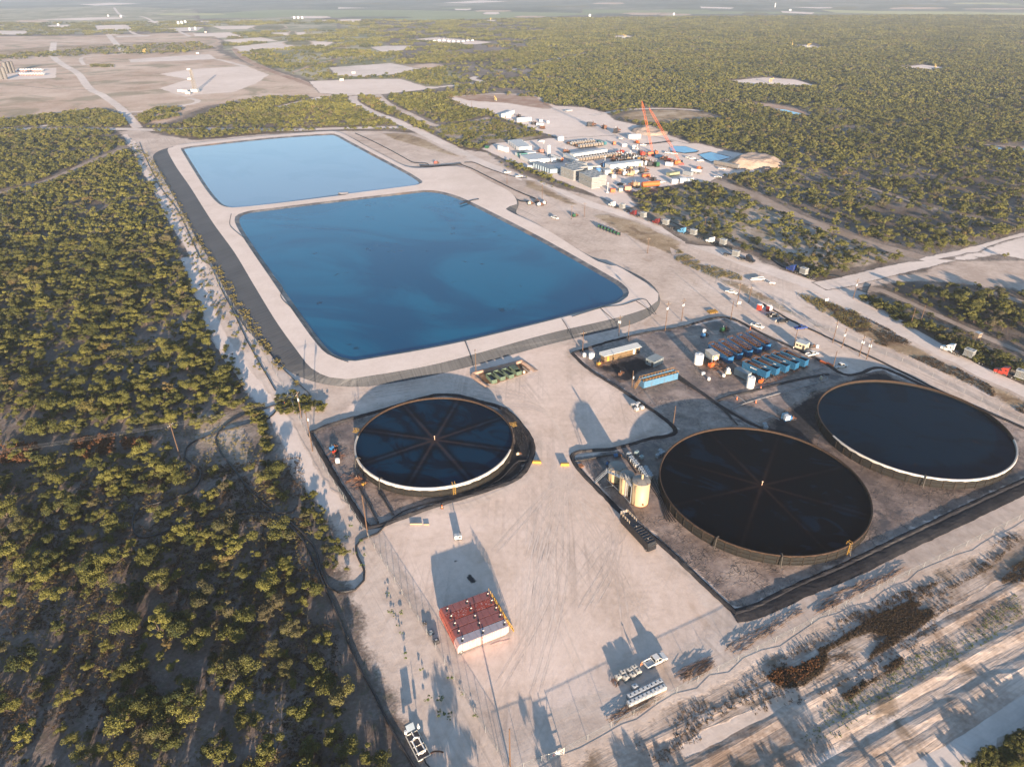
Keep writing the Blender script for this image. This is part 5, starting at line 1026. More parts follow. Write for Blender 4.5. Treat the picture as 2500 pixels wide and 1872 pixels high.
hose('dark hose lying along the left crest of the near pond', [Vector((*g('1', 1460, 1350, 2.6).xy, 0))]+[g('1', x, y, 2.6) for x, y in [(1452, 1420), (1500, 1470), (1570, 1530), (1640, 1640)]]+[g('4', x, y, 2.6) for x, y in [(1700, 125), (1782, 215), (1775, 282), (1860, 370), (1940, 470), (2010, 570), (2100, 652), (2199, 690)]], .16, 2.52)
hose('dark hose along the near right crest corner of the pond', [g('5', x, y, 2.6) for x, y in [(1480, 405), (1660, 350), (1800, 330), (1925, 293), (1965, 320), (2010, 390)]], .16, 2.52)
for k, (l_, lab) in enumerate([([(1655, 350), (1700, 390), (1760, 440)], 'dark pipe crossing the crest above the transformer pole'), ([(1885, 308), (1940, 345), (2000, 392)], 'dark pipe crossing the right crest corner'), ([(1415, 420), (1450, 475), (1480, 540)], 'thin dark line crossing the crest in the middle'), ([(800, 555), (830, 630), (850, 690)], 'thin dark line crossing the crest left of the bins pole')]): hose(lab, [g('5', x, y, 2.55) for x, y in l_], .15, 2.5)
hose('pair of dark hoses running from the far pond to the pump cluster', Z_('2', [(770, 1040), (850, 1070), (930, 1110), (1010, 1150), (1100, 1195), (1190, 1235), (1260, 1262)]), .45)
hose('dark hose curving from the pumps past the white pickups', Z_('2', [(800, 1030), (860, 1030), (930, 1060), (1000, 1085), (1060, 1105), (1120, 1120), (1195, 1130)]), .3)
hose('dark hose along the right side of the far pond', Z_('2', [(110, 845), (200, 885), (320, 945), (420, 1000), (480, 1030), (560, 1035), (575, 1050)]), .4)
hose('thick dark hose bundle beside the far pond pumps', Z_('2', [(520, 1052), (600, 1055), (700, 1048), (780, 1040)]), .9, .5)
hose('dark hoses curving into the pump cluster from the crest', Z_('2', [(965, 1240), (1040, 1240), (1100, 1252), (1160, 1275), (1210, 1278)]), .5); hose('dark hose across the crest at the near pond upper right corner', [g('2', x, y, 2.6) for x, y in [(770, 1290), (800, 1280), (850, 1265), (890, 1258)]], .4, 2.55)
hose('black pipeline following the inside of the road fence', Z_('6', [(550, 330), (620, 370), (720, 430), (850, 490), (1000, 560), (1200, 650), (1400, 745), (1650, 870), (1900, 985), (2199, 1115), (2500, 1250)]), .35)
hose('thin black hose along the upper side of the truck queue', Z_('I', [(760, 320), (850, 335), (1000, 400), (1150, 455), (1350, 450), (1600, 545), (1850, 640), (2100, 740), (2212, 800)]), .25); hose('black hose crossing the sand toward the side road junction', Z_('6', [(560, -10), (620, 60), (720, 110), (880, 140), (1050, 160)]), .25)
hose('black hose bending near the junction pole', Z_('6', [(1230, 205), (1205, 260), (1230, 300), (1320, 340), (1450, 400)]), .3)
hose('black hose looping behind the beige tanks', Z_('C', [(0, 575), (250, 535), (420, 500), (560, 470), (700, 452), (850, 470), (970, 540), (1040, 650), (1120, 775)]), .28)
for k in range(4): hose('black hoses running between beige tanks and middle round tank', Z_('C', [(1300+k*55, 880), (1420+k*40, 1080), (1560+k*25, 1280), (1600+k*30, 1450), (1680+k*50, 1656)]), .14)['group'] = 'hoses beside the middle round tank'
hose('black hose along the lower berm of the smallest round tank', Z_('K', [(2010, 705), (1900, 710), (1810, 790), (1700, 900), (1500, 1000), (1250, 1090), (950, 1150), (700, 1230), (560, 1330)]), .16)
for k, (l_, lab) in enumerate([([(1020, 735), (1150, 900), (1260, 1080), (1370, 1250)], 'dark pipe on the liner below the smallest round tank, right one'), ([(560, 600), (660, 800), (800, 1020), (930, 1290), (1010, 1440)], 'dark pipe on the liner below the smallest round tank, left one')]): hose(lab, Z_('a', l_), .3, .4)
hose('pale pipe running across the liner below the blue tanks', Z_('A', [(1960, 640), (1790, 690), (1830, 710), (1985, 780), (1990, 805), (1950, 830), (1400, 985), (900, 1128), (695, 1210), (900, 1330), (1080, 1440)]), .09, .3, galv, 'pipe', 'pipe', False)
hose('short pale pipe joining the long pipe on the liner', Z_('A', [(735, 1010), (890, 1128)]), .12, .3, galv, 'pipe', 'pipe', False); hose('pale bent pipe beside the white square tank on the liner', Z_('A', [(1080, 1370), (1240, 1305), (1345, 1365)]), .09, .3, galv, 'pipe', 'pipe', False)
hose('pale pipe along the liner below the beige tanks', Z_('C', [(615, 915), (820, 1110), (1010, 1320)]), .10, .4, galv, 'pipe', 'pipe', False); hose('short pale pipe stub at the beige tank berm', Z_('C', [(560, 1050), (705, 1012)]), .09, .5, galv, 'pipe', 'pipe', False)
for k in range(3): hose('long dark pipe bundle along the edge of the blue tank yard', Z_('A', [(0-k*14, 800+k*8), (300-k*14, 980+k*8), (600-k*14, 1200+k*8), (780, 1430)]), .14, .3, None, 'pipe', 'pipe', False)['group'] = 'pipe bundle at the liner edge'
# ---------- sheds, cabins, containers
def cabin(label, L, W, H, paint, loc, rz, name='site_cabin', cat='cabin', door=True, roofm=None, group=None, wins=2, ribs=0):
    t = thing(name, label, cat, loc, rz, group); m = MB(); m.box((0, 0, .3+(H-.3)/2), (L, W, H-.3))
    for k in range(ribs):
        for s in (-1, 1): m.box((-L/2+.2+(L-.4)*k/max(1, ribs-1), s*(W/2+.03), .3+(H-.3)/2), (.14, .08, H-.5))
    m.build('walls', paint, t); m = MB(); m.box((0, 0, H+.05), (L+.2, W+.2, .12)); m.build('roof', roofm or paint, t); m = MB(); m.box((-L/4, 0, .15), (.5, W-.2, .3)); m.box((L/4, 0, .15), (.5, W-.2, .3)); m.build('footing', dark, t)
    if door: m = MB(); m.box((L*.3, -W/2-.03, 1.35), (.95, .06, 2.0)); m.build('door', dark, t)
    for k in range(wins): m = MB(); m.box((-L*.3+k*L*.3, -W/2-.03, 1.8), (.9, .06, .7)); m.build('window', glass, t)
    return t
def edge_cabin(label, c, p0, p1, W, H, paint, **k):
    loc, rz, L, n = at_edge(c, p0, p1, W); return cabin(label, L, W, H, paint, loc, rz, **k)
# long corrugated shed
loc, rz, L, n = at_edge('X', (525, 1030), (1000, 905), 2.8); t = thing('long_shed', 'long tan corrugated shed with a pale flat roof beside the sump', 'shed', loc, rz); m = MB(); m.box((0, 0, 1.7), (L, 2.8, 3.0))
for k in range(30): m.box((-L/2+.3+(L-.6)*k/29, -1.44, 1.7), (.2, .1, 2.8))
m.build('walls', corr, t); m = MB(); m.hexa([(-L/2-.6, -1.9, 3.25), (L/2+.6, -1.9, 3.25), (L/2+.6, 1.8, 2.6), (-L/2-.6, 1.8, 2.6), (-L/2-.6, -1.9, 3.4), (L/2+.6, -1.9, 3.4), (L/2+.6, 1.8, 3.85), (-L/2-.6, 1.8, 3.85)]); m.build('roof', palegrey, t)
for x, pt in ((L*.33, white), (-L*.4, yellow), (L*.43, blackm)): m = MB(); m.box((x, -1.53, 1.6), (1.1, .05, 2.1)); m.build('door', pt, t)
t_ = edge_cabin('pale green grey office cabin beside the sump', 'X', (1080, 1050), (1190, 1102), 6.0, 2.9, greyc, wins=1); 
loc, rz, L, n = at_edge('A', (722, 748), (895, 832), 2.6); cabin('grey shipping container with pale panels beside a white tank', L, 2.6, 2.9, greyc, loc, rz, 'shipping_container', 'container', False, None, None, 0, 14)
loc, rz, L, n = at_edge('B', (780, 1055), (890, 1092), 4.2); t = cabin('cream site cabin with dark door by the lamp pole', L+1, 3.6, 3.0, cream, loc, rz, roofm=palegrey)
t = edge_cabin('white box trailer with an orange sign end beside the white upright tank', 'A', (330, 500), (430, 585), 3.0, 3.2, offw, name='box_trailer', cat='trailer', door=False, wins=0)
m = MB(); m.box((t.scale.x*0, 0, 0), (.06, 2.6, 2.8)); o = m.build('orange_panel', orange, t); L_ = (g('A', 430, 585)-g('A', 330, 500)).length; o.location = (L_/2+.06, 0, 1.8); m = MB(); m.lathe([(1.0, 0), (1.0, .05)], 20); o = m.build('round_emblem', white, t); o.location = (L_/2+.1, 0, 1.9); o.rotation_euler = (0, PI/2, 0)
def barrel(label, c, p, r, h, mat, name='upright_tank', cat='tank', group=None, lid=True):
    q = ctr(c, p, r); t = thing(name, label, cat, q, 0, group); m = MB(); m.lathe([(r, 0), (r, h*.95), (r*.9, h)], 28); m.build('shell', mat, t, False)
    m = MB(); m.lathe([(r*1.02, h*.3), (r*1.02, h*.33)], 28); m.lathe([(r*1.02, h*.65), (r*1.02, h*.68)], 28); m.build('band', palegrey, t)
    if lid: m = MB(); m.tube((0, 0, h), (0, 0, h+.2), r*.25, 12); m.build('lid', palegrey, t)
    return t
barrel('wide white upright tank left of the blue tank rows', 'A', (240, 622), 1.9, 4.4, white); barrel('tall white upright tank at the end of the grey container', 'A', (935, 940), 1.55, 4.6, white); barrel('white round tank at the left end of the corrugated shed', 'X', (352, 980), 1.25, 2.3, white); barrel('small white tank left of the white round tank', 'X', (255, 948), .75, 1.4, white)
barrel('small white round tank left of the smallest round tank', 'K', (22, 732), .75, 1.5, white); barrel('small pale barrel near the liner pipe bend', 'A', (1895, 815), .5, 1.3, cream); barrel('white round drum by the pump clutter', 'A', (310, 755), .8, 1.0, white); barrel('grey round drum beside the white tote on its base', 'A', (585, 778), .7, 1.0, palegrey); barrel('white drum at the foot of the sign pole', 'A', (385, 825), .6, 1.1, white)
t = thing('white_box_tank', 'white square tank standing on a tan base below the blue tanks', 'tank', ctr('A', (640, 735), .8)); m = MB(); m.box((0, 0, .4), (2.2, 1.8, .8)); m.build('base', cream, t); m = MB(); m.box((0, 0, 1.5), (1.3, 1.3, 1.4)); m.build('body', white, t); m = MB(); m.tube((0, 0, 2.2), (0, 0, 2.7), .35, 10); m.build('vent', galv, t)
# machines: pump skid = engine block, radiator, pipes, frame
def pump(label, loc, rz, a=bluem, b=dark, s=1.0, name='pump_skid', cat='pump', group=None):
    t = thing(name, label, cat, loc, rz, group); t.scale = (s, s, s); m = MB(); m.box((0, 0, .2), (3.4, 1.5, .18)); m.build('skid_frame', b, t)
    m = MB(); m.box((-.6, 0, .9), (1.3, .9, 1.1)); m.box((-.6, 0, 1.5), (.9, .5, .2)); m.box((-1.45, 0, .95), (.15, 1.2, 1.2)); m.build('engine', a, t); m = MB(); m.tube((.6, -.3, .8), (.6, .35, .8), .5, 14); m.tube((.6, -.3, .8), (1.6, -.3, .8), .18, 8); m.tube((.6, 0, 1.2), (.6, 0, 1.8), .14, 8); m.tube((1.5, -.8, .8), (1.5, .8, .8), .2, 8); m.build('pump_casing', rustm, t)
    m = MB(); m.tube((-.4, .2, 1.5), (-.4, .2, 2.2), .07, 6); m.build('exhaust', galv, t); return t; return t
PSK = [('A', (330, 235), bluem, 'blue pump with a white drum at the upper left of the blue tank yard', 1.1, .4), ('A', (595, 160), greenm, 'dark green pump near the upper berm of the blue tank yard', 1.3, .4), ('A', (440, 640), orange, 'orange and black pump clutter left of the lower blue tanks', 1.4, .6), ('A', (1500, 1350), bluem, 'blue pump beside the white square tank above the middle round tank', .9, .2), ('W', (1030, 1330), bluem, 'blue pump skid at the left side of the smallest round tank', .9, 1.0),
       ('W', (1100, 1450), redm, 'dark red pump behind the blue skid at the smallest round tank', .7, 1.0), ('B', (1010, 1040), dark, 'black generator beside the site cabin', .9, .2), ('C', (790, 480), bluem, 'blue pump frame behind the beige tanks', .8, .3), ('C', (610, 610), bluem, 'small blue box pump left of the beige tanks', .6, 1.2), ('X', (470, 1060), yellow, 'yellow and rust pump clutter at the shed end', 1.0, .5), ('X', (750, 1190), rustm, 'rusty pump standing in the sump', .9, .9),
       ('K', (230, 900), rustm, 'rusty valve clutter at the lower left of the smallest round tank', .8, .3), ('K', (300, 950), yellow, 'small yellow valve clutter under the wall of the smallest round tank', .6, .9), ('K', (1900, 640), cream, 'small pale pump inside the right berm of the smallest round tank', .6, .3), ('Y', (330, 420), redm, 'orange red pump at the far pond corner', 1.3, .4), ('Y', (680, 240), redm, 'red engine beside the thick hoses of the far pond', 1.4, .2), ('Y', (220, 400), dark, 'dark intake pump at the edge of the far pond', 1.2, 2.6),
       ('E', (980, 1440), cream, 'cream pump at the left end of the pump cluster', 1.3, .2), ('E', (1110, 1400), dark, 'dark engine in the pump cluster beside the haul road', 1.4, 1.0), ('E', (1180, 1470), palegrey, 'pale grey pump in the pump cluster beside the haul road', 1.5, .3), ('E', (1270, 1430), palegrey, 'pale box pump at the right end of the pump cluster', 1.5, 1.4), ('2', (1498, 1370), greenm, 'green generator between two poles by the haul road', 1.3, .5), ('6', (730, 385), dark, 'black generator trailer by the dark pickups', .01, 0), ('G', (500, 620), orange, 'orange boom lift near the pad exit', 1.6, .5), ('A', (1100, 850), orange, 'orange pump manifold at the end of the lower blue tanks', 1.1, .8)]
for c, p, mt, lab, s, rz in PSK:
    if s < .1: continue
    pump(lab, ctr(c, p, 0), rz, mt, dark, s)
barrel('white horizontal drum beside the black generator', 'B', (1070, 1050), .7, 1.2, white); barrel('white drum on the blue pump frame', 'A', (318, 215), .8, 2.6, white); 
t = thing('square_tank', 'white square tank in a grey frame above the middle round tank', 'tank', ctr('A', (1420, 1375), 1), .3); m = MB(); m.box((0, 0, 1.3), (1.9, 1.9, 1.6)); m.build('body', white, t); m = MB()
for sx in (-1, 1):
    for sy in (-1, 1): m.tube((sx*1.1, sy*1.1, 0), (sx*1.1, sy*1.1, 2.5), .06, 5)
for z in (.4, 2.4):
    for s in (-1, 1): m.tube((-1.1, s*1.1, z), (1.1, s*1.1, z), .06, 5); m.tube((s*1.1, -1.1, z), (s*1.1, 1.1, z), .06, 5)
m.build('frame', bluem, t)
totes('A', [(1145, 1400), (1160, 1440)], .4, 'pale tote at the top edge of the middle round tank', 'pair of totes at the top of the middle tank', {'tote_plastic': MATS['tote_cool']}, .14)
for k, (x, y) in enumerate([(1290, 1320), (1230, 1240), (1105, 1310)][:0]): pass
# hose reels row, scrap, yellow barriers, boards
t0 = None
for k in range(7):
    q = g('2', 1652+k*20, 1440+k*8)
    if t0 is None:
        t0 = thing('hose_reel', 'dark green hose reel in the row of reels on the sand', 'hose reel', (q.x, q.y, .1), 1.2, 'row of hose reels'); m = MB(); m.tube((0, -.9, 1.2), (0, .9, 1.2), .7, 14); m.build('drum', greenm, t0); m = MB()
        for s in (-1, 1): m.tube((0, s*.95, 1.2), (0, s*1.02, 1.2), 1.15, 16); m.box((0, s*1.1, .5), (1.8, .1, 1.0))
        m.build('flange', dark, t0)
    else: dup(t0, (q.x, q.y, .1), 1.2+random.gauss(0, .1))
def barrier(label, c, p0, p1, mt=yellow):
    loc, rz, L, n = at_edge(c, p0, p1, .8); t = thing('road_barrier', label, 'barrier', loc, rz, 'yellow barriers'); m = MB(); m.side([(-L/2, 0), (L/2, 0), (L/2-.1, .95), (-L/2+.1, .95)], -.38, .38); m.build('body', mt, t); m = MB(); m.box((-L/4, 0, -.02), (.3, .9, .12)); m.box((L/4, 0, -.02), (.3, .9, .12)); m.build('foot', dark, t)
barrier('yellow block barrier at the left side of the yard gap', '5', (1228, 1336), (1284, 1338)); barrier('yellow block barrier at the right side of the yard gap', '5', (1406, 1352), (1462, 1352)); barrier('long orange rack panel beside the lamp pole', 'B', (1105, 1240), (1190, 1280), orange); barrier('second orange rack panel beside the pickup with the black bed', 'B', (1195, 1270), (1280, 1312), orange)
t = thing('timber_board', 'long tan timber board lying on the sand below the smallest round tank', 'boards', ctr('8', (495, 126), 0, .1), g('8', 535, 126).y*0); m = MB(); m.box((0, 0, .25), (3.6, .2, .4)); m.build('board', tan, t); t = thing('timber_board', 'short tan timber board beside the long board on the sand', 'boards', ctr('8', (560, 128), 0, .1)); m = MB(); m.box((0, 0, .2), (1.6, .2, .35)); m.build('board', tan, t)
t = thing('stacked_pallet', 'rust brown pallet stack at the corner of the beige tank pad', 'pallets', ctr('C', (120, 655), 0, .1), .4); m = MB()
for k in range(5): m.box((0, -.8+.4*k, .35), (2.0, .28, .1)); 
for s in (-.8, 0, .8): m.box((s, 0, .18), (.12, 1.9, .3))
m.build('slats', M('pallet_rust', (.30, .13, .06), .8), t)
t = thing('yellow_pallet', 'yellow slatted frame lying beside the poles', 'pallets', ctr('6', (230, 380), 0, .1), .3); m = MB()
for k in range(5): m.box((0, -1.6+.8*k, .5), (4.0, .12, .12)); m.box((-2+k, 0, .45), (.12, 3.2, .9))
m.build('slats', yellow, t)
t = thing('generator_box', 'silver generator box casting a long shadow below the smallest round tank', 'generator', ctr('8', (760, 225), .6, .08), .18); m = MB(); m.box((0, 0, .95), (2.1, 1.2, 1.3)); m.build('housing', palegrey, t); m = MB(); m.box((0, 0, .2), (2.3, 1.3, .2)); m.build('skid', dark, t); m = MB(); m.box((.5, -.62, 1.0), (.6, .04, .6)); m.build('grille', dark, t); m = MB(); m.tube((.7, .2, 1.6), (.7, .2, 2.3), .15, 8); m.build('exhaust', dark, t)
for k, (x, y, s, lab) in enumerate([(365, 925, .8, 'small dark box by the fence, uppermost of the three left of the red tanks'), (462, 1075, 1.2, 'dark blue box by the fence, middle of the three left of the red tanks'), (545, 1215, 1.2, 'dark hose crate by the fence, lowest of the three left of the red tanks')]):
    t = thing('equipment_box', lab, 'box', ctr('T', (x, y), .4, .08), .5, 'dark boxes by the fence'); t.scale = (s,)*3; m = MB(); m.box((0, 0, .4), (1.1, 1.0, .7), 0, .85); m.build('body', dark if k != 1 else M('slate_blue', (.06, .09, .13), .6), t); m = MB(); m.box((0, 0, .78), (.5, .4, .08)); m.build('lid', galv, t); m = MB(); m.box((0, 0, .04), (1.2, 1.1, .08)); m.build('tray', blackm, t)
# solar powered pipe skid at the bottom
sa, sb, sc = g('J', 380, 735), g('J', 190, 360), g('J', 515, 650); d = sb-sa; rz = math.atan2(d.y, d.x); L = d.length; W_ = 2.7; nn = Vector((-d.y, d.x, 0)).normalized(); nn = nn if nn.dot(sc-sa) > 0 else -nn; q = (sa+sb)/2+nn*W_/2
t = thing('pipe_skid', 'white framed pipe loop skid with a tilted solar panel at the bottom', 'pipe skid', (q.x, q.y, .05), rz); m = MB()
for s in (-1, 1): m.box((0, s*W_/2, .25), (L, .16, .3)); m.box((s*L/2, 0, .25), (.16, W_, .3))
for k in range(3): m.box((-L/4+L*k/4, 0, .25), (.12, W_, .2))
m.build('frame', offw, t); m = MB(); m.box((0, 0, .14), (L-.2, W_-.2, .05)); m.build('floor', M('skid_floor', (.14, .11, .10), .8), t)
a_, b_2 = L*.32, W_*.28; pts = [(-a_, -b_2, .8), (-a_*1.15, 0, .8), (-a_, b_2, .8), (a_*.6, b_2, .8), (a_*.8, 0, .8), (a_*.6, -b_2, .8), (-a_, -b_2, .8)]; m = MB(); m.path(pts, .17, 8); m.tube((a_*.8, 0, .8), (L/2-.1, 0, .9), .12, 6)
for x, y in ((-a_, -b_2), (a_*.5, b_2), (a_*.5, -b_2), (-a_, b_2)): m.tube((x, y, .2), (x, y, .8), .1, 6); m.tube((x, y, .8), (x, y, 1.05), .2, 8)
m.build('pipe_loop', white, t); m = MB(); m.hexa([(L/2+.1, -.9, 1.0), (L/2+.1, .9, 1.0), (L/2+.9, .9, 2.3), (L/2+.9, -.9, 2.3), (L/2+.04, -.9, 1.04), (L/2+.04, .9, 1.04), (L/2+.84, .9, 2.34), (L/2+.84, -.9, 2.34)]); m.build('solar_panel', M('solar_cells', (.16, .20, .25), .25, spec=.6), t)
m = MB(); m.tube((L/2+.5, 0, 0), (L/2+.5, 0, 1.7), .07, 6); m.tube((L/2-.2, -1.6, 0), (L/2-.2, -1.6, 2.6), .06, 6); m.box((L/2-.2, -1.6, 1.5), (.45, .5, .7)); m.tube((L/2+.2, 1.2, .8), (L/2+.2, 1.2, 1.7), .3, 10); m.build('mast', white, t)
hose('pair of black hoses leaving the pipe skid toward the bottom edge', Z_('J', [(460, 690), (490, 760), (560, 840), (640, 960)]), .16, .3)
hose('short brown pipe bend right of the pipe skid', Z_('J', [(560, 620), (620, 590), (700, 592), (755, 605)]), .2, .4, rustm, 'pipe', 'pipe')
# roll-off bins
bin0 = None
for k, (p0, p1, lab) in enumerate([((655, 885), (842, 838), 'leftmost of the four rusty green open bins'), ((890, 805), (1055, 755), 'second rusty green open bin from the left'), ((1112, 752), (1286, 702), 'third rusty green open bin from the left'), ((1312, 662), (1482, 620), 'rightmost green bin with a lid over its back half')]):
    loc, rz, Wd, n = at_edge('V', p0, p1, 6.0, .15)
    if bin0 is None:
        bin0 = t = thing('waste_bin', lab, 'waste bin', loc, rz, 'green waste bins'); m = MB(); W_, L_, H_ = 2.3, 6.0, 1.7
        for s in (-1, 1):
            m.box((s*(W_/2-.04), 0, .2+H_/2), (.08, L_, H_)); m.box((0, s*(L_/2-.04), .2+H_/2), (W_-.16, .08, H_))
            for i in range(8): m.box((s*(W_/2+.05), -L_/2+.3+(L_-.6)*i/7, .2+H_/2), (.1, .14, H_-.1))
            m.box((s*(W_/2+.02), 0, .2+H_), (.16, L_+.1, .12)); m.box((0, s*(L_/2+.02), .2+H_), (W_-.1, .16, .12))
        m.box((0, 0, .25), (W_-.1, L_-.1, .1)); m.build('body', green, t); m = MB(); m.box((0, 0, 1.1), (W_-.2, L_-.2, .1)); m.build('waste', sludge, t); m = MB(); m.box((-.6, 0, .1), (.15, L_, .18)); m.box((.6, 0, .1), (.15, L_, .18)); m.build('runner', rustm, t)
    else:
        t = dup(bin0, loc, rz+(.03*k), lab)
        if k == 3: m = MB(); m.box((0, 1.0, 2.0), (2.3, 3.8, .12)); m.build('lid', green, t)
barrel('small cream open drum right of the green bins', 'V', (1540, 580), .55, 1.0, cream)
hose('pale pipe lying right of the green bins', Z_('V', [(1500, 400), (1600, 490), (1700, 575)]), .1, .3, offw, 'pipe', 'pipe', False)
# ---------- cones, toilets, signs, pipe rack, deer stand
cone0 = None
for c, x, y, lab in [('A', 1088, 935, 'orange cone right of the tall white upright tank'), ('A', 1022, 1125, 'orange cone beside the long pale pipe'), ('A', 767, 1080, 'small orange cone by the short pale pipe'), ('K', 1103, 1195, 'orange cone on the sand below the smallest round tank'), ('A', 945, 135, 'orange cone beside the pickup above the blue tanks'), ('O', 332, 810, 'orange marker by the pond corner hoses')]:
    q = ctr(c, (x, y), 0, .14)
    if cone0 is None: cone0 = thing('traffic_cone', lab, 'cone', q, 0, 'orange cones'); m = MB(); m.lathe([(.24, .04), (.05, .95)], 12); m.build('cone', orange, cone0); m = MB(); m.box((0, 0, .02), (.6, .6, .05)); m.build('base', dark, cone0); m = MB(); m.lathe([(.17, .38), (.12, .6)], 12); m.build('band', white, cone0); cone0.scale = (1.3,)*3
    else: dup(cone0, q, 0, lab)
for c, p, mt, lab in [('B', (290, 545), redm, 'bright red portable toilet pair nearest the pole'), ('B', (415, 560), maroon, 'dark red and white portable toilet nearest the black pickup')]:
    t = thing('portable_toilet', lab, 'toilet', ctr(c, p, .8), .6); m = MB(); m.box((0, 0, 1.25), (1.5, 1.5, 2.3)); m.build('cabin', mt, t); m = MB(); m.box((0, 0, 2.48), (1.6, 1.6, .2), 0, .7); m.build('roof', white, t); m = MB(); m.box((0, -.77, 1.2), (.8, .05, 1.9)); m.build('door', white if mt is maroon else mt, t); m = MB(); m.box((1.3, .2, .9), (1.1, 1.2, 1.6)); m.build('water_tank', white, t); t.scale = (1.2,)*3
for c, p, s, lab in [('6', (397, 342), 1.6, 'white board standing at the foot of the pole by the lone pickup'), ('6', (950, 320), 1.5, 'small white stand on the verge by the road')]:
    t = thing('signboard', lab, 'sign', ctr(c, p, 0), .3); t.scale = (s,)*3; m = MB(); m.box((0, 0, 1.1), (1.2, .05, .8)); m.build('panel', white, t); m = MB(); m.tube((-.5, .05, 0), (-.5, .05, 1.2), .04, 5); m.tube((.5, .05, 0), (.5, .05, 1.2), .04, 5); m.build('post', galv, t)
t = thing('white_pipe_rack', 'white angled pipe frame lying on the sand above the verge', 'pipe rack', ctr('6', (540, 185), 0)); m = MB(); P0 = g('6', 540, 185)
def rel(c, x, y, z=.8): q = g(c, x, y); return (q.x-P0.x, q.y-P0.y, z)
m.tube(rel('6', 470, 185), rel('6', 560, 178), .35, 8); m.tube(rel('6', 475, 175), rel('6', 550, 165), .25, 8); m.tube(rel('6', 555, 172), rel('6', 600, 200), .2, 6); m.tube(rel('6', 590, 203), rel('6', 625, 205), .4, 8); m.build('pipe', white, t); m = MB()
for q in (rel('6', 480, 185, 0), rel('6', 550, 180, 0), rel('6', 610, 204, 0)): m.box((q[0], q[1], .3), (.4, 1.0, .6))
m.build('support', dark, t)
q = ctr('H', (1180, 190), 0, 0); t = thing('deer_stand', 'box hunting blind on tall legs in the brush behind the white truck', 'hunting blind', q, .4); m = MB()
for sx in (-1, 1):
    for sy in (-1, 1): m.tube((sx*1.5, sy*1.5, 0), (sx*.8, sy*.8, 4), .08, 5)
m.build('legs', woodm, t); m = MB(); m.box((0, 0, 5.0), (2.0, 2.0, 2.0)); m.build('cabin', M('weathered_board', (.26, .20, .15), .9), t); m = MB(); m.box((0, -1.02, 5.3), (1.4, .05, .4)); m.build('window', blackm, t); m = MB(); m.box((0, 0, 6.06), (2.3, 2.3, .12)); m.build('roof', galv, t)
# people
def person(label, c, p, shirt, trou, rz=0, bend=0, hat=False):
    me = bpy.data.meshes.new('person'); V = [(0, 0, .95), (0, 0, 1.12), (bend*.4, 0, 1.32), (bend*.8, 0, 1.48), (bend, 0, 1.56), (bend*1.15, 0, 1.68), (bend*1.2, 0, 1.78), (bend*.8, .19, 1.42), (bend*.8+.04, .26, 1.16), (bend*.8+.16, .25, .95), (bend*.8, -.19, 1.42), (bend*.8+.06, -.27, 1.17), (bend*.8+.2, -.22, .98), (.01, .1, .90), (.04, .11, .5), (0, .12, .08), (.14, .12, .04), (-.01, -.1, .90), (-.05, -.12, .5), (-.1, -.13, .08), (.04, -.13, .04)]
    E = [(0, 1), (1, 2), (2, 3), (3, 4), (4, 5), (5, 6), (3, 7), (7, 8), (8, 9), (3, 10), (10, 11), (11, 12), (0, 13), (13, 14), (14, 15), (15, 16), (0, 17), (17, 18), (18, 19), (19, 20)]
    RR = [.15, .15, .17, .14, .06, .10, .09, .07, .05, .04, .07, .05, .04, .10, .07, .05, .04, .10, .07, .05, .04]
    me.from_pydata(V, E, []); o = bpy.data.objects.new('tmp', me); col.objects.link(o); md = o.modifiers.new('s', 'SKIN'); sv = me.skin_vertices[0].data
    for i, r_ in enumerate(RR): sv[i].radius = (r_, r_*1.15 if i < 4 else r_)
    sv[0].use_root = True; s2 = o.modifiers.new('d', 'SUBSURF'); s2.levels = 1; dg = bpy.context.evaluated_depsgraph_get(); bm_ = bpy.data.meshes.new_from_object(o.evaluated_get(dg)); bpy.data.objects.remove(o); bm_.name = 'person'
    bm_.materials.clear(); [bm_.materials.append(x) for x in (skin_m, shirt, trou, blackm)]
    for f in bm_.polygons:
        z = f.center.z; f.material_index = 3 if z < .1 else 2 if z < .95 and abs(f.center.y) < .2 else 1 if z < 1.52 and z > 1.1 else 2 if z < .95 and z < .8 else 1 if z < 1.52 and abs(f.center.y) < .2 else 0
    q = ctr(c, p, 0, .1); P = thing('person', label, 'person', q, rz); b = link(bpy.data.objects.new('body', bm_), P)
    m = MB()
    if hat: m.lathe([(.24, 0), (.25, .02), (.12, .04), (.10, .13), (.02, .15)], 14, (bend*1.2, 0, 1.79)); m.build('hat', hatm, P)
    else: m.lathe([(.10, -.04), (.11, .03), (.07, .09), (.01, .11)], 12, (bend*1.2-.015, 0, 1.77)); m.build('hair', hairm, P)
person('person in orange shirt and tan hat bending at the pickup tailgate', 'D', (1045, 590), orshirt, M('tan_trousers', (.45, .33, .22), .9), .4, .3, True)
person('person in pale shirt standing left beside the black pickup', 'B', (428, 640), whshirt, jeans); person('person in pale shirt standing right beside the black pickup', 'B', (448, 655), whshirt, jeans, 1); person('person in pale clothes beside the middle dark pickup', 'B', (515, 712), whshirt, M('khaki', (.4, .36, .28), .9), 2); person('person in dark clothes in front of the site cabin', 'B', (752, 1075), whshirt, jeans, 2)
person('person in white shirt standing on the crest between the ponds', 'Y', (655, 745), whshirt, jeans)
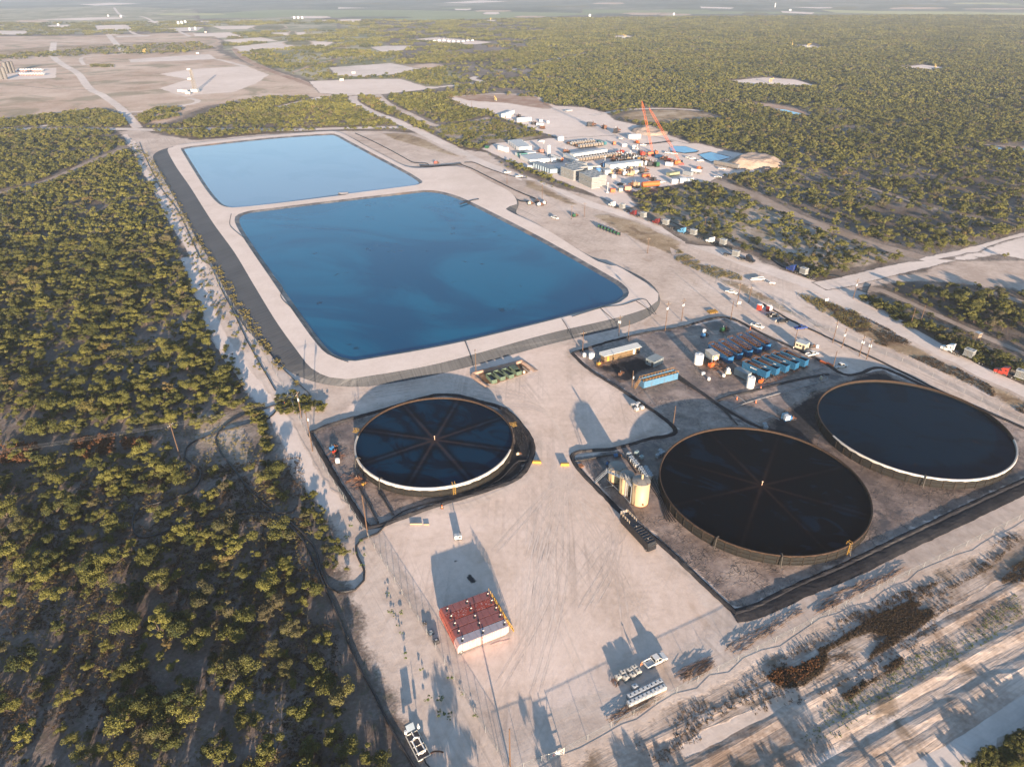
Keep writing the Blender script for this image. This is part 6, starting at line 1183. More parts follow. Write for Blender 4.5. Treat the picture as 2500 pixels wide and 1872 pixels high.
# ============================================================ DRILLING PAD
def row(label, c, p0, p1, n, depth, H, paint, group=None, name='shipping_container', gap=.93, z=.35, ribs=0, roofm=None, door=False, cat='container', dirv=None):
    """n units side by side whose ends face along the near edge p0-p1, each 'depth' long"""
    a, b = g(c, *p0), g(c, *p1); d = b-a; W = d.length/n; d.normalize()
    if dirv is None:
        nn = Vector((-d.y, d.x, 0)); nn = nn if nn.dot(a) > 0 else -nn
    else:
        nn = (g(c, *dirv[1])-g(c, *dirv[0])); nn.normalize()
    if depth is None: depth = (g(c, *dirv[1])-g(c, *dirv[0])).length
    first = None; rz = math.atan2(nn.y, nn.x)
    for k in range(n):
        q = a+d*W*(k+.5)+nn*depth/2
        if first is None: first = cabin(label, depth, W*gap, H, paint, (q.x, q.y, z), rz, name, cat, door, roofm, group, 0, ribs); 
        else: dup(first, (q.x, q.y, z), rz)
    return first
row('long white box trailer in the stacked row at the left of the drilling pad', 'E', (730, 345), (520, 190), 5, None, 3.6, white, 'row of long white trailers', 'box_trailer', ribs=10, roofm=palegrey, dirv=((730, 345), (990, 315)))
loc, rz, L, n = at_edge('E', (300, 315), (470, 365), 3.0, .3); cabin('white tall trailer at the far left end of the drilling pad', L, 3.0, 4.2, white, loc, rz, 'box_trailer', 'trailer', False, None, None, 0, 8)
row('white container with white end in the second row of the drilling pad', 'E', (960, 605), (1380, 572), 6, None, 3.4, white, 'white end-on containers', ribs=0, roofm=palegrey, dirv=((960, 605), (760, 500)))
row('slim blue grey container in the dense row at the pad edge', 'E', (1000, 668), (1390, 808), 8, None, 3.6, M('blue_grey_paint', (.20, .27, .33), .6, dirt=(.15, .12, .1)), 'blue grey containers at the pad edge', ribs=6, roofm=greyc, dirv=((1390, 808), (1610, 792)))
row('pale container in the row above the white end-on containers', 'E', (750, 470), (1090, 430), 5, 9, 3.0, palegrey, 'pale containers on the drilling pad', ribs=5)
def stack(label, c, p0, p1, p2, H, group, nx=3, ny=2):
    a, b, e = g(c, *p0), g(c, *p1), g(c, *p2); u, v = (b-a)/nx, (e-b)/ny; first = None; rz = math.atan2(u.y, u.x); hh = H/2
    for lv in range(2):
        for i in range(nx):
            for j in range(ny):
                q = a+u*(i+.5)+v*(j+.5)
                if first is None: first = sand_box(label, u.length*.93, v.length*.93, hh*.97); first.location = (q.x, q.y, .3); first.rotation_euler = (0, 0, rz); first['group'] = group
                else: dup(first, (q.x, q.y, .3+lv*hh*1.03), rz)
stack('grey ribbed sand box stacked in the left block at the pad edge', 'E', (1660, 868), (1930, 962), (2100, 830), 7.5, 'left block of stacked sand boxes'); stack('grey ribbed sand box stacked in the right block at the pad edge', 'F', (130, 1000), (400, 1128), (655, 1040), 8.0, 'right block of stacked sand boxes')
stack('tan ribbed sand box in the small block behind the two big blocks', 'F', (-30, 690), (200, 740), (290, 720), 5.5, 'small block of sand boxes', 2, 1)
row('white sand silo box in the long white row beside the pumps', 'F', (755, 740), (1440, 655), 10, 8, 4.4, white, 'long row of ten white boxes', ribs=3, roofm=palegrey)
row('pale box in the long row behind the pump trailers', 'F', (0, 500), (700, 390), 9, 6, 4.0, palegrey, 'long pale row behind the pump trailers', ribs=2)
loc, rz, L, n = at_edge('E', (1660, 470), (1900, 612), 3.0, .3); cabin('long white trailer lying aslant beside the pump rows', L, 3.0, 3.8, white, loc, rz, 'box_trailer', 'trailer', False, palegrey, None, 0, 12)
q = ctr('E', (1358, 440), 1.6); barrel('tall pale silo standing on the drilling pad', 'E', (1358, 445), 1.7, 9.5, palegrey, 'silo', 'silo')
def tanker(label, c, p0, p1, r, mat, end=None):
    loc, rz, L, n = at_edge(c, p0, p1, 2*r, .3); t = thing('tank_trailer', label, 'tank trailer', loc, rz); m = MB(); m.tube((-L/2, 0, 1.1+r), (L/2, 0, 1.1+r), r, 18); m.build('barrel', mat, t)
    if end: m = MB(); m.tube((L/2, 0, 1.1+r), (L/2+.25, 0, 1.1+r), r*.98, 18, r*.6); m.build('end_cap', end, t)
    m = MB(); m.box((0, 0, .95), (L, 1.0, .3)); m.box((0, 0, 1.15+2*r), (L*.6, .6, .15)); m.build('chassis', dark, t)
    for x in (-L/2+1, -L/2+2.3, L/2-1.2):
        for s in (-1, 1): inst(None, WH, t, 'wheel', (x, s*1.0, 0))
tanker('tank trailer with bright orange end near the silo', 'E', (1400, 500), (1600, 580), 1.5, palegrey, orange); tanker('bright orange tank trailer along the brush at the pad edge', 'F', (1440, 1125), (1790, 1095), 1.9, orange); tanker('silver tank trailer near the pad exit', 'G', (340, 690), (510, 710), 1.3, palegrey)
# pump trailers (frac pumps): cluttered decks side by side
def pump_trailer(label, group):
    t = thing('pump_trailer', label, 'pump trailer', (0, 0, 0), 0, group); m = MB(); m.box((0, 0, 1.1), (11, 2.3, .3)); m.build('deck', dark, t)
    m = MB(); m.box((3.2, 0, 2.2), (3.0, 1.7, 1.8)); m.box((1, 0, 2.0), (1.2, 1.3, 1.2)); m.build('engine', palegrey, t); m = MB(); m.box((5.2, 0, 2.3), (.6, 2.2, 2.1)); m.build('radiator', M('radiator_grey', (.20, .17, .14), .8), t)
    m = MB(); m.box((-2.6, 0, 1.9), (2.2, 1.8, 1.3)); m.tube((-4.0, -.9, 1.8), (-4.0, .9, 1.8), .4, 8); m.tube((-2, .6, 2.5), (-5.2, .6, 1.6), .15, 6); m.tube((-2, -.6, 2.5), (-5.2, -.6, 1.6), .15, 6); m.build('pump', rustm, t)
    m = MB()
    for k in range(3): m.tube((2.2+k, .5, 3.1), (2.2+k, .5, 3.9), .16, 6)
    m.build('exhaust', galv, t)
    for x in (-4.2, -3.0, 4.2):
        for s in (-1, 1): inst(None, WH, t, 'wheel', (x, s*1.0, 0))
    return t
P1 = pump_trailer('cluttered high pressure pump trailer in the front pump row', 'front row of pump trailers'); a, b = g('F', 110, 575), g('F', 960, 455); d = (b-a); nn = Vector((-d.y, d.x, 0)).normalized(); nn = nn if nn.dot(a) > 0 else -nn; rz = math.atan2(-nn.y, -nn.x); N1 = 16
for k in range(N1):
    q = a+d*(k/(N1-1))+nn*6
    if k == 0: P1.location = (q.x, q.y, .3); P1.rotation_euler = (0, 0, rz)
    else: dup(P1, (q.x, q.y, .3), rz+random.gauss(0, .02))
a, b = g('F', 160, 285), g('F', 600, 235); d = b-a
for rw in range(2):
    for k in range(9):
        q = a+d*(k/8)+nn*(5+rw*14); dup(P1, (q.x, q.y, .3), rz+random.gauss(0, .05), 'cluttered pump trailer in the back pump block beside the teal container', group='back block of pump trailers')
loc, rz, L, n = at_edge('F', (480, 170), (640, 215), 2.8, .3); cabin('teal container beside the back block of pump trailers', L, 2.8, 3.2, M('deep_teal', (.03, .14, .17), .6), loc, rz, 'shipping_container', 'container', False, greyc, None, 0, 10)
BX = [('F', (1145, 92), (1395, 75), 3, 4.0, white, 'white long trailer at the far edge of the drilling pad', 'trailer'), ('F', (1225, 300), (1290, 300), 4, 3.5, white, 'small white cabin in the middle of the pad', 'cabin'), ('F', (1010, 255), (1110, 250), 4, 2.6, white, 'white low cabin left of the small white cabin', 'cabin'), ('F', (650, 845), (775, 835), 5, 4.0, palegrey, 'pale square cabin behind the right sand box block', 'cabin'), ('F', (800, 905), (880, 900), 3, 2.5, white, 'small white box behind the right sand box block', 'container'),
      ('F', (1270, 820), (1355, 815), 4, 3.0, palegrey, 'pale grey cabin in the open middle of the pad', 'cabin'), ('F', (1435, 890), (1590, 880), 3, 2.4, orange, 'orange container beside the row of tanks', 'container'), ('F', (1065, 1170), (1195, 1165), 4, 3.4, M('coral', (.60, .25, .16), .6), 'coral orange box at the lower pad corner', 'container'), ('F', (775, 1200), (865, 1195), 3, 2.6, orange, 'small orange box near the queue end', 'container'), ('F', (945, 1185), (1020, 1180), 3, 2.5, cream, 'cream box between the two orange boxes', 'container'),
      ('E', (915, 735), (1015, 732), 3, 3.4, white, 'white cabin at the roadside left of the blue grey containers', 'cabin'), ('E', (30, 280), (90, 285), 4, 2.2, greenm, 'green tank skid at the far left road edge', 'container'), ('E', (670, 430), (745, 470), 8, 3, M('sea_green', (.10, .32, .28), .6), 'green fronted container behind the white end-on row', 'container'), ('E', (1400, 580), (1510, 575), 4, 3.6, white, 'white box right of the white end-on row', 'container'),
      ('E', (1560, 125), (1665, 120), 4, 3.8, white, 'white box by the small trees at the upper pad edge', 'container'), ('E', (1840, 690), (2090, 720), 4, 4.0, palegrey, 'pale container block behind the left sand boxes', 'container'), ('L', (762, 415), (985, 330), 3, 4.2, white, 'white trailer at the left end of the staging pad', 'trailer'), ('L', (820, 418), (915, 415), 2.5, 2.8, white, 'small white box in front of the staging pad trailer', 'container'), ('L', (1045, 500), (1340, 480), 3.5, 4.0, white, 'white long trailer in the middle of the staging pad line', 'trailer'),
      ('L', (1440, 580), (1590, 585), 4, 3.0, palegrey, 'pale tank box right of the staging pad trailer', 'container'), ('L', (1510, 500), (1570, 500), 3, 2.6, white, 'small white box behind the pale tank box', 'container'), ('L', (1660, 530), (1710, 530), 3, 2.6, white, 'tiny white box near the end of the staging line', 'container'), ('L', (1905, 900), (2010, 890), 3, 3.6, white, 'white square box beside the tree strip', 'container'), ('G', (-120, 560), (0, 575), 3, 3.2, palegrey, 'pale trailer near the orange crane bodies', 'trailer'),
      ('G', (190, 720), (340, 750), 3.5, 3.4, M('slate', (.25, .27, .29), .6), 'slate grey trailer near the pad exit', 'trailer'), ('G', (420, 690), (500, 700), 3, 2.5, white, 'white box at the orange boom lift', 'container'), ('G', (150, 870), (260, 865), 4, 3.5, white, 'white tank box at the brush edge, left of pair', 'container'), ('G', (280, 870), (390, 860), 4, 3.5, palegrey, 'pale tank box at the brush edge, right of pair', 'container'), ('G', (0, 885), (110, 880), 4, 3.2, white, 'white box at the brush edge beside the orange tanker', 'container'),
      ('F', (1990, 870), (2200, 830), 4, 2.6, M('olive_grey', (.27, .28, .18), .7), 'olive grey equipment rack in the middle right of the pad', 'rack'), ('F', (1680, 480), (1800, 510), 4, 3.0, M('navy', (.03, .10, .2), .5), 'navy blue container below the crane', 'container'), ('F', (300, 740), (560, 720), 4, 3.0, offw, 'off white tank block between the sand box blocks', 'container'), ('F', (470, 790), (560, 785), 3, 3.6, bluem, 'blue tank with white tops beside the off white block', 'container'), ('L', (2070, 290), (2190, 275), 4, 1.8, galv, 'grey low skid alone on the staging pad', 'skid')]
for c, p0, p1, dp, H, mt, lab, cat in BX:
    loc, rz, L, n = at_edge(c, p0, p1, dp, .35); cabin(lab, L, dp, H, mt, loc, rz, {'cabin': 'site_cabin', 'trailer': 'box_trailer', 'container': 'shipping_container', 'rack': 'equipment_rack', 'skid': 'equipment_skid'}[cat], cat, cat == 'cabin', None, None, 1 if cat == 'cabin' else 0, 0 if cat == 'cabin' else max(4, int(L/1.3)))
# long silver bottom-dump trailer by the sand pile
loc, rz, L, n = at_edge('G', (745, 545), (1180, 628), 3.0, .3); t = thing('dump_trailer', 'long silver trailer parked against the sand pile', 'trailer', loc, rz); m = MB(); m.side([(-L/2, 1.2), (L/2, 1.2), (L/2, 3.9), (-L/2, 3.9)], -1.4, 1.4); m.build('body', sandbox, t); m = MB()
for k in range(22): m.box((-L/2+.5+(L-1)*k/21, -1.46, 2.5), (.14, .1, 2.5))
m.build('ribs', orail, t); m = MB(); m.box((0, 0, .95), (L, 1, .4)); m.build('chassis', dark, t)
for k in range(6):
    for s in (-1, 1): inst(None, WH, t, 'wheel', (-L/2+1.2+(L-2.4)*k/5, s*1.05, 0))
# cranes with lattice booms
def crane(label, c, base, tip, h, w_=1.5):
    q = g(c, *base); t = thing('crane', label, 'crane', (q.x, q.y, .3)); tp = None; bestd = 1e9
    for dx in range(-30, 31, 2):
        for dy in range(-16, 17, 2):
            u = proj((q.x+dx, q.y+dy, h)); X_, Y_ = px(c, *tip); e = (u[0]-X_)**2+(u[1]-Y_)**2+.02*(dx*dx+dy*dy)
            if e < bestd: bestd = e; tp = Vector((dx, dy, h))
    m = MB(); a = Vector((0, 0, 3)); d = (tp-a).normalized(); s = d.cross(Vector((0, 1, 0))).normalized(); u = d.cross(s).normalized(); N_ = 26
    for k in range(N_):
        f0, f1 = k/N_, (k+1)/N_; w0, w1 = [w_*min(1, .35+f*6, .35+(1-f)*6)/2 for f in (f0, f1)]; C0 = [a.lerp(tp, f0)+s*sx*w0+u*sy*w0 for sx, sy in ((-1, -1), (1, -1), (1, 1), (-1, 1))]; C1 = [a.lerp(tp, f1)+s*sx*w1+u*sy*w1 for sx, sy in ((-1, -1), (1, -1), (1, 1), (-1, 1))]
        for i in range(4): m.tube(C0[i], C1[i], .095, 4, cap=False); m.tube(C0[i], C1[(i+1) % 4], .05, 4, cap=False)
    m.build('boom', orange, t); m = MB(); m.box((-1, 0, 2.4), (6, 3.2, 2.0)); m.box((-3.6, 0, 2.3), (1.4, 3.6, 1.8)); m.build('house', orange, t); m = MB(); m.box((1.6, -1.4, 2.9), (1.6, 1.1, 1.8)); m.build('cab', glass, t); m = MB(); m.box((0, -1.8, .7), (7.5, 1.0, 1.3)); m.box((0, 1.8, .7), (7.5, 1.0, 1.3)); m.box((0, 0, 1.1), (3, 3, .6)); m.build('tracks', maroon, t)
    m = MB(); m.path([tp, tp+Vector((.5, -.5, -h*.5)), tp+Vector((.6, -.6, -h*.8))], .05, 4); m.path([Vector((-3.6, 0, 3.2)), Vector((-4.5, 0, 8)), tp], .06, 4); m.build('cable', dark, t)
crane('orange lattice boom crane standing nearly upright on the drilling pad', '2', (1985, 985), (1918, 655), 48); crane('orange lattice boom crane leaning left at the right of the drilling pad', '2', (2155, 1040), (1962, 685), 44)
for c, x, y, lab, s, mt in [('F', 1390, 400, 'dark red machinery left of the upright crane', 2.4, maroon), ('F', 1460, 430, 'red engine skid under the upright crane', 2.2, redm), ('F', 1700, 400, 'orange crane counterweight skid', 2.2, orange), ('F', 1880, 520, 'rust red machine left in the line to the second crane', 2.2, rustm), ('F', 1960, 560, 'rust red machine middle in the line to the second crane', 2.2, redm), ('F', 2050, 585, 'rust red machine right in the line to the second crane', 2.2, rustm), ('F', 2140, 610, 'orange machine nearest the second crane', 2.2, orange), ('F', 1310, 175, 'orange machine by the dark pit', 1.8, orange), ('F', 840, 200, 'orange machine beside the teal container', 2.0, orange), ('F', 990, 380, 'red manifold between pump rows', 2.0, redm), ('F', 940, 400, 'pink red manifold left between pump rows', 1.8, redm), ('F', 1400, 540, 'yellow orange frame under the crane', 2.2, yellow), ('F', 1600, 640, 'dark pipework heap in front of the crane', 2.6, dark), ('F', 1700, 650, 'dark green pipework heap in front of the crane', 2.6, greenm), ('F', 1500, 620, 'grey pipework heap in front of the crane', 2.4, galv), ('F', 1100, 500, 'grey wellhead pipework behind the white row', 2.2, dark), ('F', 1220, 480, 'dark wellhead stack behind the white row', 2.2, dark), ('F', 1000, 560, 'dark manifold behind the white row', 2.4, dark), ('F', 1450, 780, 'grey flatbed load on the open pad', 2.6, dark), ('F', 1260, 1080, 'dark pump truck beside the orange tanker', 2.6, tan), ('F', 620, 660, 'blue manifold in front of the pump row', 2.2, bluem), ('F', 1640, 950, 'dark machine near the orange tanker', 2.0, dark), ('E', 1720, 370, 'small machine near the tall silo', 2.0, rustm), ('E', 1190, 370, 'coral machine left of the tall silo', 2.2, M('coral2', (.5, .25, .2), .6)), ('L', 1080, 400, 'grey machinery behind the staging pad trailer', 2.2, dark), ('L', 1400, 550, 'dark machinery in the staging pad line', 2.0, dark), ('L', 1560, 640, 'rust coloured pipes at the end of the staging line', 2.0, rustm), ('2', 1600, 800, 'left machine heap on the far side of the pad', 3.0, dark), ('2', 1680, 815, 'right machine heap on the far side of the pad', 2.6, rustm), ('2', 1760, 840, 'dark truck with load at the pad upper edge', 3.0, dark), ('F', 1180, 730, 'tan machinery below the long white row', 2.0, tan), ('F', 950, 780, 'yellow machinery below the long white row', 1.8, yellow)]:
    pump(lab, ctr(c, (x, y), 0, .3), random.uniform(0, 3), mt, dark, s, 'machine_skid', 'machine')
PW = None
for k in range(44):
    q = g('F', random.uniform(830, 1560), random.uniform(440, 660))
    if k > 30: q = g('F', random.uniform(560, 1400), random.uniform(740, 860))
    mt = (dark, rustm, palegrey, tan)[k % 4]
    if PW is None: PW = pump('tangled pipework unit among the wellheads and pumps of the drilling pad', (q.x, q.y, .1), 0, rustm, dark, 1.9, 'wellhead_pipework', 'pipework', 'pipework units around the wellheads')
    else: dup(PW, (q.x, q.y, .1), random.uniform(0, 3), None, random.uniform(1.2, 2.3), {'rusty_steel': mt})
# light masts on the pad
for c, b, tp, lab in [('F', (650, 590), (655, 450), 'white mast in front of the pump row'), ('F', (1108, 450), (1112, 370), 'pale mast left of the wellheads'), ('F', (1180, 450), (1188, 335), 'pale mast right of the wellheads'), ('E', (1248, 330), (1240, 170), 'thin light mast at the left of the pad'), ('F', (705, 1200), (705, 1000), 'thin white mast beside the right sand box block'), ('F', (1325, 290), (1322, 200), 'thin mast in the middle of the pad')]:
    q = g(c, *b); h = hgt(c, b, tp); t = thing('light_mast', lab, 'mast', (q.x, q.y, .3)); m = MB(); m.tube((0, 0, 0), (0, 0, h), .22, 6, .12); m.build('mast', white, t); m = MB(); m.box((0, 0, h), (1.2, .5, .4)); m.build('lamp_head', white, t); m = MB(); m.box((0, 0, .4), (1.6, 1.2, .8)); m.build('base', palegrey, t)
# settling pits
pw = water_mat('pit_water', (.05, .20, .34), (.045, .18, .30)); pb = soil_mat('blackliner', 'crest')
for rim, wat in [([(-60, 230), (40, 195), (260, 200), (520, 290), (460, 325), (230, 345), (-40, 305)], [(-40, 235), (50, 207), (250, 212), (478, 290), (430, 308), (230, 330), (-20, 290)]), ([(440, 350), (700, 295), (1110, 400), (900, 470), (720, 500), (560, 450)], [(480, 360), (710, 315), (1060, 408), (860, 460), (705, 486), (600, 440)])]:
    sheet('settling_pit_liner', gl('G', rim), .34, pb, 2, .4, 3, maxpts=300); flat('settling_pit_water', [g('G', *p) for p in wat], .42, pw)
sheet('settling_pit_liner', gl('F', [(1540, 208), (2140, 142), (2010, 105), (1700, 150), (1340, 180), (1400, 205)]), .34, pb, 3, .4, 3, maxpts=300)
for c, l_ in [('3', [(625, 690), (690, 695), (760, 712), (800, 722), (770, 730), (700, 712)]), ('3', [(1990, 930), (2050, 935), (2060, 945), (2010, 944)]), ('3', [(2170, 938), (2300, 950), (2300, 965), (2190, 952)])]:
    q = gl(c, l_); flat('creek_water', q, .25, pw); excl(q, 6)
RS = gl('3', [(480, 650), (600, 655), (780, 690), (870, 730), (800, 735), (640, 690), (520, 668)]); sheet('creek_bank', RS, .2, soil_mat('redsoil', 'scrub'), 5, 1, 6, maxpts=300); excl(RS, 3); RS = gl('3', [(1880, 895), (2000, 915), (2300, 930), (2300, 945), (2050, 940), (1940, 920)]); sheet('creek_bank', RS, .2, soil_mat('redsoil', 'scrub'), 5, 1, 6, maxpts=300); excl(RS, 3)
# sand stockpile: a ridge with two peaks
def mound(label, c, poly, peaks, h, mat, name='sand_pile', base=.3):
    q = gl(c, poly); P = np.array([(p.x, p.y) for p in smooth_line(q, 4, True)]); pk_ = [(g(c, *p, h*f), f, wd) for p, f, wd in peaks]
    def zf(V, d):
        z = np.zeros(len(V))
        for (pp, f, wd) in pk_: z = np.maximum(z, h*f*np.clip(1-np.hypot(V[:, 0]-pp.x, (V[:, 1]-pp.y))/wd, 0, 1))
        z = np.maximum(z, np.minimum(d*.55, h*.42)); z = np.minimum(z, d*.75)
        return z+np.where(d > 1, vnoise_(V, 5, 3)*.7, 0)
    o = sheet(name, [(p[0], p[1]) for p in P], base, mat, 3, .2, 4, kind=None, maxpts=3000, zf=zf); return tag(o, label, 'sand pile')
def vnoise_(P, s, k): return .5+.5*np.sin(P[:, 0]/s*2+k)*np.cos(P[:, 1]/s*2.3+k*2)
mound('big pale sand stockpile with two peaks beyond the drilling pad', 'G', [(960, 520), (1050, 600), (1250, 620), (1560, 625), (1900, 610), (2020, 570), (1980, 480), (1650, 410), (1400, 390), (1150, 410)], [((1240, 372), .85, 26), ((1800, 388), 1.0, 30)], 13, soil_mat('track'))
mound('small reddish earth heap in front of the sand stockpile', 'G', [(1600, 660), (1680, 690), (1800, 670), (1850, 640), (1750, 600), (1650, 620)], [((1740, 600), 1, 12)], 4, soil_mat('redsoil'), 'earth_heap')
mound('white sand heap beyond the pump rows of the drilling pad', '2', [(1850, 830), (1960, 860), (2080, 850), (2060, 820), (1930, 800)], [((1950, 800), 1, 20)], 5, soil_mat('track'))
0 and mound('long sand heap beside the far brown field pads', '1', [(830, 462), (950, 465), (1080, 460), (1040, 445), (900, 440)], [((930, 430), 1, 30)], 4, soil_mat('track'), base=.9)
# far wells: rig mast, silos, tank batteries, pump jacks
q = g('1', 1235, 585); hM = hgt('1', (1235, 585), (1228, 440)); t = thing('drilling_rig', 'tall white drilling mast on the far bare pad', 'drilling rig', (q.x, q.y, .8)); m = MB(); hM = min(hM, 60)
for sx, sy in ((-1, -1), (1, -1), (1, 1), (-1, 1)): m.tube((sx*2.2, sy*2.2, 4), (sx*1.0, sy*1.0, hM), .28, 5)
for k in range(12): z = 4+(hM-4)*k/12; w_ = 2.2-1.2*k/12; m.tube((-w_, -w_, z), (w_, -w_, z+(hM-4)/12), .16, 4); m.tube((w_, -w_, z), (-w_, -w_, z+(hM-4)/12), .3, 4)
m.build('mast', M('mast_tan', (.20, .18, .15), .7), t); m = MB(); m.box((0, 0, 2.0), (9, 8, 4)); m.build('substructure', palegrey, t); m = MB(); m.box((-14, -2, 1.5), (8, 3, 3)); m.box((-23, 4, 1.5), (7, 3, 3)); m.build('doghouse', palegrey, t)
def silo_group(lab, c, pts, r, h, mat=white):
    for i, p in enumerate(pts):
        t = thing('silo', '%s, number' % lab if False else lab[i], 'silo', ctr(c, p, 0, .8)); m = MB(); m.lathe([(r, 0), (r, h), (r*.4, h*1.1)], 16); m.build('shell', mat, t)
silo_group(['leftmost tall cream silo at the far left pad', 'second cream silo at the far left pad', 'third cream silo at the far left pad', 'front left white round tank at the far left pad', 'front right white round tank at the far left pad'], '1', [(45, 468), (68, 465), (88, 462), (12, 505), (38, 503)], 3.2, 17, M('cream_silo', (.13, .125, .12), .6))
for i in range(9):
    for r_ in range(2):
        q = g('M', 150+22*i+r_*10, 268-(32 if r_ == 0 else 0)); 
        if i == 0 and r_ == 0: SW = thing('equipment_unit', 'small white unit in the two lines on the far left pad', 'tank', (q.x, q.y, .8), 0, 'lines of small units on the far left pad'); m = MB(); m.box((0, 0, 1.8), (3.5, 6, 3.0)); m.build('body', white, SW); m = MB(); m.box((0, -3.4, .8), (2.5, 1, 1.2)); m.build('nose', redm, SW)
        else: dup(SW, (q.x, q.y, .8), 0)
for i, (c, x, y, r, h, lab) in enumerate([('1', 1128, 158, 9, 16, 'left tank of the far tank battery'), ('1', 1150, 156, 9, 16, 'middle tank of the far tank battery'), ('1', 1172, 150, 9, 14, 'right tank of the far tank battery'), ('1', 1860, 122, 9, 14, 'first tank of the hazy tank row'), ('1', 1885, 122, 9, 14, 'second tank of the hazy tank row'), ('1', 1910, 122, 9, 14, 'third tank of the hazy tank row'), ('1', 685, 108, 8, 12, 'far left hazy tank'), ('1', 765, 112, 9, 12, 'hazy tank beside the far track'), ('2', 1590, 108, 10, 14, 'hazy white tower beyond the forest'), ('2', 2120, 100, 8, 14, 'small hazy yellow flare beyond the forest'), ('1', 1200, 195, 7, 12, 'tank on the pad below the far tank battery'), ('1', 1235, 190, 7, 12, 'second tank on the pad below the far tank battery'), ('1', 370, 165, 8, 10, 'small rig block on the far left green strip'), ('3', 625, 50, 5, 30, 'thin hazy mast near the horizon'), ('3', 720, 72, 12, 10, 'yellowish block beyond the forest')]):
    r *= .5; h *= .6
    t = thing('distant_tank', lab, 'tank', ctr(c, (x, y), 0, .8)); m = MB(); m.lathe([(r, 0), (r, h), (r*.3, h*1.12)], 14); m.build('shell', palegrey, t)
jk0 = None
for c, x, y, lab, s in [('3', 600, 525, 'yellow pump jack on the larger clearing in the forest', .8), ('3', 1635, 432, 'yellow pump jack on the right clearing in the forest', .8), ('2', 995, 640, 'rust coloured pump jack at the staging pad corner', .7), ('2', 1810, 240, 'yellow pump jack on the small far clearing', .9), ('3', 735, 292, 'pump jack at the left end of the thin clearing', .9), ('3', 838, 300, 'pump jack on the thin clearing', .9), ('1', 915, 338, 'reddish well head tower beside the far track', 1.1), ('2', 965, 130, 'well tower at the far forest edge', 1.1)]:
    q = ctr(c, (x, y), 0, .6)
    if jk0 is None:
        jk0 = thing('pump_jack', lab, 'pump jack', q, .3, 'pump jacks'); m = MB(); m.box((0, 0, .4), (9, 2.4, .8)); m.build('base', greyc, jk0); m = MB()
        for s_ in (-1, 1): m.tube((-1, s_*1.2, .8), (0, 0, 6.5), .25, 5); m.tube((1.5, s_*1.2, .8), (0, 0, 6.5), .25, 5)
        m.build('samson_post', M('ochre', (.60, .42, .10), .6), jk0); m = MB(); m.tube((-4.5, 0, 6.0), (4.0, 0, 7.2), .4, 6); m.box((4.4, 0, 6.8), (.8, .8, 2.4)); m.build('walking_beam', MATS['ochre'], jk0); m = MB(); m.box((-4, 0, 3), (1.6, 1.2, 2.6)); m.build('counterweight', MATS['ochre'], jk0); jk0.scale = (s,)*3
    else: dup(jk0, q, random.uniform(0, 3), lab, s)
# substation-like pad with white equipment in the forest
for i in range(9):
    q = g('2', 610+i*30, 268-4*math.sin(i)); 
    if i == 0: SB = thing('white_equipment_rack', 'white rack unit on the long clearing in the forest', 'equipment', (q.x, q.y, .8), 0, 'white racks on the forest clearing'); m = MB(); m.box((0, 0, 2), (7, 3, 3)); m.build('body', palegrey, SB); m = MB(); m.tube((0, 0, 3.5), (0, 0, 8), .25, 6); m.build('mast', galv, SB)
    else: dup(SB, (q.x, q.y, .8), .1*i)
for c, x, y, lab in [('2', 100, 470, 'small blue white trailer on the upper far pad'), ('2', 25, 515, 'small white box at the edge of the lower far pad'), ('1', 1190, 600, 'white cabins at the foot of the drilling mast'), ('1', 1200, 510, 'blue white tank beside the drilling mast'), ('1', 1195, 448, 'grey equipment at the upper pad edge'), ('1', 1250, 345, 'white boxes on the long far pad'), ('1', 1300, 210, 'white equipment on the square far pad')]:
    q = ctr(c, (x, y), 0, .8); cabin(lab, 6, 3, 3.0, palegrey if 'grey' in lab else offw, q, .1, 'site_cabin', 'cabin', False, None, None, 1)
# scrap heaps and brush bundles
def heap(label, c, poly, n, L, mat, name, ang, r=.05, zz=.5):
    q = np.array([(p.x, p.y) for p in gl(c, poly)]); mn, mx = q.min(0), q.max(0); P = RNG.uniform(mn, mx, (n*6, 2)); P = P[inside(P, q)][:n]; m = MB()
    for p in P: a_ = R(ang)+random.gauss(0, .25); l_ = L*random.uniform(.4, 1); z_ = random.uniform(.05, zz); m.tube((p[0]-math.cos(a_)*l_, p[1]-math.sin(a_)*l_, z_), (p[0]+math.cos(a_)*l_, p[1]+math.sin(a_)*l_, z_+random.uniform(-.1, .2)), r, 4, r*.4)
    o = m.build(name, mat); return tag(o, label, 'brush', None, 'stuff')
twig = M('dry_branch', (.13, .08, .055), .9, var=.4)
heap('flattened dark branches on the sand by the fence near the white pickup', '9', [(10, 1060), (130, 990), (205, 965), (245, 1030), (150, 1090), (60, 1115)], 130, 2.2, twig, 'branch_pile', 32)
heap('dark dragged branches between the big liner corner and the fence', '9', [(860, 660), (960, 580), (1080, 520), (1460, 390), (1400, 450), (1100, 600), (900, 690)], 190, 2.4, twig, 'branch_pile', 28)
heap('dark branch drag marks below the liner corner', '9', [(300, 900), (560, 760), (760, 650), (820, 670), (700, 760), (400, 940)], 150, 1.8, twig, 'branch_pile', 30)
heap('brown branches lying below the totes at the bottom fence', '8', [(1700, 1340), (1830, 1270), (2080, 1200), (1950, 1290), (1740, 1380)], 110, 1.8, twig, 'branch_pile', 28)
heap('rusty scrap beside the leftmost tote', 'D', [(430, 860), (540, 800), (620, 960), (540, 990)], 40, .5, rustm, 'scrap_heap', 60)
heap('rusty pipes and cables heaped left of the smallest round tank', 'W', [(850, 1500), (1300, 1480), (1500, 1656), (1000, 1800)], 50, 1.2, rustm, 'scrap_heap', 50, .08, 1.0)
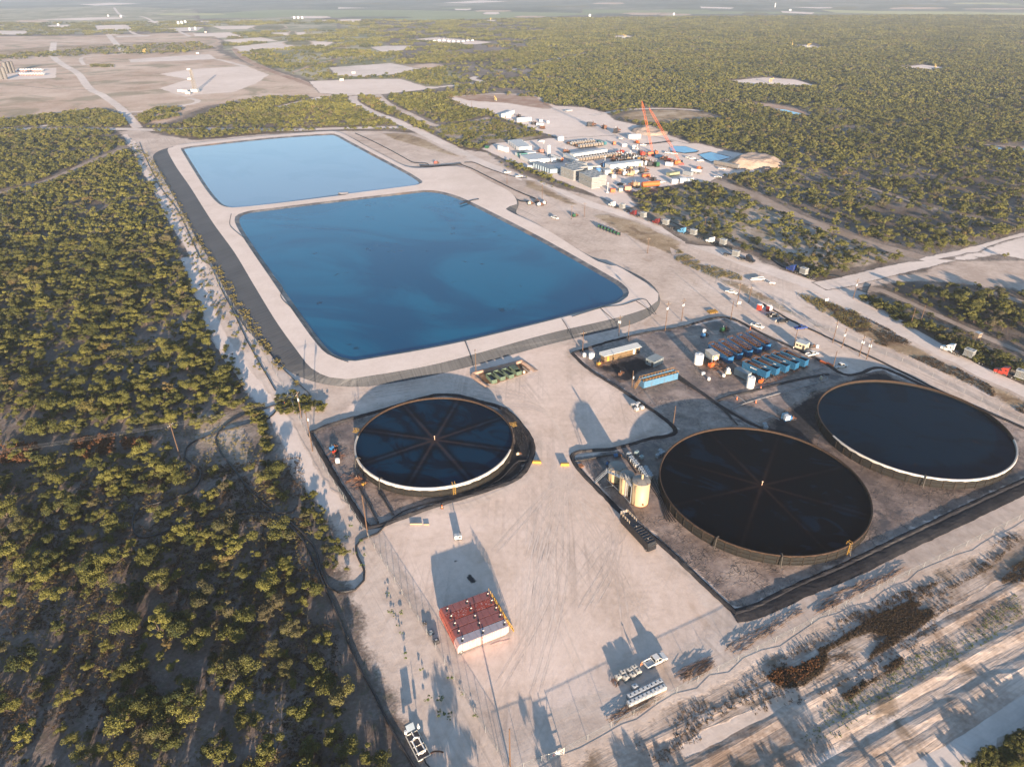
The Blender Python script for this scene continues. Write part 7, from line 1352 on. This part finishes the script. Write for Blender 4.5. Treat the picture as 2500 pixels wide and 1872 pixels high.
heap('valves and cable clutter below the left wall of the smallest round tank', 'a', [(50, 300), (500, 250), (700, 500), (500, 620), (200, 500)], 70, 1.0, rustm, 'scrap_heap', 30, .08, 1.0)
heap('cables and pipe clutter inside the right berm of the smallest round tank', 'K', [(1840, 250), (1960, 400), (2000, 560), (1900, 650), (1850, 500)], 80, 1.0, dark, 'scrap_heap', 100, .06, .7)
heap('orange and black pipe clutter at the foot of the lower blue tanks', 'A', [(1160, 830), (1300, 790), (1740, 640), (1760, 660), (1320, 830), (1180, 870)], 130, .7, rustm, 'pipe_clutter', 60, .08, 1.3)
heap('rusty pipe clutter between the white upright tank and blue tanks', 'A', [(370, 560), (520, 580), (660, 640), (560, 700), (380, 680)], 110, .8, rustm, 'pipe_clutter', 20, .08, 1.5)
heap('pipe clutter in the rusty corner beside the shed', 'X', [(400, 1000), (520, 980), (560, 1080), (430, 1100)], 60, .9, rustm, 'pipe_clutter', 40, .08, 1.2)
HAZE = 1.1e-4
# ============================================================ VEGETATION
def leaf_mat(name, c, c2, dry=None, sat=1.0):
    m, n, b = new_mat(name); G = NG(n); oi = G.node('ShaderNodeObjectInfo'); at = G.node('ShaderNodeAttribute', attribute_name='leaf').outputs['Fac']
    pos = G.node('ShaderNodeNewGeometry').outputs['Position']
    big = G.noise(pos, .012, 3, .6)
    v = G.math('ADD', G.math('ADD', G.math('MULTIPLY', oi.outputs['Random'], .40), G.math('MULTIPLY', at, .30)), G.math('MULTIPLY', big, .45))
    cc = G.mix(G.mapr(v, .25, .85), c, c2)
    if dry: cc = G.mix(G.mapr(G.math('FRACT', G.math('MULTIPLY', oi.outputs['Random'], 7.31)), dry[1], dry[1]+.05), cc, dry[0])
    if dry:
        k2 = G.mapr(G.math('ADD', G.math('MULTIPLY', G.noise(pos, .02, 4, .6), .8), G.math('MULTIPLY', G.math('FRACT', G.math('MULTIPLY', oi.outputs['Random'], 3.7)), .3)), .66, .74, 0, .8); cc = G.mix(k2, cc, (.075, .062, .038))
    n.links.new(cc, b.inputs['Base Color']); b.inputs['Roughness'].default_value = .75; b.inputs['Specular IOR Level'].default_value = .2
    MATS[name] = m; return m
leafA = leaf_mat('mesquite_leaf', (.011, .019, .005), (.122, .116, .026), ((.12, .08, .035), .965))
leafG = leaf_mat('green_weed_leaf', (.035, .055, .012), (.10, .13, .03))
leafY = leaf_mat('yellow_weed_leaf', (.07, .065, .02), (.17, .14, .05))
leafD = leaf_mat('dry_brush', (.020, .014, .010), (.075, .050, .028))
leafR = leaf_mat('russet_brush', (.055, .026, .013), (.13, .058, .022))
bark = M('bark', (.10, .075, .055), .95, var=.3, scale=3)
def crown(name, seed, r, h, nl, lsz, mat, lobes=7, base=.55, flat_=.75, pal=True):
    rg = np.random.default_rng(seed); vs = []; fs = []; lf = []
    LB = []
    for k in range(lobes):
        a = rg.uniform(0, 2*PI); d = r*rg.uniform(.05, .85)**.75; rr = r*rg.uniform(.20, .42)
        LB.append((d*math.cos(a), d*math.sin(a)*rg.uniform(.7, 1), h*rg.uniform(.35, .95)-rr*.35, rr, rr*flat_*rg.uniform(.7, 1.1)))
    wts = np.array([l[3]**2 for l in LB]); wts /= wts.sum(); tone = rg.uniform(0, 1, lobes)
    for i in range(nl):
        k = rg.choice(lobes, p=wts); cx, cy, cz, rr, rz = LB[k]
        u = rg.normal(size=3); u /= np.linalg.norm(u); q = rg.uniform(.55, 1.12)**.6
        if u[2] < -.35: u[2] *= -.6
        p = np.array([cx+u[0]*rr*q, cy+u[1]*rr*q, max(.15, cz+u[2]*rz*q+(.12*h if pal else 0))])
        nn = u+rg.normal(size=3)*.55; nn /= np.linalg.norm(nn)
        t1 = np.cross(nn, rg.normal(size=3)); t1 /= np.linalg.norm(t1); t2 = np.cross(nn, t1); s = lsz*rg.uniform(.55, 1.35); e = rg.uniform(.45, 1)
        o = len(vs); vs += [p+t1*s*.6, p+t2*s*.5*e-t1*s*.1, p-t1*s*.55, p-t2*s*.5*e+t1*s*.15]; fs.append((o, o+1, o+2, o+3)); lf += [.6*tone[k]+.4*rg.uniform()]*4
    me = bpy.data.meshes.new(name); me.from_pydata([tuple(v) for v in vs], [], fs); me.materials.append(mat)
    me.attributes.new('leaf', 'FLOAT', 'POINT').data.foreach_set('value', lf); return me, LB
def trunk(name, LB, h):
    m = MB()
    for k, (x, y, z, rr, rz) in enumerate(LB[:6]):
        a = Vector((.08*math.cos(k), .08*math.sin(k), -.1)); b = Vector((x*.35, y*.35, z*.5)); c = Vector((x*.85, y*.85, z)); m.tube(a, b, .13, 5, .08, False); m.tube(b, c, .08, 5, .03, False)
    return m.mesh(name, bark)
BUSH = []
for k in range(12):
    r_ = 2.7+.25*(k % 3); h_ = 2.9+.3*(k % 4); me, LB = crown('crown', 100+k, r_, h_, 2600, .25, leafA, 10+k % 6); BUSH.append((me, trunk('trunk', LB, h_), r_))
PROTO = bpy.data.collections.new('stuff_prototypes')        # not linked to the scene: only the point instancers read it
def proto(nm, meshes):
    c = bpy.data.collections.new(nm)
    for i, me in enumerate(meshes): c.objects.link(bpy.data.objects.new('%s_form_%02d' % (nm, i), me))
    return c
def joined(a, b):
    bm = bmesh.new(); bm.from_mesh(a); n = len(bm.faces); bm.from_mesh(b); bm.faces.ensure_lookup_table()
    for f in bm.faces[n:]: f.material_index = 1
    me = bpy.data.meshes.new(a.name); bm.to_mesh(me); bm.free(); me.materials.append(a.materials[0]); me.materials.append(bark); return me
P_NEAR = proto('near_brush', [joined(b[0], b[1]) for b in BUSH])
P_MID = proto('mid_brush', [crown('mid', 200+k, 3.0, 3.1, 480, .58, leafA, 11)[0] for k in range(8)])
P_FAR = proto('far_brush', [crown('far', 300+k, 3.2, 3.1, 110, 1.25, leafA, 7)[0] for k in range(7)])
def clump(seed):
    rg = np.random.default_rng(seed); V = []; F = []; L = []
    for j in range(9):
        me, _ = crown('c', seed*50+j, 3.4, 3.2, 55, 1.9, leafA, 6); ox, oy = rg.uniform(-11, 11, 2); o = len(V)
        V += [(v.co.x+ox, v.co.y+oy, v.co.z) for v in me.vertices]; F += [tuple(i+o for i in p.vertices) for p in me.polygons]; L += [min(1, .5*d.value+.5*rg.uniform()) if False else d.value for d in me.attributes['leaf'].data]
        bpy.data.meshes.remove(me)
    me = bpy.data.meshes.new('clump'); me.from_pydata(V, [], F); me.materials.append(leafA); me.attributes.new('leaf', 'FLOAT', 'POINT').data.foreach_set('value', L); return me
P_CL = proto('brush_clump', [clump(9+k) for k in range(5)])
P_WEED = proto('green_weed', [crown('weed', 400+k, .8, 1.0, 150, .17, leafG, 4, pal=False)[0] for k in range(4)])
P_YEL = proto('yellow_weed', [crown('yweed', 420+k, .7, .8, 150, .14, leafY, 4, pal=False)[0] for k in range(4)])
P_DRY = proto('dry_tuft', [crown('dry', 440+k, .75, .7, 170, .13, leafD, 4, pal=False)[0] for k in range(4)])
P_RUS = proto('russet_tuft', [crown('rus', 460+k, .9, .9, 170, .16, leafR, 4, pal=False)[0] for k in range(4)])
def scatter(name, label, cat, P, sc, rot, coll):
    me = bpy.data.meshes.new(name); me.from_pydata([tuple(p) for p in P], [], [])
    n = len(P); nf = len(coll.objects)
    for a, v in (('scl', sc), ('rot', rot)): me.attributes.new(a, 'FLOAT', 'POINT').data.foreach_set('value', np.asarray(v, np.float32))
    me.attributes.new('pick', 'INT', 'POINT').data.foreach_set('value', RNG.integers(0, nf, n).astype(np.int32))
    o = link(bpy.data.objects.new(name, me)); t = bpy.data.node_groups.new('place_'+name, 'GeometryNodeTree')
    t.interface.new_socket('Geometry', in_out='INPUT', socket_type='NodeSocketGeometry'); t.interface.new_socket('Geometry', in_out='OUTPUT', socket_type='NodeSocketGeometry')
    N = t.nodes; gi = N.new('NodeGroupInput'); go = N.new('NodeGroupOutput'); ip = N.new('GeometryNodeInstanceOnPoints'); ci = N.new('GeometryNodeCollectionInfo')
    ci.inputs['Collection'].default_value = coll; ci.inputs['Separate Children'].default_value = True; ci.inputs['Reset Children'].default_value = True
    ip.inputs['Pick Instance'].default_value = True
    def attr(nm, ty):
        a = N.new('GeometryNodeInputNamedAttribute'); a.data_type = ty; a.inputs['Name'].default_value = nm; return a.outputs['Attribute']
    cx = N.new('ShaderNodeCombineXYZ'); t.links.new(attr('rot', 'FLOAT'), cx.inputs[2]); er = N.new('FunctionNodeEulerToRotation'); t.links.new(cx.outputs[0], er.inputs[0])
    t.links.new(gi.outputs[0], ip.inputs['Points']); t.links.new(ci.outputs[0], ip.inputs['Instance']); t.links.new(attr('pick', 'INT'), ip.inputs['Instance Index']); t.links.new(er.outputs[0], ip.inputs['Rotation']); t.links.new(attr('scl', 'FLOAT'), ip.inputs['Scale'])
    t.links.new(ip.outputs[0], go.inputs[0])
    md = o.modifiers.new('place', 'NODES'); md.node_group = t
    return tag(o, label, cat, None, 'stuff')
def vnoise(P, scale, seed):
    q = P/scale; i = np.floor(q).astype(np.int64); f = q-i; f = f*f*(3-2*f)
    def hsh(a, b):
        x = (a*374761393+b*668265263+seed*982451653) & 0x7fffffff; x = ((x ^ (x >> 13))*1274126177) & 0x7fffffff; return ((x ^ (x >> 16)) & 0xffff)/65535.0
    a, b, c, d = hsh(i[:, 0], i[:, 1]), hsh(i[:, 0]+1, i[:, 1]), hsh(i[:, 0], i[:, 1]+1), hsh(i[:, 0]+1, i[:, 1]+1)
    return (a*(1-f[:, 0])+b*f[:, 0])*(1-f[:, 1])+(c*(1-f[:, 0])+d*f[:, 0])*f[:, 1]
CI = np.array(camo.matrix_world.inverted())
def project(P, z=1.5):
    Q = np.c_[P, np.full(len(P), z), np.ones(len(P))]@CI.T; w_ = -Q[:, 2]; w_[w_ < 1] = 1
    return 1250+F_PX*Q[:, 0]/w_, 936-F_PX*Q[:, 1]/w_, -Q[:, 2]
def candidates(y0, y1, sp, marg=60, side=None):
    out = []
    y = y0
    xs = []
    xm = y1*.85+marg+60
    gx, gy = np.meshgrid(np.arange(-xm, xm, sp), np.arange(y0, y1, sp)); P = np.c_[gx.ravel(), gy.ravel()]+RNG.uniform(-sp*.48, sp*.48, (gx.size, 2))
    X, Y, D = project(P); k = (X > -marg*6) & (X < 2500+marg*6) & (Y < 2100) & (D > 0)
    return P[k]
def free(P):
    ok = np.ones(len(P), bool)
    for poly, mg in EXCL:
        if mg < -1000: continue
        mn, mx = poly.min(0)-mg, poly.max(0)+mg
        c = np.where(ok & (P[:, 0] > mn[0]) & (P[:, 0] < mx[0]) & (P[:, 1] > mn[1]) & (P[:, 1] < mx[1]))[0]
        if not len(c): continue
        Q = P[c]; bad = inside(Q, poly)
        if mg > 0: bad |= seg_dist(Q, poly, np.roll(poly, -1, 0)) < mg
        ok[c[bad]] = False
    return ok
def density(P):
    X, Y, D = project(P, 0)
    d = np.full(len(P), .86)
    left = (X < 900) & (Y > 900); k = np.clip((Y-950)/500, 0, 1)
    d = np.where(left, .80-.36*k, d)
    n1 = vnoise(P, 38, 3); n2 = vnoise(P, 14, 5)
    d = d*np.clip(.05+1.9*(.5*n1+.5*n2), 0, 1.15)
    d = np.where((X < 900) & (Y > 380) & (Y < 900), d*1.25, d)
    # open gap strips in the left scrub (power line right of way) and patches
    d = np.where((X < 760) & (np.abs(Y-(1082-.045*(X-300))) < 26), d*.12, d)
    d = np.where((X > 560) & (X < 800) & (Y > 960) & (Y < 1130), d*.25, d)
    lim = 1100+260*vnoise(P, 90, 8)+120*vnoise(P, 25, 9); d = np.where((X < lim) & (Y < 222+24*vnoise(P, 60, 2)), d*(.16+.5*(vnoise(P, 70, 6) > .6)), d); d = np.where((X > 300) & (X < 900) & (Y > 232) & (Y < 330), d*1.1, d)
    far = (X > 1500) & (Y > 390) & (Y < 720); d = np.where(far, d*.62, d)
    return d
ex_all = []
cN = candidates(60, 420, 3.5); cN = cN[free(cN)]; dn = density(cN); cN = cN[RNG.uniform(size=len(cN)) < dn]
X, Y, D = project(cN); scl = np.clip(np.exp(RNG.normal(-.42, .42, len(cN))), .22, 1.45)*np.where((X < 900) & (Y > 900), 1.05, .95)
vis = (X > -20) & (X < 2520) & (Y > 0) & (Y < 1890)
size = np.where(vis, scl*F_PX/np.maximum(D, 1), -1); order = np.argsort(-size); ind = order[:300]; rest = order[300:]
m0 = None; first = {}
for j in ind:
    k = int(RNG.integers(0, len(BUSH))); x, y = float(cN[j, 0]), float(cN[j, 1]); X_, Y_ = X[j], Y[j]
    if X_ < 900: lab = 'olive green mesquite bush among the thick scrub left of the yard'; grp = 'mesquite bushes left of the yard'
    elif X_ > 1500 and Y_ > 1400: lab = 'dark green bush in the bottom right corner below the graded road'; grp = 'bushes in the bottom right corner'
    elif X_ > 1900: lab = 'mesquite bush in the scrub beyond the road of parked trucks'; grp = 'bushes beyond the truck road'
    else: lab = 'green bush growing in the sandy ground beside the yard'; grp = 'bushes beside the yard'
    e = thing('mesquite_bush', lab, 'bush', (x, y, 0), float(RNG.uniform(0, 2*PI)), grp); e.scale = (float(scl[j]),)*3
    link(bpy.data.objects.new('crown', BUSH[k][0]), e); link(bpy.data.objects.new('trunk', BUSH[k][1]), e)
def pts3(P, z=0): return np.c_[P, np.full(len(P), z)]
rest = rest[size[rest] > -2]
cR = cN[rest]; scatter('mesquite_scrub', 'dense olive mesquite scrub behind the nearest bushes', 'scrub', pts3(cR), scl[rest]*RNG.uniform(.9, 1.1, len(rest)), RNG.uniform(0, 6.3, len(rest)), P_NEAR)
def band(y0, y1, sp, coll, name, label, s0, s1, marg=60, dm=1.0):
    c = candidates(y0, y1, sp, marg); c = c[free(c)]; c = c[RNG.uniform(size=len(c)) < density(c)*dm]
    scatter(name, label, 'scrub', pts3(c), RNG.uniform(s0, s1, len(c)), RNG.uniform(0, 6.3, len(c)), coll); return len(c)
NB = [len(cR), band(420, 900, 4.4, P_MID, 'mesquite_scrub', 'olive mesquite scrub in the middle distance beyond ponds and trucks', .4, 1.25),
      band(900, 1600, 5.6, P_FAR, 'far_scrub', 'far green scrub covering the plain behind the drilling pad', .75, 1.4, dm=1.1), band(1600, 3000, 19, P_CL, 'distant_scrub', 'distant hazy green brush near the far fields', .85, 1.25, 100, 1.3)]
# sparse dry bushes on the brown field
def patch(name, label, c, poly, n, coll, s0, s1, cat='weeds', z=0.05):
    if name == 'dark_brush': s0 *= 1.0; s1 *= 1.1; z = .12
    q = np.array([(p[0], p[1]) for p in gl(c, poly)]); mn, mx = q.min(0), q.max(0); P = RNG.uniform(mn, mx, (n*4, 2)); P = P[inside(P, q)]
    st_ = name == 'dark_brush' or 'weeds' in name; W2 = np.c_[(P[:, 0]*.9+P[:, 1]*.44)*.16, (-P[:, 0]*.44+P[:, 1]*.9)] if st_ else P
    P = P[(vnoise(W2, 2.2 if st_ else max(3, (mx-mn).max()/14), 11)*.7+.3*vnoise(P, 9, 4)) > (.34 if name == 'dark_brush' else .40 if st_ else .38)][:n] if n > 60 else P[:n]
    scatter(name, label, cat, pts3(P, z), RNG.uniform(s0, s1, len(P)), RNG.uniform(0, 6.3, len(P)), coll)
patch('field_bushes', 'scattered dark bushes along the edge of the far brown field', '1', [(-100, 370), (250, 330), (700, 300), (1250, 270), (1350, 310), (1100, 345), (780, 345), (300, 365), (-100, 400)], 500, P_FAR, .8, 1.6, 'scrub')
patch('field_bushes', 'band of bushes between brown field and crossing road', '1', [(0, 770), (300, 735), (600, 700), (770, 740), (800, 790), (200, 800), (0, 810)], 420, P_MID, .8, 1.4, 'scrub')
patch('field_bushes', 'bushes beyond the crossing road and below the curved track', '1', [(860, 740), (1000, 690), (1150, 690), (1130, 740), (950, 780), (900, 790)], 150, P_MID, .8, 1.3, 'scrub')
patch('field_bushes', 'bushes in the small green patch beside the far loop road', '1', [(570, 415), (720, 410), (720, 428), (580, 430)], 90, P_FAR, .6, 1.0, 'scrub')
patch('field_bushes', 'low bushes in the island between staging pad and haul road', '2', [(600, 815), (740, 785), (1000, 760), (1200, 832), (1300, 858), (1100, 885), (760, 895)], 900, P_MID, .25, .75, 'scrub')
patch('road_bushes', 'low bushes along the verge between haul road and drilling pad', '2', [(860, 935), (950, 950), (1100, 1040), (1300, 1130), (1500, 1200), (1600, 1240), (1560, 1250), (1300, 1170), (1100, 1090), (940, 990)], 75, P_MID, .2, .5, 'scrub')
patch('road_bushes', 'dense bushes beyond the parked trucks by the road', '6', [(1140, 285), (1250, 290), (1500, 430), (1750, 545), (2000, 640), (2199, 720), (2199, 830), (1900, 700), (1600, 560), (1350, 410)], 240, P_NEAR, .35, .8, 'scrub')
patch('verge_grass', 'dry grass on the long verge between fence and haul road', '6', [(900, 300), (1150, 390), (1350, 490), (1600, 640), (1900, 800), (2300, 980), (2300, 1080), (1900, 860), (1500, 670), (1250, 570), (1050, 450)], 3000, P_DRY, .4, .9)
patch('verge_grass', 'greener grass clump on the verge near the black cars', '6', [(760, 260), (900, 290), (1150, 380), (1250, 480), (1100, 480), (900, 370)], 1200, P_YEL, .4, .8)
patch('weeds', 'brown weeds on the verge above the white pickup', '6', [(0, -20), (180, 70), (420, 150), (420, 180), (250, 165), (0, 60)], 900, P_YEL, .4, .9)
patch('dark_brush', 'thick dark dry brush between the sand rows at lower right', '9', [(570, 1090), (700, 1005), (1000, 865), (1250, 705), (1480, 605), (1590, 640), (1640, 700), (1400, 875), (1100, 1055), (850, 1150), (650, 1160)], 7000, P_DRY, .25, .5)
patch('dark_brush', 'scattered dark weeds round the dark brush strip', '9', [(350, 1200), (700, 930), (1000, 780), (1480, 520), (1750, 560), (1750, 740), (1450, 930), (1150, 1110), (850, 1240), (500, 1330)], 900, P_DRY, .3, .6)
patch('dark_brush', 'russet plants in the left tip of the dark brush', '9', [(570, 1090), (700, 1005), (880, 940), (900, 1020), (780, 1120), (650, 1150)], 200, P_RUS, .4, .7)
patch('dark_brush', 'dark brush at the right edge below the long fence', '9', [(2040, 445), (2250, 310), (2400, 230), (2400, 400), (2199, 490), (2060, 500)], 900, P_DRY, .3, .6)
patch('dark_brush', 'thin strip of brown weeds beside the sandy track', '9', [(1050, 1210), (1300, 1040), (1420, 960), (1440, 1000), (1200, 1150), (1080, 1240)], 700, P_DRY, .4, .8)
patch('weeds', 'sparse grey green weeds on the sand rows', '9', [(750, 1470), (1000, 1250), (1400, 1000), (1800, 800), (2150, 560), (2199, 700), (1700, 1060), (1200, 1350), (900, 1560)], 1500, P_WEED, .22, .5)
patch('weeds', 'sparse weeds between fence and dark brush', '9', [(-300, 1480), (100, 1250), (600, 1150), (700, 1200), (300, 1400), (-100, 1656)], 600, P_DRY, .25, .5)
patch('weeds', 'grey weeds beyond the fence on the right', '9', [(1000, 740), (1400, 560), (1800, 440), (2100, 180), (2199, 200), (2000, 400), (1700, 560), (1300, 740)], 1500, P_DRY, .3, .75)
patch('corner_scrub', 'dark green bushes in the bottom right corner', '9', [(1820, 1660), (2000, 1545), (2199, 1420), (2400, 1330), (2500, 1700)], 200, P_NEAR, .3, .55, 'scrub')
patch('corner_scrub', 'green yellow plants in the bottom right corner', '9', [(1900, 1680), (2100, 1540), (2300, 1420), (2500, 1700)], 260, P_NEAR, .2, .4, 'scrub')
patch('roadside_weeds', 'green weeds in the sand strip beside the left scrub', '4', [(1390, 600), (1460, 600), (1500, 760), (1590, 900), (1680, 1100), (1600, 1120), (1530, 960), (1430, 760)], 130, P_NEAR, .25, .6)
patch('roadside_weeds', 'yellow weeds along the foot of the liner berm', '4', [(1306, -20), (1366, 60), (1526, 300), (1656, 520), (1766, 690), (1896, 830), (1866, 850), (1726, 720), (1606, 540), (1466, 300), (1316, 60)], 2600, P_YEL, .8, 1.9)
patch('roadside_weeds', 'yellow weeds along the upper foot of the liner berm', '1', [(926, 960), (976, 1020), (1146, 1300), (1336, 1620), (1366, 1656), (1316, 1656), (1106, 1330), (956, 1060), (896, 960)], 2600, P_YEL, 1.0, 2.0)
patch('roadside_weeds', 'olive shrubs between the two ruts left of the berm', '1', [(800, 900), (860, 900), (930, 1000), (1060, 1240), (1230, 1500), (1290, 1656), (1230, 1656), (1100, 1400), (960, 1160), (850, 1000)], 700, P_NEAR, .16, .5)
patch('roadside_weeds', 'small olive shrubs in the lower sand strip left of the berm', '4', [(1180, 0), (1290, 0), (1400, 230), (1560, 500), (1700, 760), (1660, 800), (1520, 620), (1380, 420), (1270, 250)], 420, P_NEAR, .1, .36)
patch('roadside_weeds', 'bright green plants at the pond corner by the power poles', '4', [(1740, 880), (1850, 850), (1950, 930), (2060, 980), (2040, 1010), (1760, 1030)], 110, P_NEAR, .25, .5)
patch('roadside_weeds', 'green shrubs along the sand edge below the pole corner', '4', [(1540, 970), (1660, 970), (1700, 1100), (1740, 1250), (1680, 1290), (1640, 1130), (1560, 1060)], 60, P_NEAR, .25, .6)
patch('roadside_weeds', 'small plants by the black hose loop', '4', [(1900, 1540), (2020, 1530), (2050, 1656), (1900, 1656)], 16, P_NEAR, .2, .45)
patch('roadside_weeds', 'brush by the hose bend left of the yard fence', '7', [(1900, 20), (2020, 30), (2060, 160), (2199, 330), (2199, 480), (2050, 380), (1950, 200)], 34, P_NEAR, .2, .6)
patch('yard_weeds', 'tiny green weeds in the sand left of the yard fence', '8', [(0, 0), (130, 180), (330, 480), (560, 850), (900, 1380), (700, 1500), (450, 1000), (250, 600), (60, 250)], 46, P_WEED, .6, 1.3)
patch('russet_brush', 'russet dry brush in the gap under the power line', '4', [(480, 1190), (720, 1160), (730, 1260), (560, 1300), (480, 1270)], 260, P_RUS, 1.0, 1.8, 'brush')
patch('russet_brush', 'dark russet brush left of the lone pole', '4', [(30, 1230), (230, 1230), (220, 1330), (30, 1340)], 160, P_RUS, 1.6, 2.4, 'brush')
patch('russet_brush', 'russet brush in the gap near the hose', '4', [(790, 1200), (950, 1190), (940, 1240), (800, 1250)], 90, P_RUS, 1.4, 2.2, 'brush')
patch('undergrowth', 'grey brown undergrowth between the bushes left of the yard', '7', [(-100, -100), (1900, -300), (1950, 100), (2050, 500), (2150, 900), (2199, 1750), (-100, 1750)], 9000, P_DRY, .35, 1.0, 'undergrowth')
patch('undergrowth', 'pale olive undergrowth between the bushes left of the yard', '7', [(-100, -400), (1500, -500), (1950, 100), (2050, 500), (2150, 900), (2199, 1750), (-100, 1750)], 5000, P_YEL, .35, .9, 'undergrowth')
# ============================================================ HAZE
m, n, b = new_mat('haze'); n.nodes.remove(b); pv = n.nodes.new('ShaderNodeVolumePrincipled')
pv.inputs['Color'].default_value = (.84, .90, 1.0, 1); pv.inputs['Density'].default_value = HAZE; pv.inputs['Anisotropy'].default_value = .35
n.links.new(pv.outputs[0], n.nodes['Material Output'].inputs['Volume'])
mb = MB(); mb.b2(-9500, 9500, -400, 11500, -1, 152); hz = mb.build('haze', m); hz['kind'] = 'stuff'; hz['label'] = 'pale haze over the whole plain'
for o in list(col.objects):
    if o.parent is None and o.get('category') and o.location.y > 400 and .1 < o.location.z < .45: o.location.z = .1
